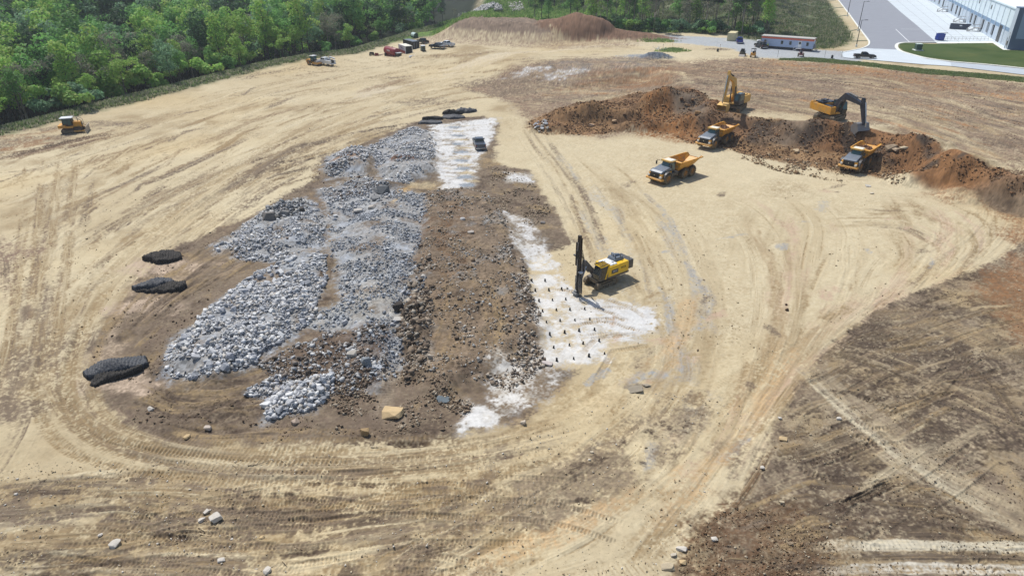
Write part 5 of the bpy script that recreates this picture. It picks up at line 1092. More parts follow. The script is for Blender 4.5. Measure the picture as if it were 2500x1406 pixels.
MB().box(-0.9,0.9,-0.6,0.6,0.35,1.6).build('housing', mat('generator green', (84,96,88), 0.5, noise=0.4, nscale=3, dirt=(130,125,105)), gn, bev=0.04); MB().box(-0.95,0.95,-0.65,0.65,1.6,1.75).build('lid', WHT, gn); MB().box(-1.0,1.0,-0.6,0.6,0.0,0.35).build('skid', BLK, gn)
gv = MB()
for k in range(5): gv.box(0.9,0.92,-0.5,0.5,0.6+k*0.17,0.68+k*0.17)
gv.build('vent', BLK, gn); face(gn, (1030,124), (1036,127), tilt=False)
wt = empty('water_tank', 'green round tank, white sheen painted on, lying on the grass verge above the black pickup', 'tank')
MB().revolve([(-1.4,0.01),(-1.38,0.75),(-1.25,0.9),(1.25,0.9),(1.38,0.75),(1.4,0.01)], (0,0,1.1), 'x', 24).build('tank_shell', mat('tank top sheen', (206,226,222), 0.3, noise=0.3, nscale=2, dirt=(150,180,170)), wt, smooth=True)  # white shell colour paints the reflection along the tank's top
MB().revolve([(1.26,0.92),(1.45,0.8),(1.47,0.01)], (0,0,1.1), 'x', 24).box(-1.3,1.3,-0.92,0.92,0.2,0.7).build('tank_cradle', mat('tank green', (38,72,62), 0.5), wt); face(wt, (1004,94), (1021,94), tilt=False)
tp = MB()
for k in range(5): tp.cyl((0.3*k-0.6,0.2*math.sin(k*2),0),(0.25*k-0.5,0.3*math.cos(k),0.9+0.3*math.sin(k*1.7)),0.4,0.1,n=7)
o = tp.build('tarpaulin', BLK, None); tag(o, 'crumpled black tarpaulin heap showing behind the black container', 'tarpaulin'); put(o, (994,105), 20)
def hose_coil(px, label, m, r=0.8, k_=4):
    mb = MB(); pts = []
    for k in range(k_*14): a = k/14*2*math.pi; rr = r*(1-0.05*(k//14)); pts.append((rr*math.cos(a), rr*math.sin(a), 0.08+k*0.012))
    mb.tube(pts, 0.07, n=6); o = mb.build('hose_coil', m, None); tag(o, label, 'hose'); return put(o, px)
hose_coil((908,136), 'black hose coiled on the verge left of the red tank', RUB, 0.9, 6); hose_coil((920,137), 'faded red hose coil beside the black one', RED, 0.7, 5)
for px, lb in [((930,135),'pale sacks heaped between the red hose and the tank'),((1003,139),'white sheet scraps lying in front of the red tank')]:
    mb = MB()
    for k in range(7): a = random.uniform(0, 6.28); mb.box(0.5*k-1.5,0.5*k-0.9,0.3*math.cos(a)-0.3,0.3*math.cos(a)+0.3,0,0.18+0.2*random.random(),Matrix.Rotation(a*0.3,4,'Z'),tx=0.08,ty=0.08)
    o = mb.build('sack_heap' if 'sacks' in lb else 'sheet_scraps', mat('sack', (196,178,162), 0.9, noise=0.4, nscale=3, dirt=(150,120,100)) if 'sacks' in lb else WHT, None, bev=0.05); tag(o, lb, 'scrap'); put(o, px)
o = MB().cyl((0,0,0),(0,0,0.9),0.42,n=16).cyl((0,0,0.3),(0,0,0.34),0.44,n=16).cyl((0,0,0.6),(0,0,0.64),0.44,n=16).build('drum', BLK, None); tag(o, 'black steel drum standing left of the red tank', 'drum'); put(o, (942,137))
# ------------------------------------------------------------------ lot: office, small machines, person
of = empty('mobile_office', 'long pale blue mobile office with orange stripe under its roof', 'site office')
a, b = P(1856,117), P(1982,127); L_ = (b-a).length; d_ = (b-a).normalized(); yaw = math.atan2(d_.y, d_.x)
of.location = (a.x, a.y, (a.z+b.z)/2); of.rotation_euler = (0,0,yaw)
OFW = mat('office blue', (176,190,216), 0.55, noise=0.12, nscale=2)
MB().box(0,L_,0,3.4,0.75,3.2).build('wall', OFW, of); MB().box(-0.15,L_+0.15,-0.15,3.55,3.62,3.78,ty=0.1).build('roof', mat('office roof', (178,176,168), 0.7, noise=0.2), of)
MB().box(-0.02,L_+0.02,-0.02,3.42,3.2,3.62).build('fascia', mat('office trim', (70,84,120), 0.5), of)
MB().box(-0.05,L_+0.05,-0.06,-0.02,3.0,3.52).box(L_+0.02,L_+0.06,0,3.4,3.0,3.52).build('orange_stripe', mat('orange stripe', (222,112,84), 0.5), of)
MB().box(0.2,L_-0.2,0.3,3.2,0.0,0.75).build('skirt_gap_shade', NAVY, of)  # dark blue skirt box paints in the shadow gap below the office
for x in (0.55, 4.6, 6.6, 10.6):
    xx = x/11.5*L_*0.93+0.2; f = MB().box(xx,xx+0.75,-0.05,-0.005,1.5,2.6).build('window', mat('office frame', (140,150,160), 0.5), of); MB().box(xx+0.08,xx+0.67,-0.07,-0.05,1.58,2.52).build('pane', GLS, f)
dx_ = L_*0.72; dr = MB().box(dx_,dx_+0.95,-0.05,-0.005,0.8,2.85).build('door', WHT, of); MB().box(dx_+0.2,dx_+0.75,-0.07,-0.05,1.9,2.6).build('pane', GLS, dr)
stp = MB().box(dx_-0.2,dx_+1.3,-1.3,-0.1,0.7,0.76)
for k in range(3): stp.box(dx_-0.9+k*0.24,dx_-0.65+k*0.24,-1.2,-0.2,0.18+0.18*k,0.22+0.18*k)
stp.tube([(dx_+1.3,-1.3,0.0),(dx_+1.3,-1.3,1.6),(dx_-0.2,-1.3,1.6),(dx_-1.0,-1.3,0.9),(dx_-1.0,-1.3,0)],0.04).tube([(dx_+1.3,-1.3,1.2),(dx_-0.2,-1.3,1.2)],0.03).tube([(dx_-0.2,-1.3,0),(dx_-0.2,-1.3,1.6)],0.04)
stp.build('stairs', WHT, of)
MB().box(L_+0.02,L_+0.6,1.2,2.2,0.9,2.0).build('air_conditioner', STL, of); MB().tube([(L_,0.8,0.9),(L_+1.2,0.8,0.35),(L_+1.2,2.4,0.35),(L_,2.4,0.9)],0.08).build('hitch', BLK, of)
for x in (-0.5,): MB().box(L_+0.05,L_+0.35,0.2,0.5,3.2,3.45).build('floodlight', WHT, of)
tl = empty('portable_toilet', 'grey portable toilet with white roof left of the mobile office', 'toilet')
MB().box(-0.55,0.55,-0.55,0.55,0.05,2.0).build('cabin', mat('toilet grey', (110,122,124), 0.6), tl, bev=0.03); MB().box(-0.62,0.62,-0.62,0.62,2.0,2.3,tx=0.2,ty=0.2).build('roof', WHT, tl); MB().box(-0.4,0.4,-0.58,-0.55,0.15,1.9).build('door', mat('toilet door', (140,150,150), 0.6), tl); put(tl, (1851,116))
# person in a high visibility vest
def person(px, label):
    t = empty('person', label, 'person')
    J = [(0,0,0.98),(0,0,1.2),(0,0,1.42),(0,0,1.55),(0,0,1.68),(0.1,0,0.92),(0.11,0.02,0.5),(0.12,0,0.08),(0.12,0.12,0.04),(-0.1,0,0.92),(-0.12,0.03,0.5),(-0.14,-0.02,0.08),(-0.14,0.1,0.04),(0.19,0,1.42),(0.26,0.02,1.14),(0.27,0.14,0.9),(-0.19,0,1.42),(-0.27,0.03,1.14),(-0.25,0.18,0.95)]
    E_ = [(0,1),(1,2),(2,3),(3,4),(0,5),(5,6),(6,7),(7,8),(0,9),(9,10),(10,11),(11,12),(2,13),(13,14),(14,15),(2,16),(16,17),(17,18)]
    rad = [.15,.14,.16,.06,.11,.1,.075,.05,.045,.1,.075,.05,.045,.07,.05,.04,.07,.05,.04]
    me_ = bpy.data.meshes.new('body'); me_.from_pydata(J, E_, []); o = link(bpy.data.objects.new('body', me_)); o.parent = t
    sk = o.modifiers.new('s', 'SKIN'); 
    for i, r in enumerate(rad): me_.skin_vertices[0].data[i].radius = (r, r*0.8)
    me_.skin_vertices[0].data[0].use_root = True; o.modifiers.new('u', 'SUBSURF').levels = 1
    bpy.context.view_layer.update(); me2 = bpy.data.meshes.new_from_object(o.evaluated_get(bpy.context.evaluated_depsgraph_get())); o.modifiers.clear(); o.data = me2; me2.materials.clear(); me2.materials.append(mat('work clothes', (52,58,72), 0.9))
    MB().loft([[(0.2*math.cos(a)*k,0.15*math.sin(a)*k,z) for a in [i*math.pi/6 for i in range(12)]] for z, k in ((0.95,1.0),(1.1,1.02),(1.35,1.12),(1.48,0.8))]).build('vest', mat('hi vis', (205,240,60), 0.7), t)
    MB().revolve([(-0.02,0.15),(0,0.13),(0.06,0.12),(0.11,0.07),(0.12,0.01)], (0,0,1.72), 'z', 12).build('hard_hat', WHT, t)
    return put(t, px, 160)
person((1873,120), 'person in a lime high visibility vest standing by the mobile office')
# skid steer, mini excavator, mower
sk_ = empty('skid_steer', 'dark skid steer loader parked on the brown soil edge', 'loader')
MB().box(-1.3,0.7,-0.6,0.6,0.45,1.3).build('body', mat('skid steer grey', (84,86,78), 0.6, noise=0.5, nscale=3, dirt=(140,120,95)), sk_, bev=0.05); cb = MB().box(-0.5,0.7,-0.5,0.5,1.3,2.05,tx=0.05).build('cab', BLK, sk_, bev=0.03)
for s_ in (-1, 1):
    for x in (-0.8, 0.45): wheel(sk_, x, s_*0.75, 0.4, 0.3, side=s_, n=14)
    MB().tube([(-1.2,s_*0.72,1.5),(0.5,s_*0.72,1.2),(1.1,s_*0.72,0.5)],0.08).build('lift_arm', BLK, sk_)
MB().prism([(1.1,0.1),(1.9,0.05),(1.3,0.55),(1.05,0.6)],-0.85,0.85).build('bucket', STL, sk_); face(sk_, (1816,133), (1808,141), tilt=False)
mn = empty('mini_excavator', 'small yellow mini excavator with open canopy, arm raised', 'excavator')
for s_ in (-1, 1): crawler(mn, s_*0.65, 1.9, 0.45, 0.32)
MB().box(-0.9,0.9,-0.75,0.75,0.55,1.25).build('house', YEL, mn, bev=0.08); MB().tube([(-0.6,-0.6,1.25),(-0.6,-0.6,2.4)],0.04).tube([(-0.6,0.6,1.25),(-0.6,0.6,2.4)],0.04).box(-0.75,0.6,-0.7,0.7,2.4,2.48).tube([(0.5,-0.6,1.25),(0.5,-0.6,2.4)],0.04).build('canopy', BLK, mn)
MB().box(-0.3,0.2,-0.3,0.3,1.25,1.75).build('seat', BLK, mn); MB().bar((0.9,-0.1,0.9),(1.9,-0.1,2.3),0.2,0.25).build('boom', STL, mn); MB().bar((1.9,-0.1,2.35),(2.9,-0.1,1.5),0.16,0.2).build('stick', STL, mn)
MB().prism([(2.7,1.5),(3.2,1.3),(3.0,0.9),(2.6,1.0)],-0.4,0.2).build('bucket', STL, mn); face(mn, (1836,143), (1842,134), tilt=False, off=0.3)
mw = empty('compact_tractor', 'red compact tractor with roll bar on the gravel edge in front of the office', 'tractor')
MB().box(-0.2,1.4,-0.4,0.4,0.5,1.15).box(-0.9,-0.2,-0.5,0.5,0.5,0.9).build('body', RED, mw, bev=0.06); MB().tube([(-0.8,-0.55,0.7),(-0.8,-0.55,2.2),(-0.8,0.55,2.2),(-0.8,0.55,0.7)],0.045).build('roll_bar', RED, mw); MB().box(-0.6,-0.2,-0.3,0.3,0.9,1.0).box(-0.7,-0.55,-0.3,0.3,0.9,1.5).build('seat', BLK, mw)
for s_ in (-1, 1): wheel(mw, -0.6, s_*0.75, 0.55, 0.32, side=s_, n=14); wheel(mw, 1.0, s_*0.6, 0.34, 0.22, side=s_, n=14)
face(mw, (1954,141), (1955,136), tilt=False)
for px, lb in [((2031,143),'small black barrel at the end of the grass verge'),((1752,127),'small black bucket beside the gravel lot entrance')]:
    o = MB().cyl((0,0,0),(0,0,0.8),0.33,n=14).cyl((0,0,0.8),(0,0,0.95),0.2,0.12,n=10).build('barrel', BLK, None); tag(o, lb, 'barrel'); put(o, px)
for px, lb in [((1898,140),'thin grey stake at the gravel edge below the office'),((2013,140),'thin grey stake left of the black barrel'),((1642,112),'thin yellow stake by the brush pile'),((1618,123),'thin grey stake in the white debris'),((1757,124),'thin grey stake behind the small black bucket'),((2054,141),'short white marker stake near the black pickup')]:
    o = MB().cyl((0,0,0),(0.05,0,1.9),0.045,n=6).box(-0.06,0.12,-0.02,0.02,1.6,1.8).build('marker_stake', STL if 'yellow' not in lb else YEL, None); tag(o, lb, 'stake'); put(o, px)
# ------------------------------------------------------------------ roads, yard, warehouse
CON = mat('concrete paving', (198,206,210), 0.8, noise=0.10, nscale=0.25); ASP = mat('asphalt paving', (140,143,150), 0.9, noise=0.10, nscale=0.25, bump=0.1); KRB = mat('kerb concrete', (225,226,218), 0.8)
MRK = mat('road paint', (230,232,232), 0.7); ASP2 = mat('pale asphalt paving', (176,184,190), 0.9, noise=0.08, nscale=0.3)
def sheet(name, px, z, m, label=None, world=False):
    pts = px if world else [U(a, b, z) for a, b in px]
    bm = bmesh.new(); vs = [bm.verts.new((x, y, z)) for x, y in pts]; f = bm.faces.new(vs); f.normal_update()
    if f.normal.z < 0: f.normal_flip()
    bmesh.ops.triangulate(bm, faces=[f]); me_ = bpy.data.meshes.new(name); bm.to_mesh(me_); bm.free(); me_.materials.append(m); return struct(name, me_, label)
road_px = [(2040,-9),(2046,0),(2069,30),(2096,67),(2118,96),(2121,104),(2119,110),(2112,118),(2190,122),(2187,114),(2194,107),(2205,105),(2287,105),(2240,64),(2200,31),(2165,0),(2150,-12)]
sheet('road', road_px, PZ+0.01, ASP)
sheet('concrete_apron', [(2054,129),(2080,124),(2104,119),(2112,118),(2190,122),(2200,127),(2226,135),(2262,144),(2320,152),(2323,162),(2260,158),(2200,153),(2130,147),(2060,141)], PZ+0.014, CON)
sheet('lower_road', [(2320,152),(2404,159),(2510,170),(2700,192),(2700,206),(2510,184),(2323,162)], PZ+0.012, ASP2)
sheet('yard', [(2150,-12),(2165,0),(2200,31),(2240,64),(2287,105),(2424,104),(2455,121),(2470,122),(2300,5),(2268,-12)], PZ+0.018, CON)
def kerb(px, w_=0.5, h_=0.14, name='kerb'):
    c = crom([U(a, b, PZ) for a, b in px], 1.5); mb = MB(); secs = []
    for i in range(len(c)):
        d = c[min(i+1, len(c)-1)]-c[max(i-1, 0)]; d /= np.linalg.norm(d); n = np.array([-d[1], d[0]])
        secs.append([(*(c[i]-n*w_/2), PZ-0.1), (*(c[i]+n*w_/2), PZ-0.1), (*(c[i]+n*w_/2), PZ+h_), (*(c[i]-n*w_/2), PZ+h_)])
    mb.loft(secs); o = mb.build(name, KRB, None); o['kind'] = 'structure'; return o
kerb([(2041,-9),(2046,0),(2069,30),(2096,67),(2118,96),(2122,104),(2119,112),(2104,119),(2080,124),(2054,129)])
kerb([(2288,104),(2240,104.5),(2205,105),(2192,108),(2188,114),(2192,121),(2202,127),(2226,134),(2262,143),(2320,151),(2404,158),(2510,169),(2700,191)], 0.9)
def strip(a, b, w_, z=PZ+0.03, m=MRK):
    p, q = np.array(U(*a, z)), np.array(U(*b, z)); d = (q-p)/np.linalg.norm(q-p); n = np.array([-d[1], d[0]])*w_/2
    return [(*(p-n), z), (*(q-n), z), (*(q+n), z), (*(p+n), z)]
mk_ = MB()
for a, b, w_ in [((2200,71.5),(2248,72),0.25),((2187,72),(2208,92),0.25),((2208,92),(2221,104),0.25),((2100,124.5),(2152,126.5),0.5)]: mk_.add(strip(a, b, w_), [(0,1,2,3)])
for k in range(4): mk_.add(strip((2124+k*5,121.5),(2127+k*5,121.7),0.3), [(0,1,2,3)])
o = mk_.build('road_markings', MRK, None); o['kind'] = 'structure'
jn = MB(); JM = mat('joint', (150,156,158), 0.9)
for k in range(15):
    a_ = k/14; p = (2150+a_*138, -12+a_*117); q = (2268+a_*186, -12+a_*131)
    jn.add(strip(p, q, 0.18, PZ+0.022), [(0,1,2,3)])
for k in range(1, 5): a_ = k/5; jn.add(strip((2150+a_*118, -12), (2288+a_*150, 104.5+a_*9), 0.15, PZ+0.024), [(0,1,2,3)])
o = jn.build('paving_joints', JM, None); o['kind'] = 'structure'
# warehouse frame: origin at its near corner
A_ = Vector((*U(2466,122,PZ), PZ)); B_ = Vector((*U(2272,5,PZ), PZ)); dv = (B_-A_).normalized(); yw = math.atan2(dv.y, dv.x); LEN = 230
wh = empty('warehouse', 'long white warehouse with blue band, dock doors and white roof', 'warehouse'); wh.location = A_; wh.rotation_euler = (0,0,yw)
WI = Matrix.Translation(A_) @ Matrix.Rotation(yw, 4, 'Z'); WI = WI.inverted()
def onwall(px, py):
    """pixel -> (distance along the wall, height) on the dock wall plane"""
    a = (px-1250)/FOC; b = (py-703)/FOC; D = Vector((a, CT-b*ST, -ST-b*CT)); O = WI @ Vector((0,0,H)); Dl = WI.to_3x3() @ D
    t = -O.y/Dl.y; p = O+Dl*t; return p.x, p.z
WW = mat('warehouse white', (214,228,234), 0.6, noise=0.04, nscale=0.3); WB = mat('warehouse blue', (120,148,176), 0.6); WG = mat('warehouse grey', (184,196,208), 0.6); WD = mat('warehouse slate', (92,110,136), 0.6)
HT = 11.2; DEP = -60
# wall: y<0 is inside the building; dock side faces +y (left of travel direction)
MB().box(4.2, LEN, DEP, 0, 5.5, HT).build('wall', WW, wh); MB().box(4.2, LEN, DEP, 0.0, 0, 4.35).build('lower_wall', WG, wh); MB().box(4.2, LEN, DEP-0.02, 0.02, 4.35, 5.5).build('blue_band', WB, wh)
MB().box(0.4, LEN+1, DEP-1, -0.4, HT-0.3, HT+0.05).build('roof', mat('roof membrane', (238,240,240), 0.7), wh); MB().box(4.2, LEN, -0.35, 0.28, HT, HT+0.35).build('parapet', WW, wh)
MB().box(0.0, 4.2, DEP, 0.9, 0, 12.2).build('corner_block', WG, wh); MB().box(-0.06, 0, DEP, 0.9, 0, 3.3).box(-0.06, 0, -0.5, 0.9, 3.3, 12.2).build('slate_trim', WD, wh); MB().box(-0.04, 0, DEP, -0.5, 3.3, 12.2).build('end_panel', mat('warehouse pale slate', (150,170,196), 0.6), wh)
MB().box(-0.1,4.3,DEP,1.0,12.2,12.35).build('coping', WD, wh)
def opening(cx, cy, w_, z0, z1, name='dock_door', seal=True):
    x, _ = onwall(cx, cy)
    f = MB().box(x-w_/2-0.25, x+w_/2+0.25, 0.0, 0.28, z0-0.1, z1+0.35).build(name, BLK, wh); MB().box(x-w_/2, x+w_/2, 0.285, 0.30, z0, z1).build('door_panel', HOODG, f); return x
for cx, cy in [(1840,700),(1745,640),(1640,560),(1490,450),(1415,410),(1190,260),(1125,220),(1035,170),(860,75),(780,40),(695,0)]: opening(2200+cx/8.32, cy/8.32, 1.7, 1.2, 3.9)
for k in range(9): 
    x = onwall(2200+690/8.32, 0)[0]+8+k*9; f = MB().box(x,x+2.2,0,0.28,1.1,4.2).build('dock_door', BLK, wh); MB().box(x+0.3,x+1.9,0.285,0.30,1.2,3.9).build('door_panel', HOODG, f)
xb, _ = onwall(2200+1990/8.32, 700/8.32); MB().box(xb-1.9, xb+1.9, 0.0, 0.12, 0.05, 5.2).build('drive_in_door', BLK, wh)
dsx = [onwall(2200+c/8.32, 330/8.32)[0] for c in (2080,1950,1820,1690,1560,1440,1320,1210)]; st0 = abs(dsx[-1]-dsx[-2]) if False else 7.4
for k in range(26):
    x = 6+k*st0; MB().cyl((x,0.16,0),(x,0.16,HT),0.11,n=8).build('downpipe', mat('downpipe', (236,242,246), 0.4), wh)
for cx, cy in [(1600,35),(1840,150)]:
    x, z = onwall(2200+cx/8.32, cy/8.32); MB().box(x-0.7,x+0.7,0.0,0.06,z-0.7,z+0.7).build('wall_vent', BLK, wh)
x, z = onwall(2200+1715/8.32, 95/8.32); MB().box(x-0.8,x+0.8,0,0.05,z-0.8,z+0.8).build('wall_louvre', WG, wh)
def stairs(px, py):
    x, _ = onwall(px, py); mb = MB().box(x-1.6, x+1.2, 0.3, 2.2, 1.1, 1.22).box(x-1.6,x-1.4,0.3,0.5,0,1.1).box(x+1.0,x+1.2,0.3,0.5,0,1.1)
    for k in range(6): mb.box(x-1.6, x+0.0, 2.2+k*0.3, 2.45+k*0.3, 1.0-k*0.18, 1.05-k*0.18)
    for xx in (x-1.6, x+0.0): mb.tube([(xx,0.3,2.3),(xx,2.2,2.3),(xx,4.1,1.2),(xx,4.1,0)],0.05).tube([(xx,2.2,0),(xx,2.2,2.3)],0.05).tube([(xx,2.2,1.1),(xx,4.0,0.1)],0.07)
    mb.build('dock_stairs', STL, wh)
    for k in (0, 1.0): MB().cyl((x-3.0+k,4.6,0),(x-3.0+k,4.6,1.2),0.08,n=8).build('bollard', STL, wh)
stairs(2200+1590/8.32, 655/8.32); stairs(2200+1300/8.32, 440/8.32); stairs(2200+940/8.32, 250/8.32)
MB().tube([(1.0,0.95,0.2),(1.0,0.95,4.0),(2.0,0.95,5.0)],0.08).box(1.6,2.6,0.9,1.15,1.2,2.4).tube([(3.2,0.95,0),(3.2,0.95,3.2)],0.07).build('service_pipes', STL, wh)
for p_ in [(30,-12),(70,-20),(120,-15),(60,-35)]: MB().box(p_[0]-1.5,p_[0]+1.5,p_[1]-1.5,p_[1]+1.5,HT+0.05,HT+1.1).build('roof_unit', STL, wh)
# walk strip, open-top skip, blue bin, transformer, rail
sheet('footpath', [(2284,103.2),(2424,102.0),(2453,120.3),(2467,122.2),(2450,123),(2424,105.5),(2288,106.8)], PZ+0.05, KRB)
def wpt(px, py): x, y = U(px, py, PZ+0.02); return Vector((x, y, PZ+0.02))
sk2 = empty('skip', 'long dark open-top skip standing against the loading dock', 'skip'); a, b = wpt(2322,71), wpt(2362,73); sk2.location = a.lerp(b,0.5); d = b-a; sk2.rotation_euler = (0,0,math.atan2(d.y,d.x))
mb = MB(); Lh = d.length/2+0.4
mb.prism([(-Lh,0.1),(Lh-1.0,0.1),(Lh+0.4,1.9),(-Lh-0.2,1.9)], -1.2, -1.12).prism([(-Lh,0.1),(Lh-1.0,0.1),(Lh+0.4,1.9),(-Lh-0.2,1.9)], 1.12, 1.2).box(-Lh,Lh-1.0,-1.12,1.12,0.1,0.2).box(-Lh-0.2,-Lh-0.1,-1.12,1.12,0.1,1.9)
mb.add([(Lh-1.0,-1.12,0.1),(Lh-1.0,1.12,0.1),(Lh+0.4,1.12,1.9),(Lh+0.4,-1.12,1.9)], [(0,1,2,3)])
for k in range(8): mb.box(-Lh+0.4+k*(2*Lh-1.6)/7,-Lh+0.5+k*(2*Lh-1.6)/7,-1.28,-1.2,0.2,1.85)
mb.build('skip_body', mat('skip slate', (58,66,84), 0.5, noise=0.3, nscale=2, dirt=(40,44,52)), sk2); MB().box(-0.3,0.5,-1.3,-1.285,1.2,1.6).build('skip_plate', WHT, sk2)
bb = empty('rubbish_compactor', 'bright blue waste bin at the corner of the pale yard', 'bin'); bb.location = wpt(2293,99); bb.rotation_euler = (0,0,R(8))
MB().prism([(-1.0,0.1),(1.0,0.1),(1.15,2.2),(-1.0,2.2)],-1.0,1.0).build('bin_body', BLU, bb, bev=0.06); MB().box(-1.05,2.6,-0.1,0.1,2.25,2.4).build('lift_bar', BLK, bb); MB().box(-1.25,-1.0,-0.8,0.8,0.4,1.4).build('side_pocket', BLU, bb)
tr_ = empty('transformer', 'dark green transformer box on a concrete pad in the lawn', 'transformer'); tr_.location = wpt(2240,124); tr_.rotation_euler = (0,0,R(-8))
MB().box(-1.2,1.3,-1.3,1.3,0,0.25).build('pad', KRB, tr_); MB().box(-0.8,0.9,-0.8,0.9,0.25,1.95).build('cabinet', mat('transformer green', (58,84,74), 0.5), tr_, bev=0.04); MB().box(-0.85,0.95,-0.85,0.95,1.95,2.05).build('lid', mat('transformer top', (200,214,204), 0.5), tr_)
mb = MB(); a, b = wpt(2303,99), wpt(2412,99)
for k in range(13): p = a.lerp(b, k/12); mb.cyl(p, p+Vector((0,0,1.1)), 0.04, n=6)
for z in (0.55, 1.1): mb.tube([a+Vector((0,0,z)), b+Vector((0,0,z))], 0.03)
o = mb.build('guard_rail', STL, None); tag(o, 'thin grey guard rail along the edge of the dock yard', 'railing')
# lamp posts beside the road
def lamp(px, h_, label):
    t = empty('street_lamp', label, 'street lamp', 'lamp posts beside the asphalt road'); x, y = U(*px, PZ); t.location = (x, y, PZ-0.1)
    MB().cyl((0,0,0),(0,0,0.8),0.32,n=12).build('base', KRB, t); MB().cyl((0,0,0.7),(0,0,h_),0.13,0.08,n=10).build('pole', BLK, t)
    ar = MB().bar((0,0,h_-0.1),(1.3,0,h_-0.05),0.08,0.08).build('arm', BLK, t); MB().box(1.0,1.9,-0.22,0.22,h_-0.1,h_+0.04).build('lamp_head', BLK, ar); return t
lamp((2090,115), 8.3, 'dark street lamp nearest the gravel lot, beside the road bend'); lamp((2094,77), 10.5, 'dark street lamp in the middle of the row beside the road'); lamp((2068,41), 10.5, 'farthest dark street lamp, its head above the top of the picture')
# ------------------------------------------------------------------ rocks
def hull(n, flat=0.7, seed=0):
    r = np.random.default_rng(seed); p = r.normal(size=(n, 3)); p = np.sign(p)*np.abs(p)**0.5; p /= np.abs(p).max(1)[:, None]; p *= r.uniform(0.7, 1.0, (n, 3))
    p *= np.array([1.0, r.uniform(0.6, 0.95), flat*r.uniform(0.6, 1.0)])
    bm = bmesh.new(); vs = [bm.verts.new(q) for q in p]
    q = bmesh.ops.convex_hull(bm, input=vs); bmesh.ops.delete(bm, geom=[v for v in bm.verts if not v.link_faces], context='VERTS')
    bmesh.ops.triangulate(bm, faces=bm.faces); bm.verts.index_update()
    V = np.array([v.co[:] for v in bm.verts]); F = np.array([[v.index for v in f.verts] for f in bm.faces]); bm.free(); return V, F
HULLS = [hull(random.choice([8, 9, 10, 11]), random.choice([0.4, 0.6, 0.8]), 50+k) for k in range(16)]
SMALL = [hull(7, 0.6, 90+k) for k in range(6)]
M_ROCK = mat('rock', (1,1,1), 0.9, noise=0.16, nscale=4.0, attr='soil', bump=0.3, spec=0.2)
def rocks_mesh(name, xs, ys, sizes, cols, protos=HULLS, sink=0.25, tilt=1.0, zoff=0.0):
    N = len(xs); zz = zsurf(xs, ys)+zoff; pi = rng.integers(0, len(protos), N)
    VV, FF, CC = [], [], []; off = 0
    a = rng.uniform(0, 2*np.pi, N); b = rng.normal(0, 0.35*tilt, N); c = rng.normal(0, 0.35*tilt, N)
    for k in range(len(protos)):
        I = np.where(pi == k)[0]
        if not len(I): continue
        V, F = protos[k]; ca, sa = np.cos(a[I]), np.sin(a[I]); cb, sb = np.cos(b[I]), np.sin(b[I]); cc, sc_ = np.cos(c[I]), np.sin(c[I])
        v = np.repeat(V[None], len(I), 0)
        y = v[..., 1]*cb[:, None]-v[..., 2]*sb[:, None]; z = v[..., 1]*sb[:, None]+v[..., 2]*cb[:, None]; x = v[..., 0]
        x, z = x*cc[:, None]+z*sc_[:, None], -x*sc_[:, None]+z*cc[:, None]
        x, y = x*ca[:, None]-y*sa[:, None], x*sa[:, None]+y*ca[:, None]
        s = sizes[I][:, None]*0.5
        zmin = z.min(1, keepdims=True)
        P_ = np.stack([x*s+xs[I][:, None], y*s+ys[I][:, None], (z-zmin)*s-sink*sizes[I][:, None]*0.5+zz[I][:, None]], -1)
        n = V.shape[0]; VV.append(P_.reshape(-1, 3)); FF.append((F[None]+np.arange(len(I))[:, None, None]*n+off).reshape(-1, 3)); off += n*len(I)
        CC.append(np.repeat(cols[I], n, 0))
    return np_mesh(name, np.concatenate(VV), np.concatenate(FF), np.concatenate(CC), False, 3, M_ROCK)
def pal(names, N, jit=0.12, p=None):
    C = np.array([PAL[n] if isinstance(n, str) else s2l(n)/KEXP for n in names]); c = C[rng.choice(len(C), N, p=p)]
    return np.clip(c*rng.uniform(1-jit, 1+jit, (N, 1)), 0.01, 0.85)
def sample_poly(px, N, dens=None):
    g = np.array(GL(px)); lo, hi = g.min(0), g.max(0); xs, ys = [], []; tot = 0
    while tot < N:
        x = rng.uniform(lo[0], hi[0], N*2); y = rng.uniform(lo[1], hi[1], N*2); k = sdpoly(x, y, [tuple(q) for q in g])+0.8*fbm(x, y, 0.5, 3, 170) > 0
        if dens: k &= dens(x, y) > rng.uniform(0, 1, len(x))
        xs.append(x[k]); ys.append(y[k]); tot += int(k.sum())
        if tot == 0: break
    return np.concatenate(xs)[:N], np.concatenate(ys)[:N]
def powsize(N, a, b, k=2.2): u = rng.uniform(0, 1, N); return a*(1+u*((b/a)**(1-k)-1))**(1/(1-k))
def stuff(name, me_, label): o = link(bpy.data.objects.new(name, me_)); o['kind'] = 'stuff'; o['label'] = label; return o
LIME = [(206,207,208),(226,227,227),(186,188,192),(238,238,235),(160,163,167),(208,202,192)]
def clumpy(f, lo, hi, s): return lambda x, y: ss(lo, hi, fbm(x, y, f, 3, s))
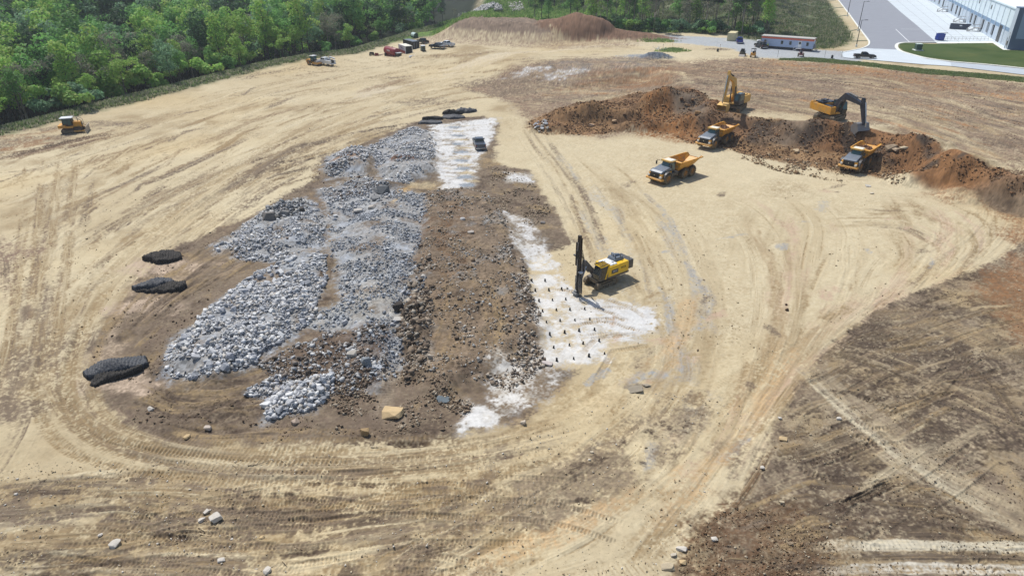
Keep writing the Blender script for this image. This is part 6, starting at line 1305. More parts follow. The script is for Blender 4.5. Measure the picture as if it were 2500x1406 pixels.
bulk = [  # polygon, count, size range, colours, clumping
 (GREY[0], 13000, 0.13, 0.7, LIME, (0.45,-0.3,0.2), 'pale angular blasted limestone covering the long left heap'),
 (GREY[1], 6500, 0.11, 0.6, LIME, (0.45,-0.3,0.25), 'pale broken limestone spread over the heap above the black mats'),
 (GREY[2], 700, 0.2, 0.8, LIME, (0.4,-0.4,0.1), 'grey rubble crusting the small far left heap'),
 (GREY[3], 5500, 0.12, 0.65, LIME, (0.4,-0.35,0.25), 'grey rubble left of the white dusted strip'),
 (GREY[4], 11000, 0.08, 0.5, [(176,180,184),(200,204,208),(150,156,164),(130,134,138)], (0.4,-0.4,0.25), 'grey crushed stone over the middle of the blast area'),
 (GREY[5], 1000, 0.2, 0.85, LIME, (0.5,-0.6,-0.1), 'pale blocky rubble in the small lower heap'),
 (GREY[6], 300, 0.2, 0.7, LIME, (0.5,-0.5,0.0), 'pale rubble just left of the small lower heap'),
 (GREY[7], 900, 0.15, 0.7, LIME, (0.4,-0.4,0.1), 'grey rubble round the dark outcrop'),
 ([(630,540),(660,500),(720,483),(760,500),(740,540),(660,550)], 420, 0.25, 1.1, [(130,128,124),(165,165,162),(200,198,192)], (0.4,-0.6,-0.2), 'dark and pale blocks of the far rubble mound'),
 (MUCK, 7000, 0.07, 0.5, [(158,141,120),(142,126,106),(180,168,150),(124,110,94),(204,196,182),(186,186,182)], (0.5,-0.4,0.4), 'broken soil and stone strewn over the brown muck pile'),
 ([(1000,700),(1040,640),(1060,780),(1040,900),(990,940),(975,800)], 900, 0.2, 1.0, [(140,124,106),(120,106,92),(164,150,132),(186,176,160)], (0.5,-0.5,0.1), 'dark tumbled blocks down the left edge of the muck pile'),
 ([(1230,600),(1290,660),(1320,800),(1330,900),(1250,960),(1190,930),(1270,840),(1260,700)], 1500, 0.12, 0.6, [(150,134,116),(120,106,92),(186,174,158),(206,198,186)], (0.5,-0.4,0.3), 'broken stone along the right edge of the muck pile'),
 ([(620,890),(820,820),(940,820),(960,920),(860,970),(700,960)], 2600, 0.10, 0.7, [(150,140,130),(120,108,96),(190,188,184),(210,210,208)], (0.5,-0.4,0.3), 'mixed soil and stone above the small lower heap'),
 ([(800,960),(1000,900),(1180,940),(1100,1060),(850,1060),(680,1040)], 1900, 0.08, 0.45, [(150,132,110),(120,102,84),(186,172,150)], (0.4,-0.2,0.5), 'stones scattered over the brown ground at the front of the blast area'),
 ([(1190,400),(1290,430),(1350,520),(1300,560),(1210,500)], 900, 0.1, 0.5, [(150,132,110),(190,176,152),(120,102,84)], (0.4,-0.3,0.4), 'loose stone beside the grey pickup strip'),
 ([(790,385),(900,370),(920,440),(880,500),(790,480)], 700, 0.15, 0.7, [(110,90,72),(150,140,130),(186,186,184)], (0.4,-0.3,0.3), 'brown rubble of the far left heap'),
]
BULKOBJ = []
for pl, N, a, b, cs, cl, lb in bulk:
    x, y = sample_poly(pl, N, clumpy(*cl, 180)); 
    if len(x) == 0: continue
    BULKOBJ.append(stuff('rubble', rocks_mesh('rubble', x, y, powsize(len(x), a, b), pal(cs, len(x)), HULLS), lb))
# soil clods down the bank and heaps
x, y = sample_poly(BANKPX, 15000, clumpy(0.35,-0.5,0.3,190)); stuff('clods', rocks_mesh('clods', x, y, powsize(len(x), 0.12, 0.65, 2.5), pal([(134,100,70),(116,88,64),(152,118,84),(172,142,108),(100,76,56)], len(x), 0.2), HULLS, 0.35), 'brown soil clods and broken rock covering the excavated bank')
x, y = sample_poly([(1840,372),(1960,392),(2080,415),(2230,432),(2200,452),(2050,445),(1900,420),(1800,385)], 1300, clumpy(0.3,-0.3,0.3,191)); stuff('clods', rocks_mesh('clods', x, y, powsize(len(x), 0.12, 0.8, 2.3), pal([(176,150,116),(140,112,84),(200,180,148)], len(x)), HULLS), 'loose rock thrown out along the foot of the bank')
# stones strewn everywhere: more are visible near the camera
def strew(N, a, b, cols, region_px, label, cl=(0.15,-0.5,0.4), seed=200, names='pebbles', kk=2.6):
    q = np.array(region_px, float); lo, hi = q.min(0), q.max(0); px = rng.uniform(lo[0], hi[0], N*3); py = rng.uniform(lo[1], hi[1], N*3)
    k = sdpoly(px, py, [tuple(t) for t in q]) > 0; px, py = px[k], py[k]; x, y = U(px, py); k = clumpy(*cl, seed)(x, y) > rng.uniform(0, 1, len(x)); x, y = x[k][:N], y[k][:N]
    sc = 1+ (y/60)**1.0*0.2
    stuff(names, rocks_mesh(names, x, y, powsize(len(x), a, b, kk)*sc, pal(cols, len(x), 0.15), SMALL, 0.2), label)
strew(9000, 0.03, 0.25, [(214,198,166),(190,170,136),(160,140,112),(228,220,204)], [(-60,1130),(600,1120),(1200,1080),(1600,950),(1850,1000),(1700,1280),(1600,1430),(-60,1430)], 'small tan stones scattered over the near haul road and foreground', seed=201)
strew(13000, 0.03, 0.24, [(160,140,114),(136,116,92),(112,96,80),(196,182,156)], [(1990,880),(2200,740),(2560,600),(2560,1430),(1640,1430),(1760,1260),(1900,1060)], 'brown clods and stones over the right foreground soil', (0.3,-0.6,0.3), seed=202, names='clods')
strew(3000, 0.04, 0.3, [(124,98,72),(106,84,64),(150,124,96),(186,164,132)], [(1700,1290),(1790,1240),(1960,1250),(2040,1330),(2040,1430),(1640,1430)], 'loose dark soil clods at the lower right', (0.5,-0.6,0.2), seed=203, names='clods')
strew(2200, 0.05, 0.3, [(200,184,150),(170,150,120),(140,120,98)], [(1240,480),(1700,470),(2250,480),(2350,640),(1950,900),(1700,1050),(1450,950),(1380,700)], 'stones scattered over the open tan apron', (0.12,-0.2,0.5), seed=204)
strew(2200, 0.06, 0.3, [(190,172,138),(160,140,112),(140,118,94)], [(0,400),(300,330),(800,230),(1150,260),(900,330),(620,500),(380,620),(200,820),(150,1050),(0,1100)], 'stones scattered over the upper left ground', (0.15,-0.3,0.5), seed=205)
strew(2400, 0.06, 0.35, [(150,116,86),(120,92,70),(190,164,130)], [(1850,165),(2500,230),(2500,410),(2300,350),(2100,300),(1850,270),(1700,215)], 'clods on the upper bench right of the excavators', (0.15,-0.4,0.4), seed=206, names='clods')
strew(6000, 0.05, 0.4, [(120,100,80),(100,82,66),(160,140,116)], [(210,850),(440,600),(620,520),(780,400),(800,620),(500,780),(400,960),(780,900),(1050,1060),(600,1085),(300,1030)], 'stones and clods on the brown ground round the heaps', (0.3,-0.3,0.4), seed=207, names='clods')
# ---- single boulders, each its own thing
def boulder(px, size, col, label, flat=0.6, seed=0, group=None, npts=22, yaw=None, el=1.0, name='boulder'):
    r = np.random.default_rng(seed+1000); p = r.normal(size=(npts, 3)); p = np.sign(p)*np.abs(p)**0.6; p /= np.abs(p).max(1)[:, None]**0.8+1e-6; p /= np.abs(p).max(0); p *= r.uniform(0.82, 1.0, (npts, 1))
    bm = bmesh.new(); vs = [bm.verts.new((q[0]*el, q[1]*0.75, q[2]*flat)) for q in p]; bmesh.ops.convex_hull(bm, input=vs); bmesh.ops.delete(bm, geom=[v for v in bm.verts if not v.link_faces], context='VERTS')
    bmesh.ops.bevel(bm, geom=list(bm.edges), offset=0.035, segments=1, affect='EDGES', clamp_overlap=True)
    bmesh.ops.triangulate(bm, faces=bm.faces); bmesh.ops.subdivide_edges(bm, edges=bm.edges, cuts=1, use_grid_fill=True)
    for v in bm.verts: v.co *= 1+0.05*float(vn(v.co.x*3+seed, v.co.y*3+v.co.z*4))
    zmin = min(v.co.z for v in bm.verts)
    for v in bm.verts: v.co.z -= zmin; v.co *= size/2/el
    me_ = bpy.data.meshes.new(name); bm.to_mesh(me_); bm.free(); me_.materials.append(mat('stone %d %d %d' % tuple(col), col and tuple(s2l(col)/KEXP), 0.9, noise=0.22, nscale=3.0/size, bump=0.5, spec=0.2))
    o = link(bpy.data.objects.new(name, me_)); c = P(*px); o.location = (c.x, c.y, c.z-0.12*size*flat); o.rotation_euler = (r.normal(0, 0.12), r.normal(0, 0.12), r.uniform(0, 6.28) if yaw is None else R(yaw)); tag(o, label, 'rock', group); return o
W_, Tn, Gy, Dk, Br = (226,218,204), (222,194,148), (196,200,204), (118,112,104), (170,150,124)
for px, sz, col, lb, fl, yw_ in [
 ((960,1012),2.1,Tn,'big flat tan slab lying alone at the front edge of the blast area',0.34,-5),
 ((284,1328),0.9,W_,'large white stone at the lower left, two small stones beside it',0.45,70),
 ((527,1268),0.95,W_,'squarish pale block, largest of the group of three at lower left',0.5,40), ((493,1272),0.55,W_,'small pale block left of the squarish one',0.5,20), ((504,1250),0.5,W_,'small pale block behind the other two of the group',0.5,60),
 ((653,1395),0.62,W_,'wedge shaped pale stone at the bottom edge of the picture',0.45,60), ((541,1367),0.55,W_,'long pale stone lying left of the wedge shaped one',0.4,20), ((245,1308),0.35,W_,'small pale stone above the large white stone',0.6,30),
 ((40,1207),0.3,W_,'small lone pale stone at the far lower left edge',0.6,0), ((567,1316),0.25,W_,'tiny round white stone right of the stick pair',0.5,0), ((640,1312),0.4,Tn,'small tan slab on the treaded ground, lower centre left',0.4,0),
 ((722,1032),0.75,(200,180,160),'pinkish pointed stone below the small lower heap',0.6,50), ((372,1000),0.7,W_,'pale stone pair lying in the dark ruts at left',0.6,30), ((508,1047),0.6,(214,200,184),'pale stone at the dark front edge of the blast area',0.6,0),
 ((457,1068),0.6,Tn,'tan stone in the ruts near the haul road',0.5,60), ((895,893),1.15,(150,156,160),'big upright grey block among the rubble, centre',0.9,20), ((860,868),1.2,(190,184,172),'long pale wedge of rock left of the upright grey block',0.45,10),
 ((924,898),0.85,Gy,'pale grey slab right of the upright grey block',0.35,0), ((973,782),1.3,(208,204,196),'flat pale slab at the left foot of the muck pile',0.3,5), ((1335,890),1.05,(220,208,200),'pale pinkish slab below the rows of hole markers',0.35,-20),
 ((975,755),1.3,(84,78,72),'dark jagged block at the left edge of the muck pile',0.8,40), ((1911,1073),0.72,Tn,'square tan slab on the brown soil right of the haul road',0.4,-20), ((2047,1023),0.5,W_,'white stone beside the pale diagonal track',0.5,0),
 ((1664,1342),0.75,W_,'white wedge stone in the stone group at lower right',0.4,-30), ((1630,1382),1.0,(206,190,160),'broad tan slab in the stone group at lower right',0.3,0), ((1668,1375),0.55,Tn,'tan stone right of the broad slab',0.5,0), ((1645,1356),0.5,(206,196,176),'small tan stone above the broad slab',0.4,0),
 ((1745,1318),0.5,W_,'white stone on the dark soil edge right of the stone group',0.5,0), ((1861,1143),0.42,W_,'white stone below the square tan slab',0.6,0), ((1903,1022),0.35,W_,'small white stone above the square tan slab',0.6,0), ((1907,1228),0.42,(206,190,160),'tan stone beside the crossing treads, right',0.6,0),
 ((1929,1328),0.4,Br,'brown stone on the dark soil at lower right',0.6,0), ((1552,953),1.5,(160,150,132),'flat dusty grey slab on the apron below the drill pad',0.15,0), ((1578,941),0.8,(176,164,144),'smaller dusty slab behind the flat one on the apron',0.2,20),
 ((1445,1105),0.35,(210,196,170),'small pale stone on the near haul road, centre',0.5,0), ((1922,758),0.4,(70,56,46),'dark lump on the open tan apron, right',0.8,0), ((1920,745),0.3,(90,70,56),'small dark lump just behind the other on the apron',0.8,0),
 ((1082,975),1.3,(120,130,134),'blue grey flat shard on the brown ground right of the tan slab',0.15,0), ((1150,568),1.0,(190,182,172),'pale slab on top of the muck pile near its right side',0.3,0), ((1130,536),0.8,(216,214,210),'white block on top of the muck pile, far part',0.5,0),
 ((1325,545),0.8,(150,144,138),'grey block on the dusty ground right of the muck pile',0.5,0), ((1278,1035),0.6,(210,196,176),'pale round stone near the small white dust patch',0.7,0), ((890,1060),0.9,(172,146,108),'round ochre clod at the edge of the haul road',0.8,0),
 ((655,535),1.8,(140,134,128),'huge dark tilted block in the far rubble mound',0.7,30), ((695,525),1.5,(160,156,150),'second large tilted block right of the huge dark one',0.6,-10), ((735,515),1.2,(96,92,88),'dark block at the right end of the far rubble mound',0.7,0),
 ((935,470),2.1,(122,124,124),'large dark grey outcrop slab in the far rubble',0.6,50), ((918,488),1.6,(150,150,148),'smaller grey slab left of the outcrop',0.5,30), ((875,517),1.6,(206,200,190),'pale slab below the grey outcrop',0.35,20), ((908,508),1.2,(206,196,182),'pale block right of the slab below the outcrop',0.4,0),
 ((1945,372),1.8,(214,190,154),'pale angular slab at the foot of the bank between the dump trucks',0.35,20), ((1968,372),1.1,(196,170,136),'tan slab right of the pale angular one under the bank',0.35,0), ((2175,365),2.2,(176,156,130),'grey brown slab at the bank right of the loaded truck',0.5,0), ((2185,368),1.8,(196,174,146),'paler slab stacked below the grey brown one at the bank',0.4,30), ((2200,385),1.4,(206,190,160),'small tan slab below the stacked pair at the bank',0.4,0),
 ((1445,283),1.3,(206,176,146),'pinkish block on the brown heap left of the pale excavator',0.5,0), ((1500,297),1.2,(196,166,130),'tan block on the middle of the brown heaps',0.5,0), ((1700,298),1.5,(190,150,104),'ochre block on the spoil left of the loaded truck',0.5,0), ((2118,455),1.0,W_,'white flat stone on the tan ground below the bank, right',0.3,0), ((2128,473),0.8,(226,214,190),'second pale flat stone below the first, right of the bank',0.3,0),
 ((440,452+330),0.9,Gy,'grey block',0.5,0)][:-1]:
    boulder(px, sz, col, lb, fl, seed=int(px[0]*3+px[1]), yaw=yw_)
zones = [(GREY[0], 120, LIME[:5], 0.45, 1.05, 'large pale limestone block lying in the long left rubble heap', 'blocks in the long left heap'),
         (GREY[1], 34, LIME[:5], 0.55, 0.9, 'large pale limestone block lying in the heap above the black mats', 'blocks in the heap above the mats'),
         (GREY[5], 26, LIME[:5], 0.6, 1.0, 'large white limestone block in the small lower heap', 'blocks in the small lower heap'),
         (GREY[4], 46, LIME, 0.45, 0.8, 'grey block lying on the crushed stone in the middle of the blast area', 'blocks on the crushed stone'),
         (MUCK, 22, [(150,130,108),(190,178,160),(112,96,80)], 0.4, 0.8, 'brownish rock lying on the muck pile', 'rocks on the muck pile'),
         ([(1310,295),(1342,310),(1330,328),(1300,322)], 26, LIME, 0.7, 1.3, 'pale rock in the small rubble patch at the left end of the brown heaps', 'rocks in the patch left of the brown heaps'),
         (BANKPX, 40, [(150,116,84),(176,146,110),(130,102,76)], 0.6, 1.1, 'brown rock lying on the excavated bank', 'rocks on the excavated bank')]
protoR = {}
for zi, (pl, N, cs, a, b, lb, gp) in enumerate(zones):
    pro = [boulder((1500, 700), 1.0, c, lb, random.choice([0.45, 0.6, 0.75]), seed=700+zi*10+i, group=gp) for i, c in enumerate(cs)]
    xs, ys = sample_poly(pl, N); zz = zsurf(xs, ys)
    for i in range(N):
        o = pro[i] if i < len(pro) else pro[i % len(pro)].copy()
        if i >= len(pro): link(o)
        s = a+(b-a)*random.random()**1.6; sz = 'small' if s < a+(b-a)*0.2 else 'mid sized' if s < a+(b-a)*0.6 else 'big'; py_ = PXY(xs[i], ys[i], zz[i])[1]
        if N > 30:
            q_ = np.array(pl); f_ = (py_-q_[:, 1].min())/(np.ptp(q_[:, 1])+1e-6); w_ = 'far end' if f_ < 0.33 else 'middle' if f_ < 0.66 else 'near end'; tone = 'pale' if (i % len(pro)) in (1, 3) else 'dull'
            l_ = {'blocks in the long left heap': 'limestone block in the long left rubble heap', 'blocks in the heap above the mats': 'limestone block in the heap above the mats', 'blocks on the crushed stone': 'grey block on the crushed stone', 'rocks on the excavated bank': 'brown rock on the excavated bank'}[gp]
            o['label'] = '%s %s %s, %s' % (sz, tone, l_, w_); o['group'] = gp+': '+sz+' '+tone+' '+w_
        o.scale = (s, s*random.uniform(0.8, 1.1), s*random.uniform(0.8, 1.1)); o.location = (xs[i], ys[i], zz[i]-0.06*s); o.rotation_euler = (random.gauss(0, 0.35), random.gauss(0, 0.35), random.uniform(0, 6.28))
# rip-rap behind the stock pile
x, y = sample_poly([(1118,56),(1150,38),(1180,20),(1222,22),(1228,32),(1170,42),(1130,62)], 1500); stuff('rubble', rocks_mesh('rubble', x, y, powsize(len(x), 0.6, 1.4), pal([(206,204,198),(226,224,218),(180,180,178)], len(x)), HULLS, 0.2, zoff=1.2), 'pale rip-rap stones spread on the grass behind the far soil mound')
x, y = sample_poly([(1240,8),(1275,6),(1280,28),(1250,30)], 260); stuff('rubble', rocks_mesh('rubble', x, y, powsize(len(x), 0.8, 1.6), pal([(206,204,198),(190,186,176)], len(x)), HULLS, 0.2), 'pale stones round the small drain basin in the grass at the top')
# gravel dump skin
x, y = sample_poly([(1575,136),(1632,134),(1640,146),(1580,148)], 900); stuff('gravel', rocks_mesh('gravel', x, y, powsize(len(x), 0.1, 0.35), pal([(120,130,142),(150,158,166),(100,108,118)], len(x)), SMALL, 0.2), 'blue grey gravel tipped in a small heap near the far haul road')
# ------------------------------------------------------------------ hole markers
marks = [(460,210),(613,208),(500,320),(656,315),(802,303),(543,440),(696,427),(849,420),(584,555),(741,541),(897,538),(1064,530),(628,682),(785,665),(953,657),(1125,650),(666,822),(836,799),(1001,779),(1177,767),(710,970),(890,943),(1047,924),(1229,893),(747,1118),(940,1098),(1114,1068),(1292,1041)]
rown = [2,3,3,4,4,4,4,4]; rlab = ['farthest row','second row from the back','third row from the back','fourth row from the back','fourth row from the front','third row from the front','second row from the front','nearest row']
pos_ = {2:['left of the two','right of the two'],3:['leftmost','middle','rightmost'],4:['leftmost','second from the left','second from the right','rightmost']}
mp = None; i_ = 0
for rr, n_ in enumerate(rown):
    for j in range(n_):
        if mp is None:
            mb = MB().revolve([(0,0.11),(0.03,0.11),(0.05,0.08),(0.26,0.08),(0.30,0.04),(0.30,0.01)], (0,0,0), 'z', 12); mp = mb.build('hole_marker', mat('marker black', (18,18,20), 0.7), None); o = mp
        else: o = link(mp.copy())
        tag(o, 'black drill hole marker, %s, in the %s' % (pos_[n_][j], rlab[rr]), 'hole marker', 'hole markers on the drill pad')
        q = marks[i_]; put(o, (1200+q[0]/4.686, 640+(q[1]+12)/4.686), random.uniform(0, 360)); o.rotation_euler[0] = random.uniform(-0.1, 0.1); o.scale = [random.uniform(0.9, 1.25)]*3; i_ += 1
# ------------------------------------------------------------------ blasting mats
MATM = mat('rubber mat', (62,64,68), 0.6, noise=0.35, nscale=7.0, dirt=(128,130,132), spec=0.3, bump=0.6)  # grey dirt tint doubles as painted highlights on the woven ridges
MATB = mat('rubber mat dusty', (50,48,46), 0.8, noise=0.4, nscale=7.0, dirt=(110,104,96), spec=0.2, bump=0.6)
def draped(name, outline, hfun, label, m=MATM, thick=0.18, step=0.07, rope=0.30, parent=None, yaw=0.0, ctr=None, piece=0):
    """woven rubber mat: outline in metres (x right, y away), draped by hfun"""
    pts = np.array(list(outline)+[outline[0]], float); lo, hi = pts.min(0)-0.1, pts.max(0)+0.1
    nx, ny = int((hi[0]-lo[0])/step)+1, int((hi[1]-lo[1])/step)+1; gx, gy = np.meshgrid(np.linspace(lo[0], hi[0], nx), np.linspace(lo[1], hi[1], ny))
    d = sdpoly(gx, gy, [tuple(p) for p in pts])+0.10*fbm(gx, gy, 1.3, 2, piece); wv = np.abs(np.sin((gx+0.35*gy)*math.pi/rope+0.8*np.sin(gy*1.1+piece)))*0.12+0.02*np.sin(gy*math.pi*2/0.34+np.floor(gx/rope)*math.pi+np.sin(gx))+0.05*vn(gx*4, gy*4, piece)+0.14*vn(gx*0.8, gy*1.1, piece+3)
    z = hfun(gx, gy)+wv+thick*np.sqrt(np.clip(d/0.16, 0, 1)); c = ctr; s_, c_ = math.sin(yaw), math.cos(yaw); wx = c.x+gx*c_-gy*s_; wy = c.y+gx*s_+gy*c_
    zb = zsurf(wx.ravel(), wy.ravel()).reshape(wx.shape)-c.z; z = np.where(d > -0.02, np.maximum(z+zb, zb+0.03), zb-0.15)
    keep = d > -step*1.2; idx_ = -np.ones(d.shape, int); idx_[keep] = np.arange(keep.sum()); V = np.stack([gx[keep], gy[keep], z[keep]], -1)
    a, b, c2, e = idx_[:-1, :-1], idx_[:-1, 1:], idx_[1:, 1:], idx_[1:, :-1]; k = (a >= 0)&(b >= 0)&(c2 >= 0)&(e >= 0); F = np.stack([a[k], b[k], c2[k], e[k]], -1)
    me_ = np_mesh(name, V, F, None, True, 4, m); o = link(bpy.data.objects.new(name, me_))
    if parent: o.parent = parent
    else: o.location = c; o.rotation_euler = (0, 0, yaw); tag(o, label, 'blasting mat', 'woven rubber blasting mats')
    return o
g0 = lambda k, cx=0, cy=0, rx=2, ry=1.5: (lambda x, y: k*np.exp(-((x-cx)/rx)**2-((y-cy)/ry)**2))
c = P(285, 905)
draped('blasting_mat', [(-2.7,-0.9),(-2.2,0.5),(-1.1,1.4),(0.4,1.7),(2.0,1.9),(2.2,1.4),(2.8,0.6),(2.1,-0.3),(1.5,-0.5),(0.6,-1.1),(-0.9,-1.2),(-1.9,-1.5)], lambda x, y: 0.30+0.75*np.exp(-((x-0.1)/1.7)**2-((y+0.1)/0.9)**2), 'large black rubber mat folded over on top of the nearest mat heap', ctr=c, piece=1)
draped('blasting_mat', [(-1.3,-2.4),(-1.3,-0.6),(0.6,-0.2),(2.4,0.3),(2.7,-0.2),(1.4,-1.3),(0.2,-1.9),(-0.7,-2.6)], lambda x, y: 0.10+0.32*ss(-2.2, -0.6, y), 'black rubber mat whose flap sticks out under the nearest mat heap', MATB, ctr=c, rope=0.3, piece=2)
c = P(388, 703)
draped('blasting_mat', [(-2.9,-0.5),(-1.2,1.1),(-0.3,1.9),(1.0,1.5),(1.6,1.0),(0.9,0.0),(0.4,-0.9),(-1.2,-0.7),(-2.2,-1.0)], lambda x, y: 0.24+0.48*np.exp(-((x+0.2)/1.4)**2-((y-0.3)/1.0)**2), 'dark grey rubber mat folded on the left of the middle mat heap', ctr=c, piece=3)
draped('blasting_mat', [(-2.2,-1.2),(0.3,-0.6),(1.2,1.1),(2.6,1.3),(3.2,0.4),(3.0,-0.7),(1.4,-1.3),(-0.6,-1.5)], lambda x, y: 0.12+0.25*np.exp(-((x-1.4)/1.4)**2-((y-0.2)/1.0)**2), 'dark grey rubber mat lying right and under in the middle mat heap', MATB, ctr=c, rope=0.28, piece=4)
c = P(397, 632)
draped('blasting_mat', [(-2.4,-0.5),(-2.0,0.9),(-0.9,2.0),(0.6,1.9),(1.9,1.1),(2.6,-0.1),(1.2,-1.3),(0.1,-1.7),(-1.0,-0.9)], lambda x, y: 0.2+0.52*np.exp(-((x+0.1)/1.6)**2-((y+0.1)/1.1)**2), 'brownish black rubber mat folded in the farthest left mat heap', MATB, ctr=c, piece=5)
for k, (px, ol, hh, lb, mm) in enumerate([
  ((1052,300), [(-2.6,-1.2),(-2.3,0.6),(-0.4,1.3),(2.2,0.8),(2.5,-0.4),(1.8,-1.3)], 0.25, 'flat grey rubber mat at the left front of the mats by the white strip', MATM),
  ((1052,293), [(-1.9,-0.2),(-1.6,1.6),(0.5,2.2),(2.6,1.7),(2.7,0.0)], 0.45, 'rubber mat overlapped behind the flat front one by the white strip', MATB),
  ((1104,288), [(-2.4,-0.7),(-1.9,0.9),(0.6,1.3),(2.8,0.8),(3.0,-0.2),(1.2,-1.2),(-1.0,-1.3)], 0.4, 'smooth topped dark rubber mat in the middle of the mats by the white strip', MATM),
  ((1100,279), [(-1.8,-0.5),(-1.2,1.2),(1.6,1.6),(3.0,0.9),(2.4,-0.4)], 0.7, 'ragged dark rubber mat behind the smooth topped one', MATB),
  ((1135,274), [(-2.6,-0.9),(-1.9,1.2),(0.6,1.9),(2.6,1.3),(2.8,0.3),(0.8,-1.2)], 0.7, 'ragged black rubber mat at the far right end by the white strip', MATM)]):
    draped('blasting_mat', ol, lambda x, y, hh=hh: hh*np.exp(-(x/2.2)**2-(y/1.4)**2)+0.25*(vn(x*2, y*2, 9+k) if hh > 0.6 else 0), lb, mm, ctr=P(*px), step=0.12, piece=10+k)
# ------------------------------------------------------------------ sticks and brush
def stick(px, L, yaw, label, col=(196,176,140), r=0.05):
    pts = [(0,0,0.06)]; 
    for k in range(5): p = pts[-1]; pts.append((p[0]+L/5, p[1]+random.uniform(-0.05,0.05)*L, 0.06+random.uniform(0,0.06)))
    mb = MB().tube(pts, r, 6, r*0.4); mb.tube([pts[2], (pts[2][0]+L*0.2, pts[2][1]+L*0.16, 0.15)], r*0.6, 5, r*0.3); o = mb.build('branch', mat('wood %d' % col[0], col, 0.9, noise=0.3, nscale=4), None); tag(o, label, 'branch'); put(o, px, yaw)
stick((484,1288),0.75,-25,'pale forked stick, upper of the pair below the three pale blocks',r=0.06); stick((488,1304),0.9,-18,'pale stick, lower of the pair below the three pale blocks')
stick((605,1138),1.6,20,'thin grey branch lying on the near haul road, left',(120,108,90),0.04); stick((735,1152),0.8,15,'short grey stick on the near haul road',(130,118,98),0.03); stick((690,1370),0.5,-40,'pale stick near the bottom edge of the picture')
stick((718,1335),1.3,-30,'thin brown stick by the crawler tread print',(110,90,70),0.03); stick((690,1125),0.5,-50,'small pale stick on the near haul road, centre left'); stick((905,1092),0.9,10,'bleached branch in the dark hollow at the road edge',(206,190,160),0.05)
mb = MB()
for k in range(16): a = random.uniform(0, 6.28); l = random.uniform(0.5, 2.0); b_ = (random.uniform(-1.6,1.6), random.uniform(-0.9,0.9), 0.3); mb.tube([b_, (b_[0]+l*math.cos(a), b_[1]+l*math.sin(a), 0.3+random.uniform(0,1.3))], 0.08, 5, 0.03)
o = mb.build('brush_pile', mat('bleached wood', (206,208,200), 0.8), None); tag(o, 'bleached white debris heap with branches near the far haul road', 'debris'); put(o, (1615,124))
# ------------------------------------------------------------------ trees
def leaf_mat(name, col, rnd=0.18):
    m = bpy.data.materials.new(name); m.use_nodes = True; t = m.node_tree; b = t.nodes['Principled BSDF']; out = t.nodes['Material Output']
    at = t.nodes.new('ShaderNodeAttribute'); at.attribute_name = 'soil'; hs = t.nodes.new('ShaderNodeHueSaturation'); oi = t.nodes.new('ShaderNodeObjectInfo')
    r1 = t.nodes.new('ShaderNodeMapRange'); r1.inputs[3].default_value = 1-rnd; r1.inputs[4].default_value = 1+rnd*1.3; t.links.new(oi.outputs['Random'], r1.inputs[0]); t.links.new(r1.outputs[0], hs.inputs['Value'])
    t.links.new(at.outputs['Color'], hs.inputs['Color']); t.links.new(hs.outputs[0], b.inputs['Base Color']); b.inputs['Roughness'].default_value = 0.65; b.inputs['Specular IOR Level'].default_value = 0.25
    tr = t.nodes.new('ShaderNodeBsdfTranslucent'); t.links.new(hs.outputs[0], tr.inputs['Color']); mx = t.nodes.new('ShaderNodeMixShader'); mx.inputs[0].default_value = 0.42
    t.links.new(b.outputs[0], mx.inputs[1]); t.links.new(tr.outputs[0], mx.inputs[2]); t.links.new(mx.outputs[0], out.inputs['Surface']); return m
LEAF = leaf_mat('foliage', None); BARK = mat('bark', (96,88,78), 0.9, noise=0.3, nscale=2); BARKP = mat('pale bark', (140,132,120), 0.9, noise=0.3, nscale=2)
def crown_np(kind, seed, n=1500, leaf=0.5):
    r = np.random.default_rng(seed)
    if kind == 'broad': lobes = [((r.normal(0, 1.5), r.normal(0, 1.5), r.uniform(5.5, 13)), r.uniform(1.4, 2.6)) for _ in range(13)]+[((0,0,13.6),1.7)]
    elif kind == 'tall': lobes = [((r.normal(0, 0.9), r.normal(0, 0.9), 4.5+i*0.85), 2.3-1.1*abs(i/12-0.35)) for i in range(13)]
    elif kind == 'bush': lobes = [((r.normal(0, 1.1), r.normal(0, 1.1), r.uniform(0.9, 3.6)), r.uniform(0.9, 1.5)) for _ in range(9)]
    elif kind == 'pine': lobes = [((r.normal(0, 1.2), r.normal(0, 1.2), r.uniform(11, 18.5)), r.uniform(0.9, 1.6)) for _ in range(10)]+[((0,0,19),1.0)]
    else: lobes = [((r.normal(0, 1.6), r.normal(0, 1.6), r.uniform(5, 12)), r.uniform(1.2, 2.2)) for _ in range(10)]
    w_ = np.array([l[1]**2 for l in lobes]); w_ /= w_.sum(); k = r.choice(len(lobes), n, p=w_); C = np.array([l[0] for l in lobes])[k]; Rr = np.array([l[1] for l in lobes])[k]
    d = r.normal(size=(n, 3)); d /= np.linalg.norm(d, axis=1)[:, None]; d[:, 2] = np.where(d[:, 2] < -0.3, -d[:, 2]*0.7, d[:, 2])
    rad = Rr*(0.72+0.34*r.uniform(0, 1, n)); p = C+d*rad[:, None]*np.array([1, 1, 0.85])
    nrm = d+r.normal(0, 0.55, (n, 3)); nrm[:, 2] += 0.35; nrm /= np.linalg.norm(nrm, axis=1)[:, None]
    a = np.cross(nrm, r.normal(size=(n, 3))); a /= np.linalg.norm(a, axis=1)[:, None]; b = np.cross(nrm, a); s = leaf*r.uniform(0.55, 1.25, (n, 1))
    if kind == 'bare': s *= 0.6
    q = np.stack([p-a*s*0.6, p-b*s*0.42, p+a*s*0.62, p+b*s*0.4], 1)
    lobev = r.uniform(0.82, 1.2, len(lobes))[k]
    return q.reshape(-1, 3), np.arange(n*4).reshape(n, 4), (r.uniform(0.75, 1.25, n)*lobev), p
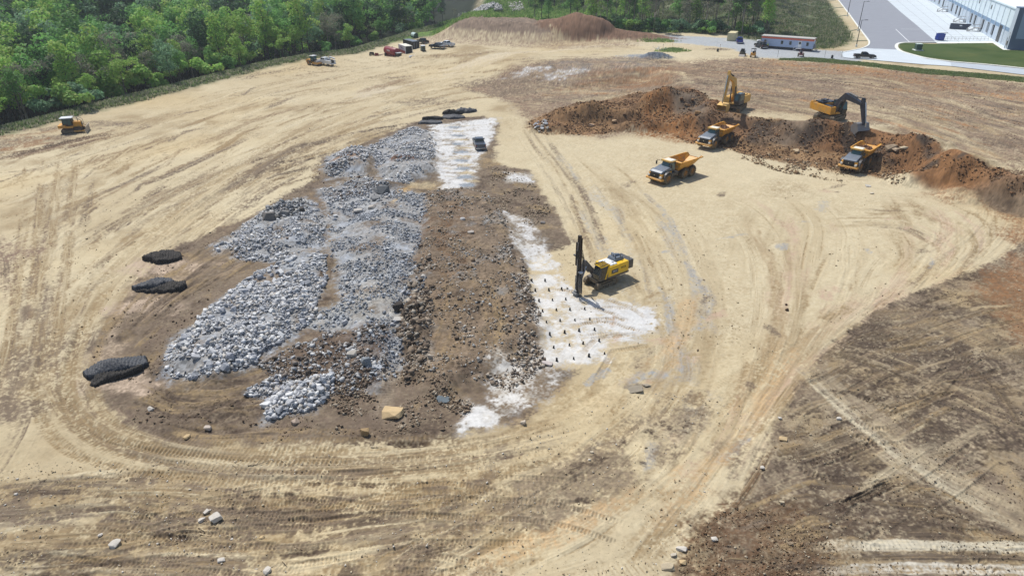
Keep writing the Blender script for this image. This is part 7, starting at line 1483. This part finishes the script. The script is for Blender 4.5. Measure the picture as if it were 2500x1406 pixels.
def trunk_mb(kind, seed):
    r = random.Random(seed); mb = MB(); h_ = {'broad': 11, 'tall': 13, 'bush': 2.6, 'pine': 19, 'bare': 11}[kind]; r0 = {'broad': .26, 'tall': .22, 'bush': .09, 'pine': .2, 'bare': .2}[kind]
    pts = [(0,0,-0.6)]
    for i in range(1, 7): pts.append((pts[-1][0]+r.uniform(-.18,.18), pts[-1][1]+r.uniform(-.18,.18), h_*i/6))
    mb.tube(pts, r0, 7, r0*0.25)
    for i in range(9 if kind != 'bush' else 3):
        k = r.randint(2, 5); p = pts[k]; a = r.uniform(0, 6.28); l = r.uniform(1.2, 2.8) if kind != 'bush' else 0.8
        mb.tube([p, (p[0]+l*0.5*math.cos(a), p[1]+l*0.5*math.sin(a), p[2]+l*0.35), (p[0]+l*math.cos(a), p[1]+l*math.sin(a), p[2]+l*0.9)], r0*0.35, 5, r0*0.12)
    return mb
TCOL = {'bright': (148,194,92), 'mid': (112,158,84), 'dark': (72,104,66), 'blue': (116,150,112), 'grey': (134,136,116), 'deep': (54,78,52)}
TP = {}
def tree_proto(kind, colr, seed, n=1500, leaf=0.5):
    key = (kind, colr, seed)
    if key in TP: return TP[key]
    V, F, cv, _ = crown_np(kind, seed, n, leaf); base = s2l(TCOL[colr])*1.0; c = np.clip(base[None]*cv[:, None], 0.005, 0.5); c[:, 0] *= rng.uniform(0.88, 1.15, len(c)); me_ = np_mesh('crown', V, F, np.repeat(c, 4, 0), False, 4, LEAF)
    mb = trunk_mb(kind, seed); bm = bmesh.new(); vs = [bm.verts.new(p) for p in mb.v]
    for f in mb.f: bm.faces.new([vs[i] for i in f])
    mt = bpy.data.meshes.new('trunk'); bm.to_mesh(mt); bm.free(); mt.materials.append(BARKP if kind in ('bare', 'pine') else BARK)
    for p in mt.polygons: p.use_smooth = True
    TP[key] = (me_, mt); return TP[key]
def plant_tree(x, y, kind, colr, seed, s, label, group, name='tree', n=1500, leaf=0.5, cat='tree'):
    if name == 'tree': name = {'broad': 'broadleaf_tree', 'tall': 'slender_tree', 'bush': 'young_tree', 'bare': 'half_bare_tree', 'pine': 'pine_tree'}[kind]
    cr, tr = tree_proto(kind, colr, seed, n, leaf); t = link(bpy.data.objects.new(name, None)); t.location = (x, y, zs(x, y)); t.rotation_euler = (0, 0, random.uniform(0, 6.28)); t.scale = (s*random.uniform(0.9, 1.1), s*random.uniform(0.9, 1.1), s)
    tag(t, label, cat, group); a = link(bpy.data.objects.new('crown', cr)); a.parent = t; b = link(bpy.data.objects.new('trunk', tr)); b.parent = t; return t
# candidates on the falling ground left of the site
cand = []
step = 6.2
for gy in np.arange(95, 560, step):
    for gx in np.arange(-430, 30, step):
        x = gx+random.uniform(-2.4, 2.4); y = gy+random.uniform(-2.4, 2.4); cand.append((x, y))
cand = np.array(cand); dd_ = sdpoly(cand[:, 0], cand[:, 1], EDGE_POLY); cz = zsurf(cand[:, 0], cand[:, 1]); px_, py_ = PXY(cand[:, 0], cand[:, 1], cz); _, pt_ = PXY(cand[:, 0], cand[:, 1], cz+16)
glade = (px_ > 1040)&(px_ < 1100)
ok = (dd_ > 2.5)&(px_ > -120)&(px_ < 1090)&(pt_ < 420)&(py_ > -12)&~glade
keep_far = rng.uniform(0, 1, len(cand)) < np.where(cand[:, 1] > 300, 0.62, 1.0)
ok &= keep_far
C = cand[ok]; dC = dd_[ok]; pC = px_[ok]; yC = pt_[ok]; order = np.argsort(np.hypot(C[:, 0], C[:, 1]))
def zone_name(px, d):
    where = 'behind the bulldozer' if px < 330 else 'left of the road roller' if px < 640 else 'behind the service truck' if px < 880 else 'behind the red tank'
    if px < 60: where = 'at the far left'
    return where
KN = {'bright': 'bright green', 'mid': 'mid green', 'dark': 'dark green', 'blue': 'blue green', 'grey': 'grey brown half bare', 'deep': 'very dark green'}
cnt = 0; far = []
fc = fbm(C[:, 0], C[:, 1], 0.02, 2, 260)
for i in order:
    x, y = C[i]; d = dC[i]; front = d < 9
    u = random.random()+0.25*float(fc[i])
    if front: kind, colr, s = ('bush', random.choice(['bright','mid','bright','blue']), random.uniform(0.9, 1.7)) if random.random() < 0.55 else ('broad', random.choice(['bright','mid','bright','mid','blue']), random.uniform(0.5, 0.8))
    else:
        colr = 'bright' if u > 0.62 else 'mid' if u > 0.36 else 'blue' if u > 0.22 else 'dark' if u > 0.08 else random.choice(['grey','grey','deep'])
        if y > 260 and random.random() < 0.35: colr = random.choice(['deep','dark','dark','grey'])
        if pC[i] < 640 and random.random() < 0.22: colr = random.choice(['dark','grey','blue'])
        kind = 'bare' if colr == 'grey' else random.choice(['broad','broad','tall']); s = random.uniform(0.72, 1.38)*(1.0+min(d, 60)/260)
    if cnt < 300:
        row = 'in the front row' if d < 9 else 'in the second rank' if d < 24 else 'deep in the woods'
        noun = {'broad': 'broad crowned tree', 'tall': 'slender tall tree', 'bush': 'bushy young tree', 'bare': 'tree', 'pine': 'pine'}[kind]
        lb = '%s %s %s, %s' % (KN[colr], noun, row, zone_name(pC[i], d))
        plant_tree(x, y, kind, colr, random.choice([1, 2, 3]), s, lb, 'woods left of the site: '+KN[colr]+' '+noun+'s '+row+' '+zone_name(pC[i], d)); cnt += 1
    else: far.append((x, y, kind, colr, s*1.12))
VV, FF, CC = [], [], []; off = 0
lp = {}
for (x, y, kind, colr, s) in far:
    k = random.choice([5, 6]); key = (kind, k)
    if key not in lp: lp[key] = crown_np(kind, k, 620, 0.78)
    V, F, cv, _ = lp[key]; a = random.uniform(0, 6.28); v = V*s; vx = v[:, 0]*math.cos(a)-v[:, 1]*math.sin(a)+x; vy = v[:, 0]*math.sin(a)+v[:, 1]*math.cos(a)+y
    VV.append(np.stack([vx, vy, v[:, 2]+zs(x, y)], -1)); FF.append(F+off); off += len(V); base = s2l(TCOL[colr])*0.95*random.uniform(0.85, 1.2); CC.append(np.repeat(np.clip(base[None]*cv[:, None], 0.004, 0.5), 4, 0))
if VV: stuff('woods', np_mesh('woods', np.concatenate(VV), np.concatenate(FF), np.concatenate(CC), False, 4, LEAF), 'far woods merging into one mass beyond the nearer trees')
# right-hand woods: tall thin trunks behind the gravel lot
def rt(px, py, kind, colr, s, lb, gp, name='tree', n=900): x, y = G1(px, py); plant_tree(x, y, kind, colr, random.choice([1, 2, 3]), s, lb, gp, name, n=1500 if kind != 'pine' else 1500)
for i in range(78):
    px = random.uniform(1440, 1875); back = random.random(); py = 79+(px-1583)*0.035 - back*42
    k = random.choice(['pine','pine','pine','tall','bare']); cl = random.choice(['dark','mid','dark','deep']) if k == 'pine' else random.choice(['bright','mid']) if k == 'tall' else 'grey'
    part_ = 'left part' if px < 1580 else 'middle' if px < 1730 else 'right part'; dp = 'front' if back < 0.35 else 'middle' if back < 0.7 else 'back'
    lb = {'pine': 'tall %s pine' % KN[cl], 'tall': '%s slender tree' % KN[cl], 'bare': 'grey thin tree'}[k]+', %s rank, %s of the belt behind the lot' % (dp, part_)
    rt(px, py, k, cl, random.uniform(0.8, 1.15), lb, 'tree belt behind the gravel lot: '+lb, 'pine_tree' if k == 'pine' else 'tree')
for i in range(46):
    px = random.uniform(1445, 1870); py = 80+(px-1583)*0.04-random.uniform(0, 9); cl = random.choice(['bright','mid','dark','blue','mid'])
    rt(px, py, 'bush', cl, random.uniform(0.5, 1.15), '%s bush at the foot of the tree belt behind the gravel lot' % KN[cl], 'bushes at the foot of the belt: '+KN[cl], 'shrub')
for px, py, k, cl, s, lb in [(1305,48,'broad','mid',1.0,'full dark leafy tree behind the gap between the two soil mounds'),(1322,46,'broad','dark',0.8,'second leafy tree close right of the one behind the mound gap'),(1338,54,'tall','mid',0.75,'slim leafy tree at the right of the mound gap'),
   (1392,42,'tall','mid',1.1,'tree with upright crown directly behind the peaked mound'),(1425,46,'broad','dark',0.7,'small dark tree right behind the peaked mound'),(1408,40,'tall','bright',0.9,'light green tree behind the peaked mound, right side'),(1480,60,'broad','mid',0.8,'leafy tree where the belt begins beside the mound'),
   (1060,66,'broad','mid',0.9,'leafy tree left of the pale rip-rap'),(1080,50,'tall','dark',0.8,'dark slim tree just left of the pale rip-rap'),(1112,62,'bare','grey',0.35,'thin leaning bare sapling beside the rip-rap'),(1290,12,'broad','bright',0.8,'leafy tree right of the stone ringed basin'),(1868,86,'tall','bright',1.0,'bright ivy covered tall tree behind the left end of the office')]:
    rt(px, py, k, cl, s, lb, None)
for i in range(70):
    px = random.uniform(1040, 1900); py = random.uniform(-8, 22); 
    if 1130 < px < 1290: continue
    x, y = G1(px, py); cl = random.choice(['mid','bright','dark']); plant_tree(x, y, random.choice(['broad','tall','pine']), cl, random.choice([1,2,3]), random.uniform(0.8, 1.2), '%s tree far back along the top edge, %s' % (KN[cl], 'left of the basin' if px < 1200 else 'between the basin and the tree belt' if px < 1450 else 'behind the tree belt'), 'far trees along the top edge: %s %d' % (KN[cl], (px > 1200)+(px > 1450)))
# ------------------------------------------------------------------ grass
def tufts(pts, h_, cols, label, spread=0.5, name='grass'):
    N = len(pts); x, y = pts[:, 0], pts[:, 1]; z = zsurf(x, y); n = 5; V = []; a = rng.uniform(0, 6.28, (N, n)); hh = h_*rng.uniform(0.5, 1.2, (N, n)); lean = rng.uniform(0, 0.5, (N, n))*hh; w_ = 0.16*h_+0.04
    bx = x[:, None]+rng.normal(0, spread*0.4, (N, n)); by = y[:, None]+rng.normal(0, spread*0.4, (N, n)); bz = z[:, None]-0.05+0*a; dx, dy = np.cos(a), np.sin(a)
    q = np.stack([np.stack([bx-dy*w_, by+dx*w_, bz], -1), np.stack([bx+dy*w_, by-dx*w_, bz], -1), np.stack([bx+dx*lean+dy*w_*0.3, by+dy*lean-dx*w_*0.3, bz+hh], -1), np.stack([bx+dx*lean-dy*w_*0.3, by+dy*lean+dx*w_*0.3, bz+hh], -1)], 2).reshape(-1, 3)
    c = np.clip(pal(cols, N, 0.2)*2.2, 0, 0.85); c = np.repeat(c, n*4, 0); stuff(name, np_mesh(name, q, np.arange(len(q)).reshape(-1, 4), c, False, 4, LEAF), label)
def band(poly, d0, d1, N, y0, y1, xlo, xhi):
    x = rng.uniform(xlo, xhi, N*6); y = rng.uniform(y0, y1, N*6); d = sdpoly(x, y, poly)+1.2*fbm(x, y, 0.3, 2, 270); k = (d > d0)&(d < d1); return np.stack([x[k], y[k]], -1)[:N]
GC = [(126,128,104),(106,118,78),(140,136,116),(88,104,64)]
tufts(band(EDGE_POLY, -3.6, 5, 16000, 130, 300, -110, 12), 0.55, GC, 'rough grey green grass growing along the verge between soil and woods')
tufts(band(EDGE_POLY, -0.5, 4, 5000, 95, 140, -170, -60), 0.4, GC, 'thin dry grass on the edge behind the bulldozer')
x, y = sample_poly([(1905,144),(1990,142),(2100,151),(2250,168),(2500,190),(2500,202),(2250,179),(2100,159),(1985,150),(1905,147)], 7000); tufts(np.stack([x, y], -1), 0.3, [(110,124,80),(76,94,52),(120,122,86)], 'green grass strip between the concrete apron and the brown soil')
x = rng.uniform(60, 175, 60000); y = rng.uniform(215, 460, 60000); k = (sdpoly(x, y, BANKG) > 1)&(fbm(x, y, 0.12, 3, 280) > -0.35); tufts(np.stack([x[k], y[k]], -1)[:17000], 0.75, [(100,114,72),(82,98,60),(128,126,100),(140,136,112)], 'rough meadow grass on the bank behind the mobile office', 1.2)
x = rng.uniform(-30, 110, 50000); y = rng.uniform(268, 460, 50000); k = (sdpoly(x, y, LOTAREA) < -2)&(sdpoly(x, y, BANKG) < 0)&(sdpoly(x, y, EDGE_POLY) < 4); tufts(np.stack([x[k], y[k]], -1)[:15000], 0.8, [(106,134,70),(88,116,60),(126,140,88)], 'green meadow grass behind the soil mounds', 1.2)
for pp, N_ in [((1640,124),160),((1655,122),120),((1622,100),160),((1592,101),120)]: c = P(*pp); tufts(np.stack([rng.normal(c.x, 1.8, N_), rng.normal(c.y, 1.2, N_)], -1), 0.45, [(124,140,90),(104,118,76)], 'green weeds round the brush heap at pixel %d' % 0 if False else ('green weeds beside the white debris near the far road' if pp[0] > 1630 else 'low green brush at the left end of the gravel lot'))
# terrace lines on the grassy bank: silt socks lying on the slope
sock = None
for k_, (pts, lb) in enumerate([([(2040,2),(2000,5),(1960,12),(1905,20),(1860,28)], 'highest'), ([(2062,19),(2035,21),(1990,33),(1950,42),(1905,48)], 'second highest'), ([(2074,38),(2046,42),(2030,46)], 'third'), ([(2098,73),(2080,76),(2062,80)], 'fourth'), ([(2117,101),(2100,101),(2082,102)], 'lowest')]):
    g = GL(pts); g = crom(g, 2.0); o = MB().tube([(p[0], p[1], zs(p[0], p[1])+0.12) for p in g], 0.17, 6).build('silt_sock', mat('silt sock', (176,178,150), 0.9), None); tag(o, 'thin pale silt sock running across the grassy bank, %s of five' % lb, 'silt sock', 'silt socks across the grassy bank')
# ------------------------------------------------------------------ thin summer haze
_zmin = float(Zh.min())-1.0; _zmax = float(Zh.max())+26
hz = MB().box(-2400, 2400, -60, float(rowY[-1])+60, _zmin, max(_zmax, 60)).build('haze', mat('haze', (1,1,1)), None)
hm = bpy.data.materials['haze']; hm.node_tree.nodes.clear(); t_ = hm.node_tree; vo = t_.nodes.new('ShaderNodeVolumePrincipled'); ou = t_.nodes.new('ShaderNodeOutputMaterial'); t_.links.new(vo.outputs[0], ou.inputs['Volume'])
vo.inputs['Color'].default_value = (0.86, 0.93, 1.0, 1); vo.inputs['Density'].default_value = 0.00022; vo.inputs['Anisotropy'].default_value = 0.2
hz['kind'] = 'stuff'; hz['label'] = 'thin pale haze in the air over the far woods'
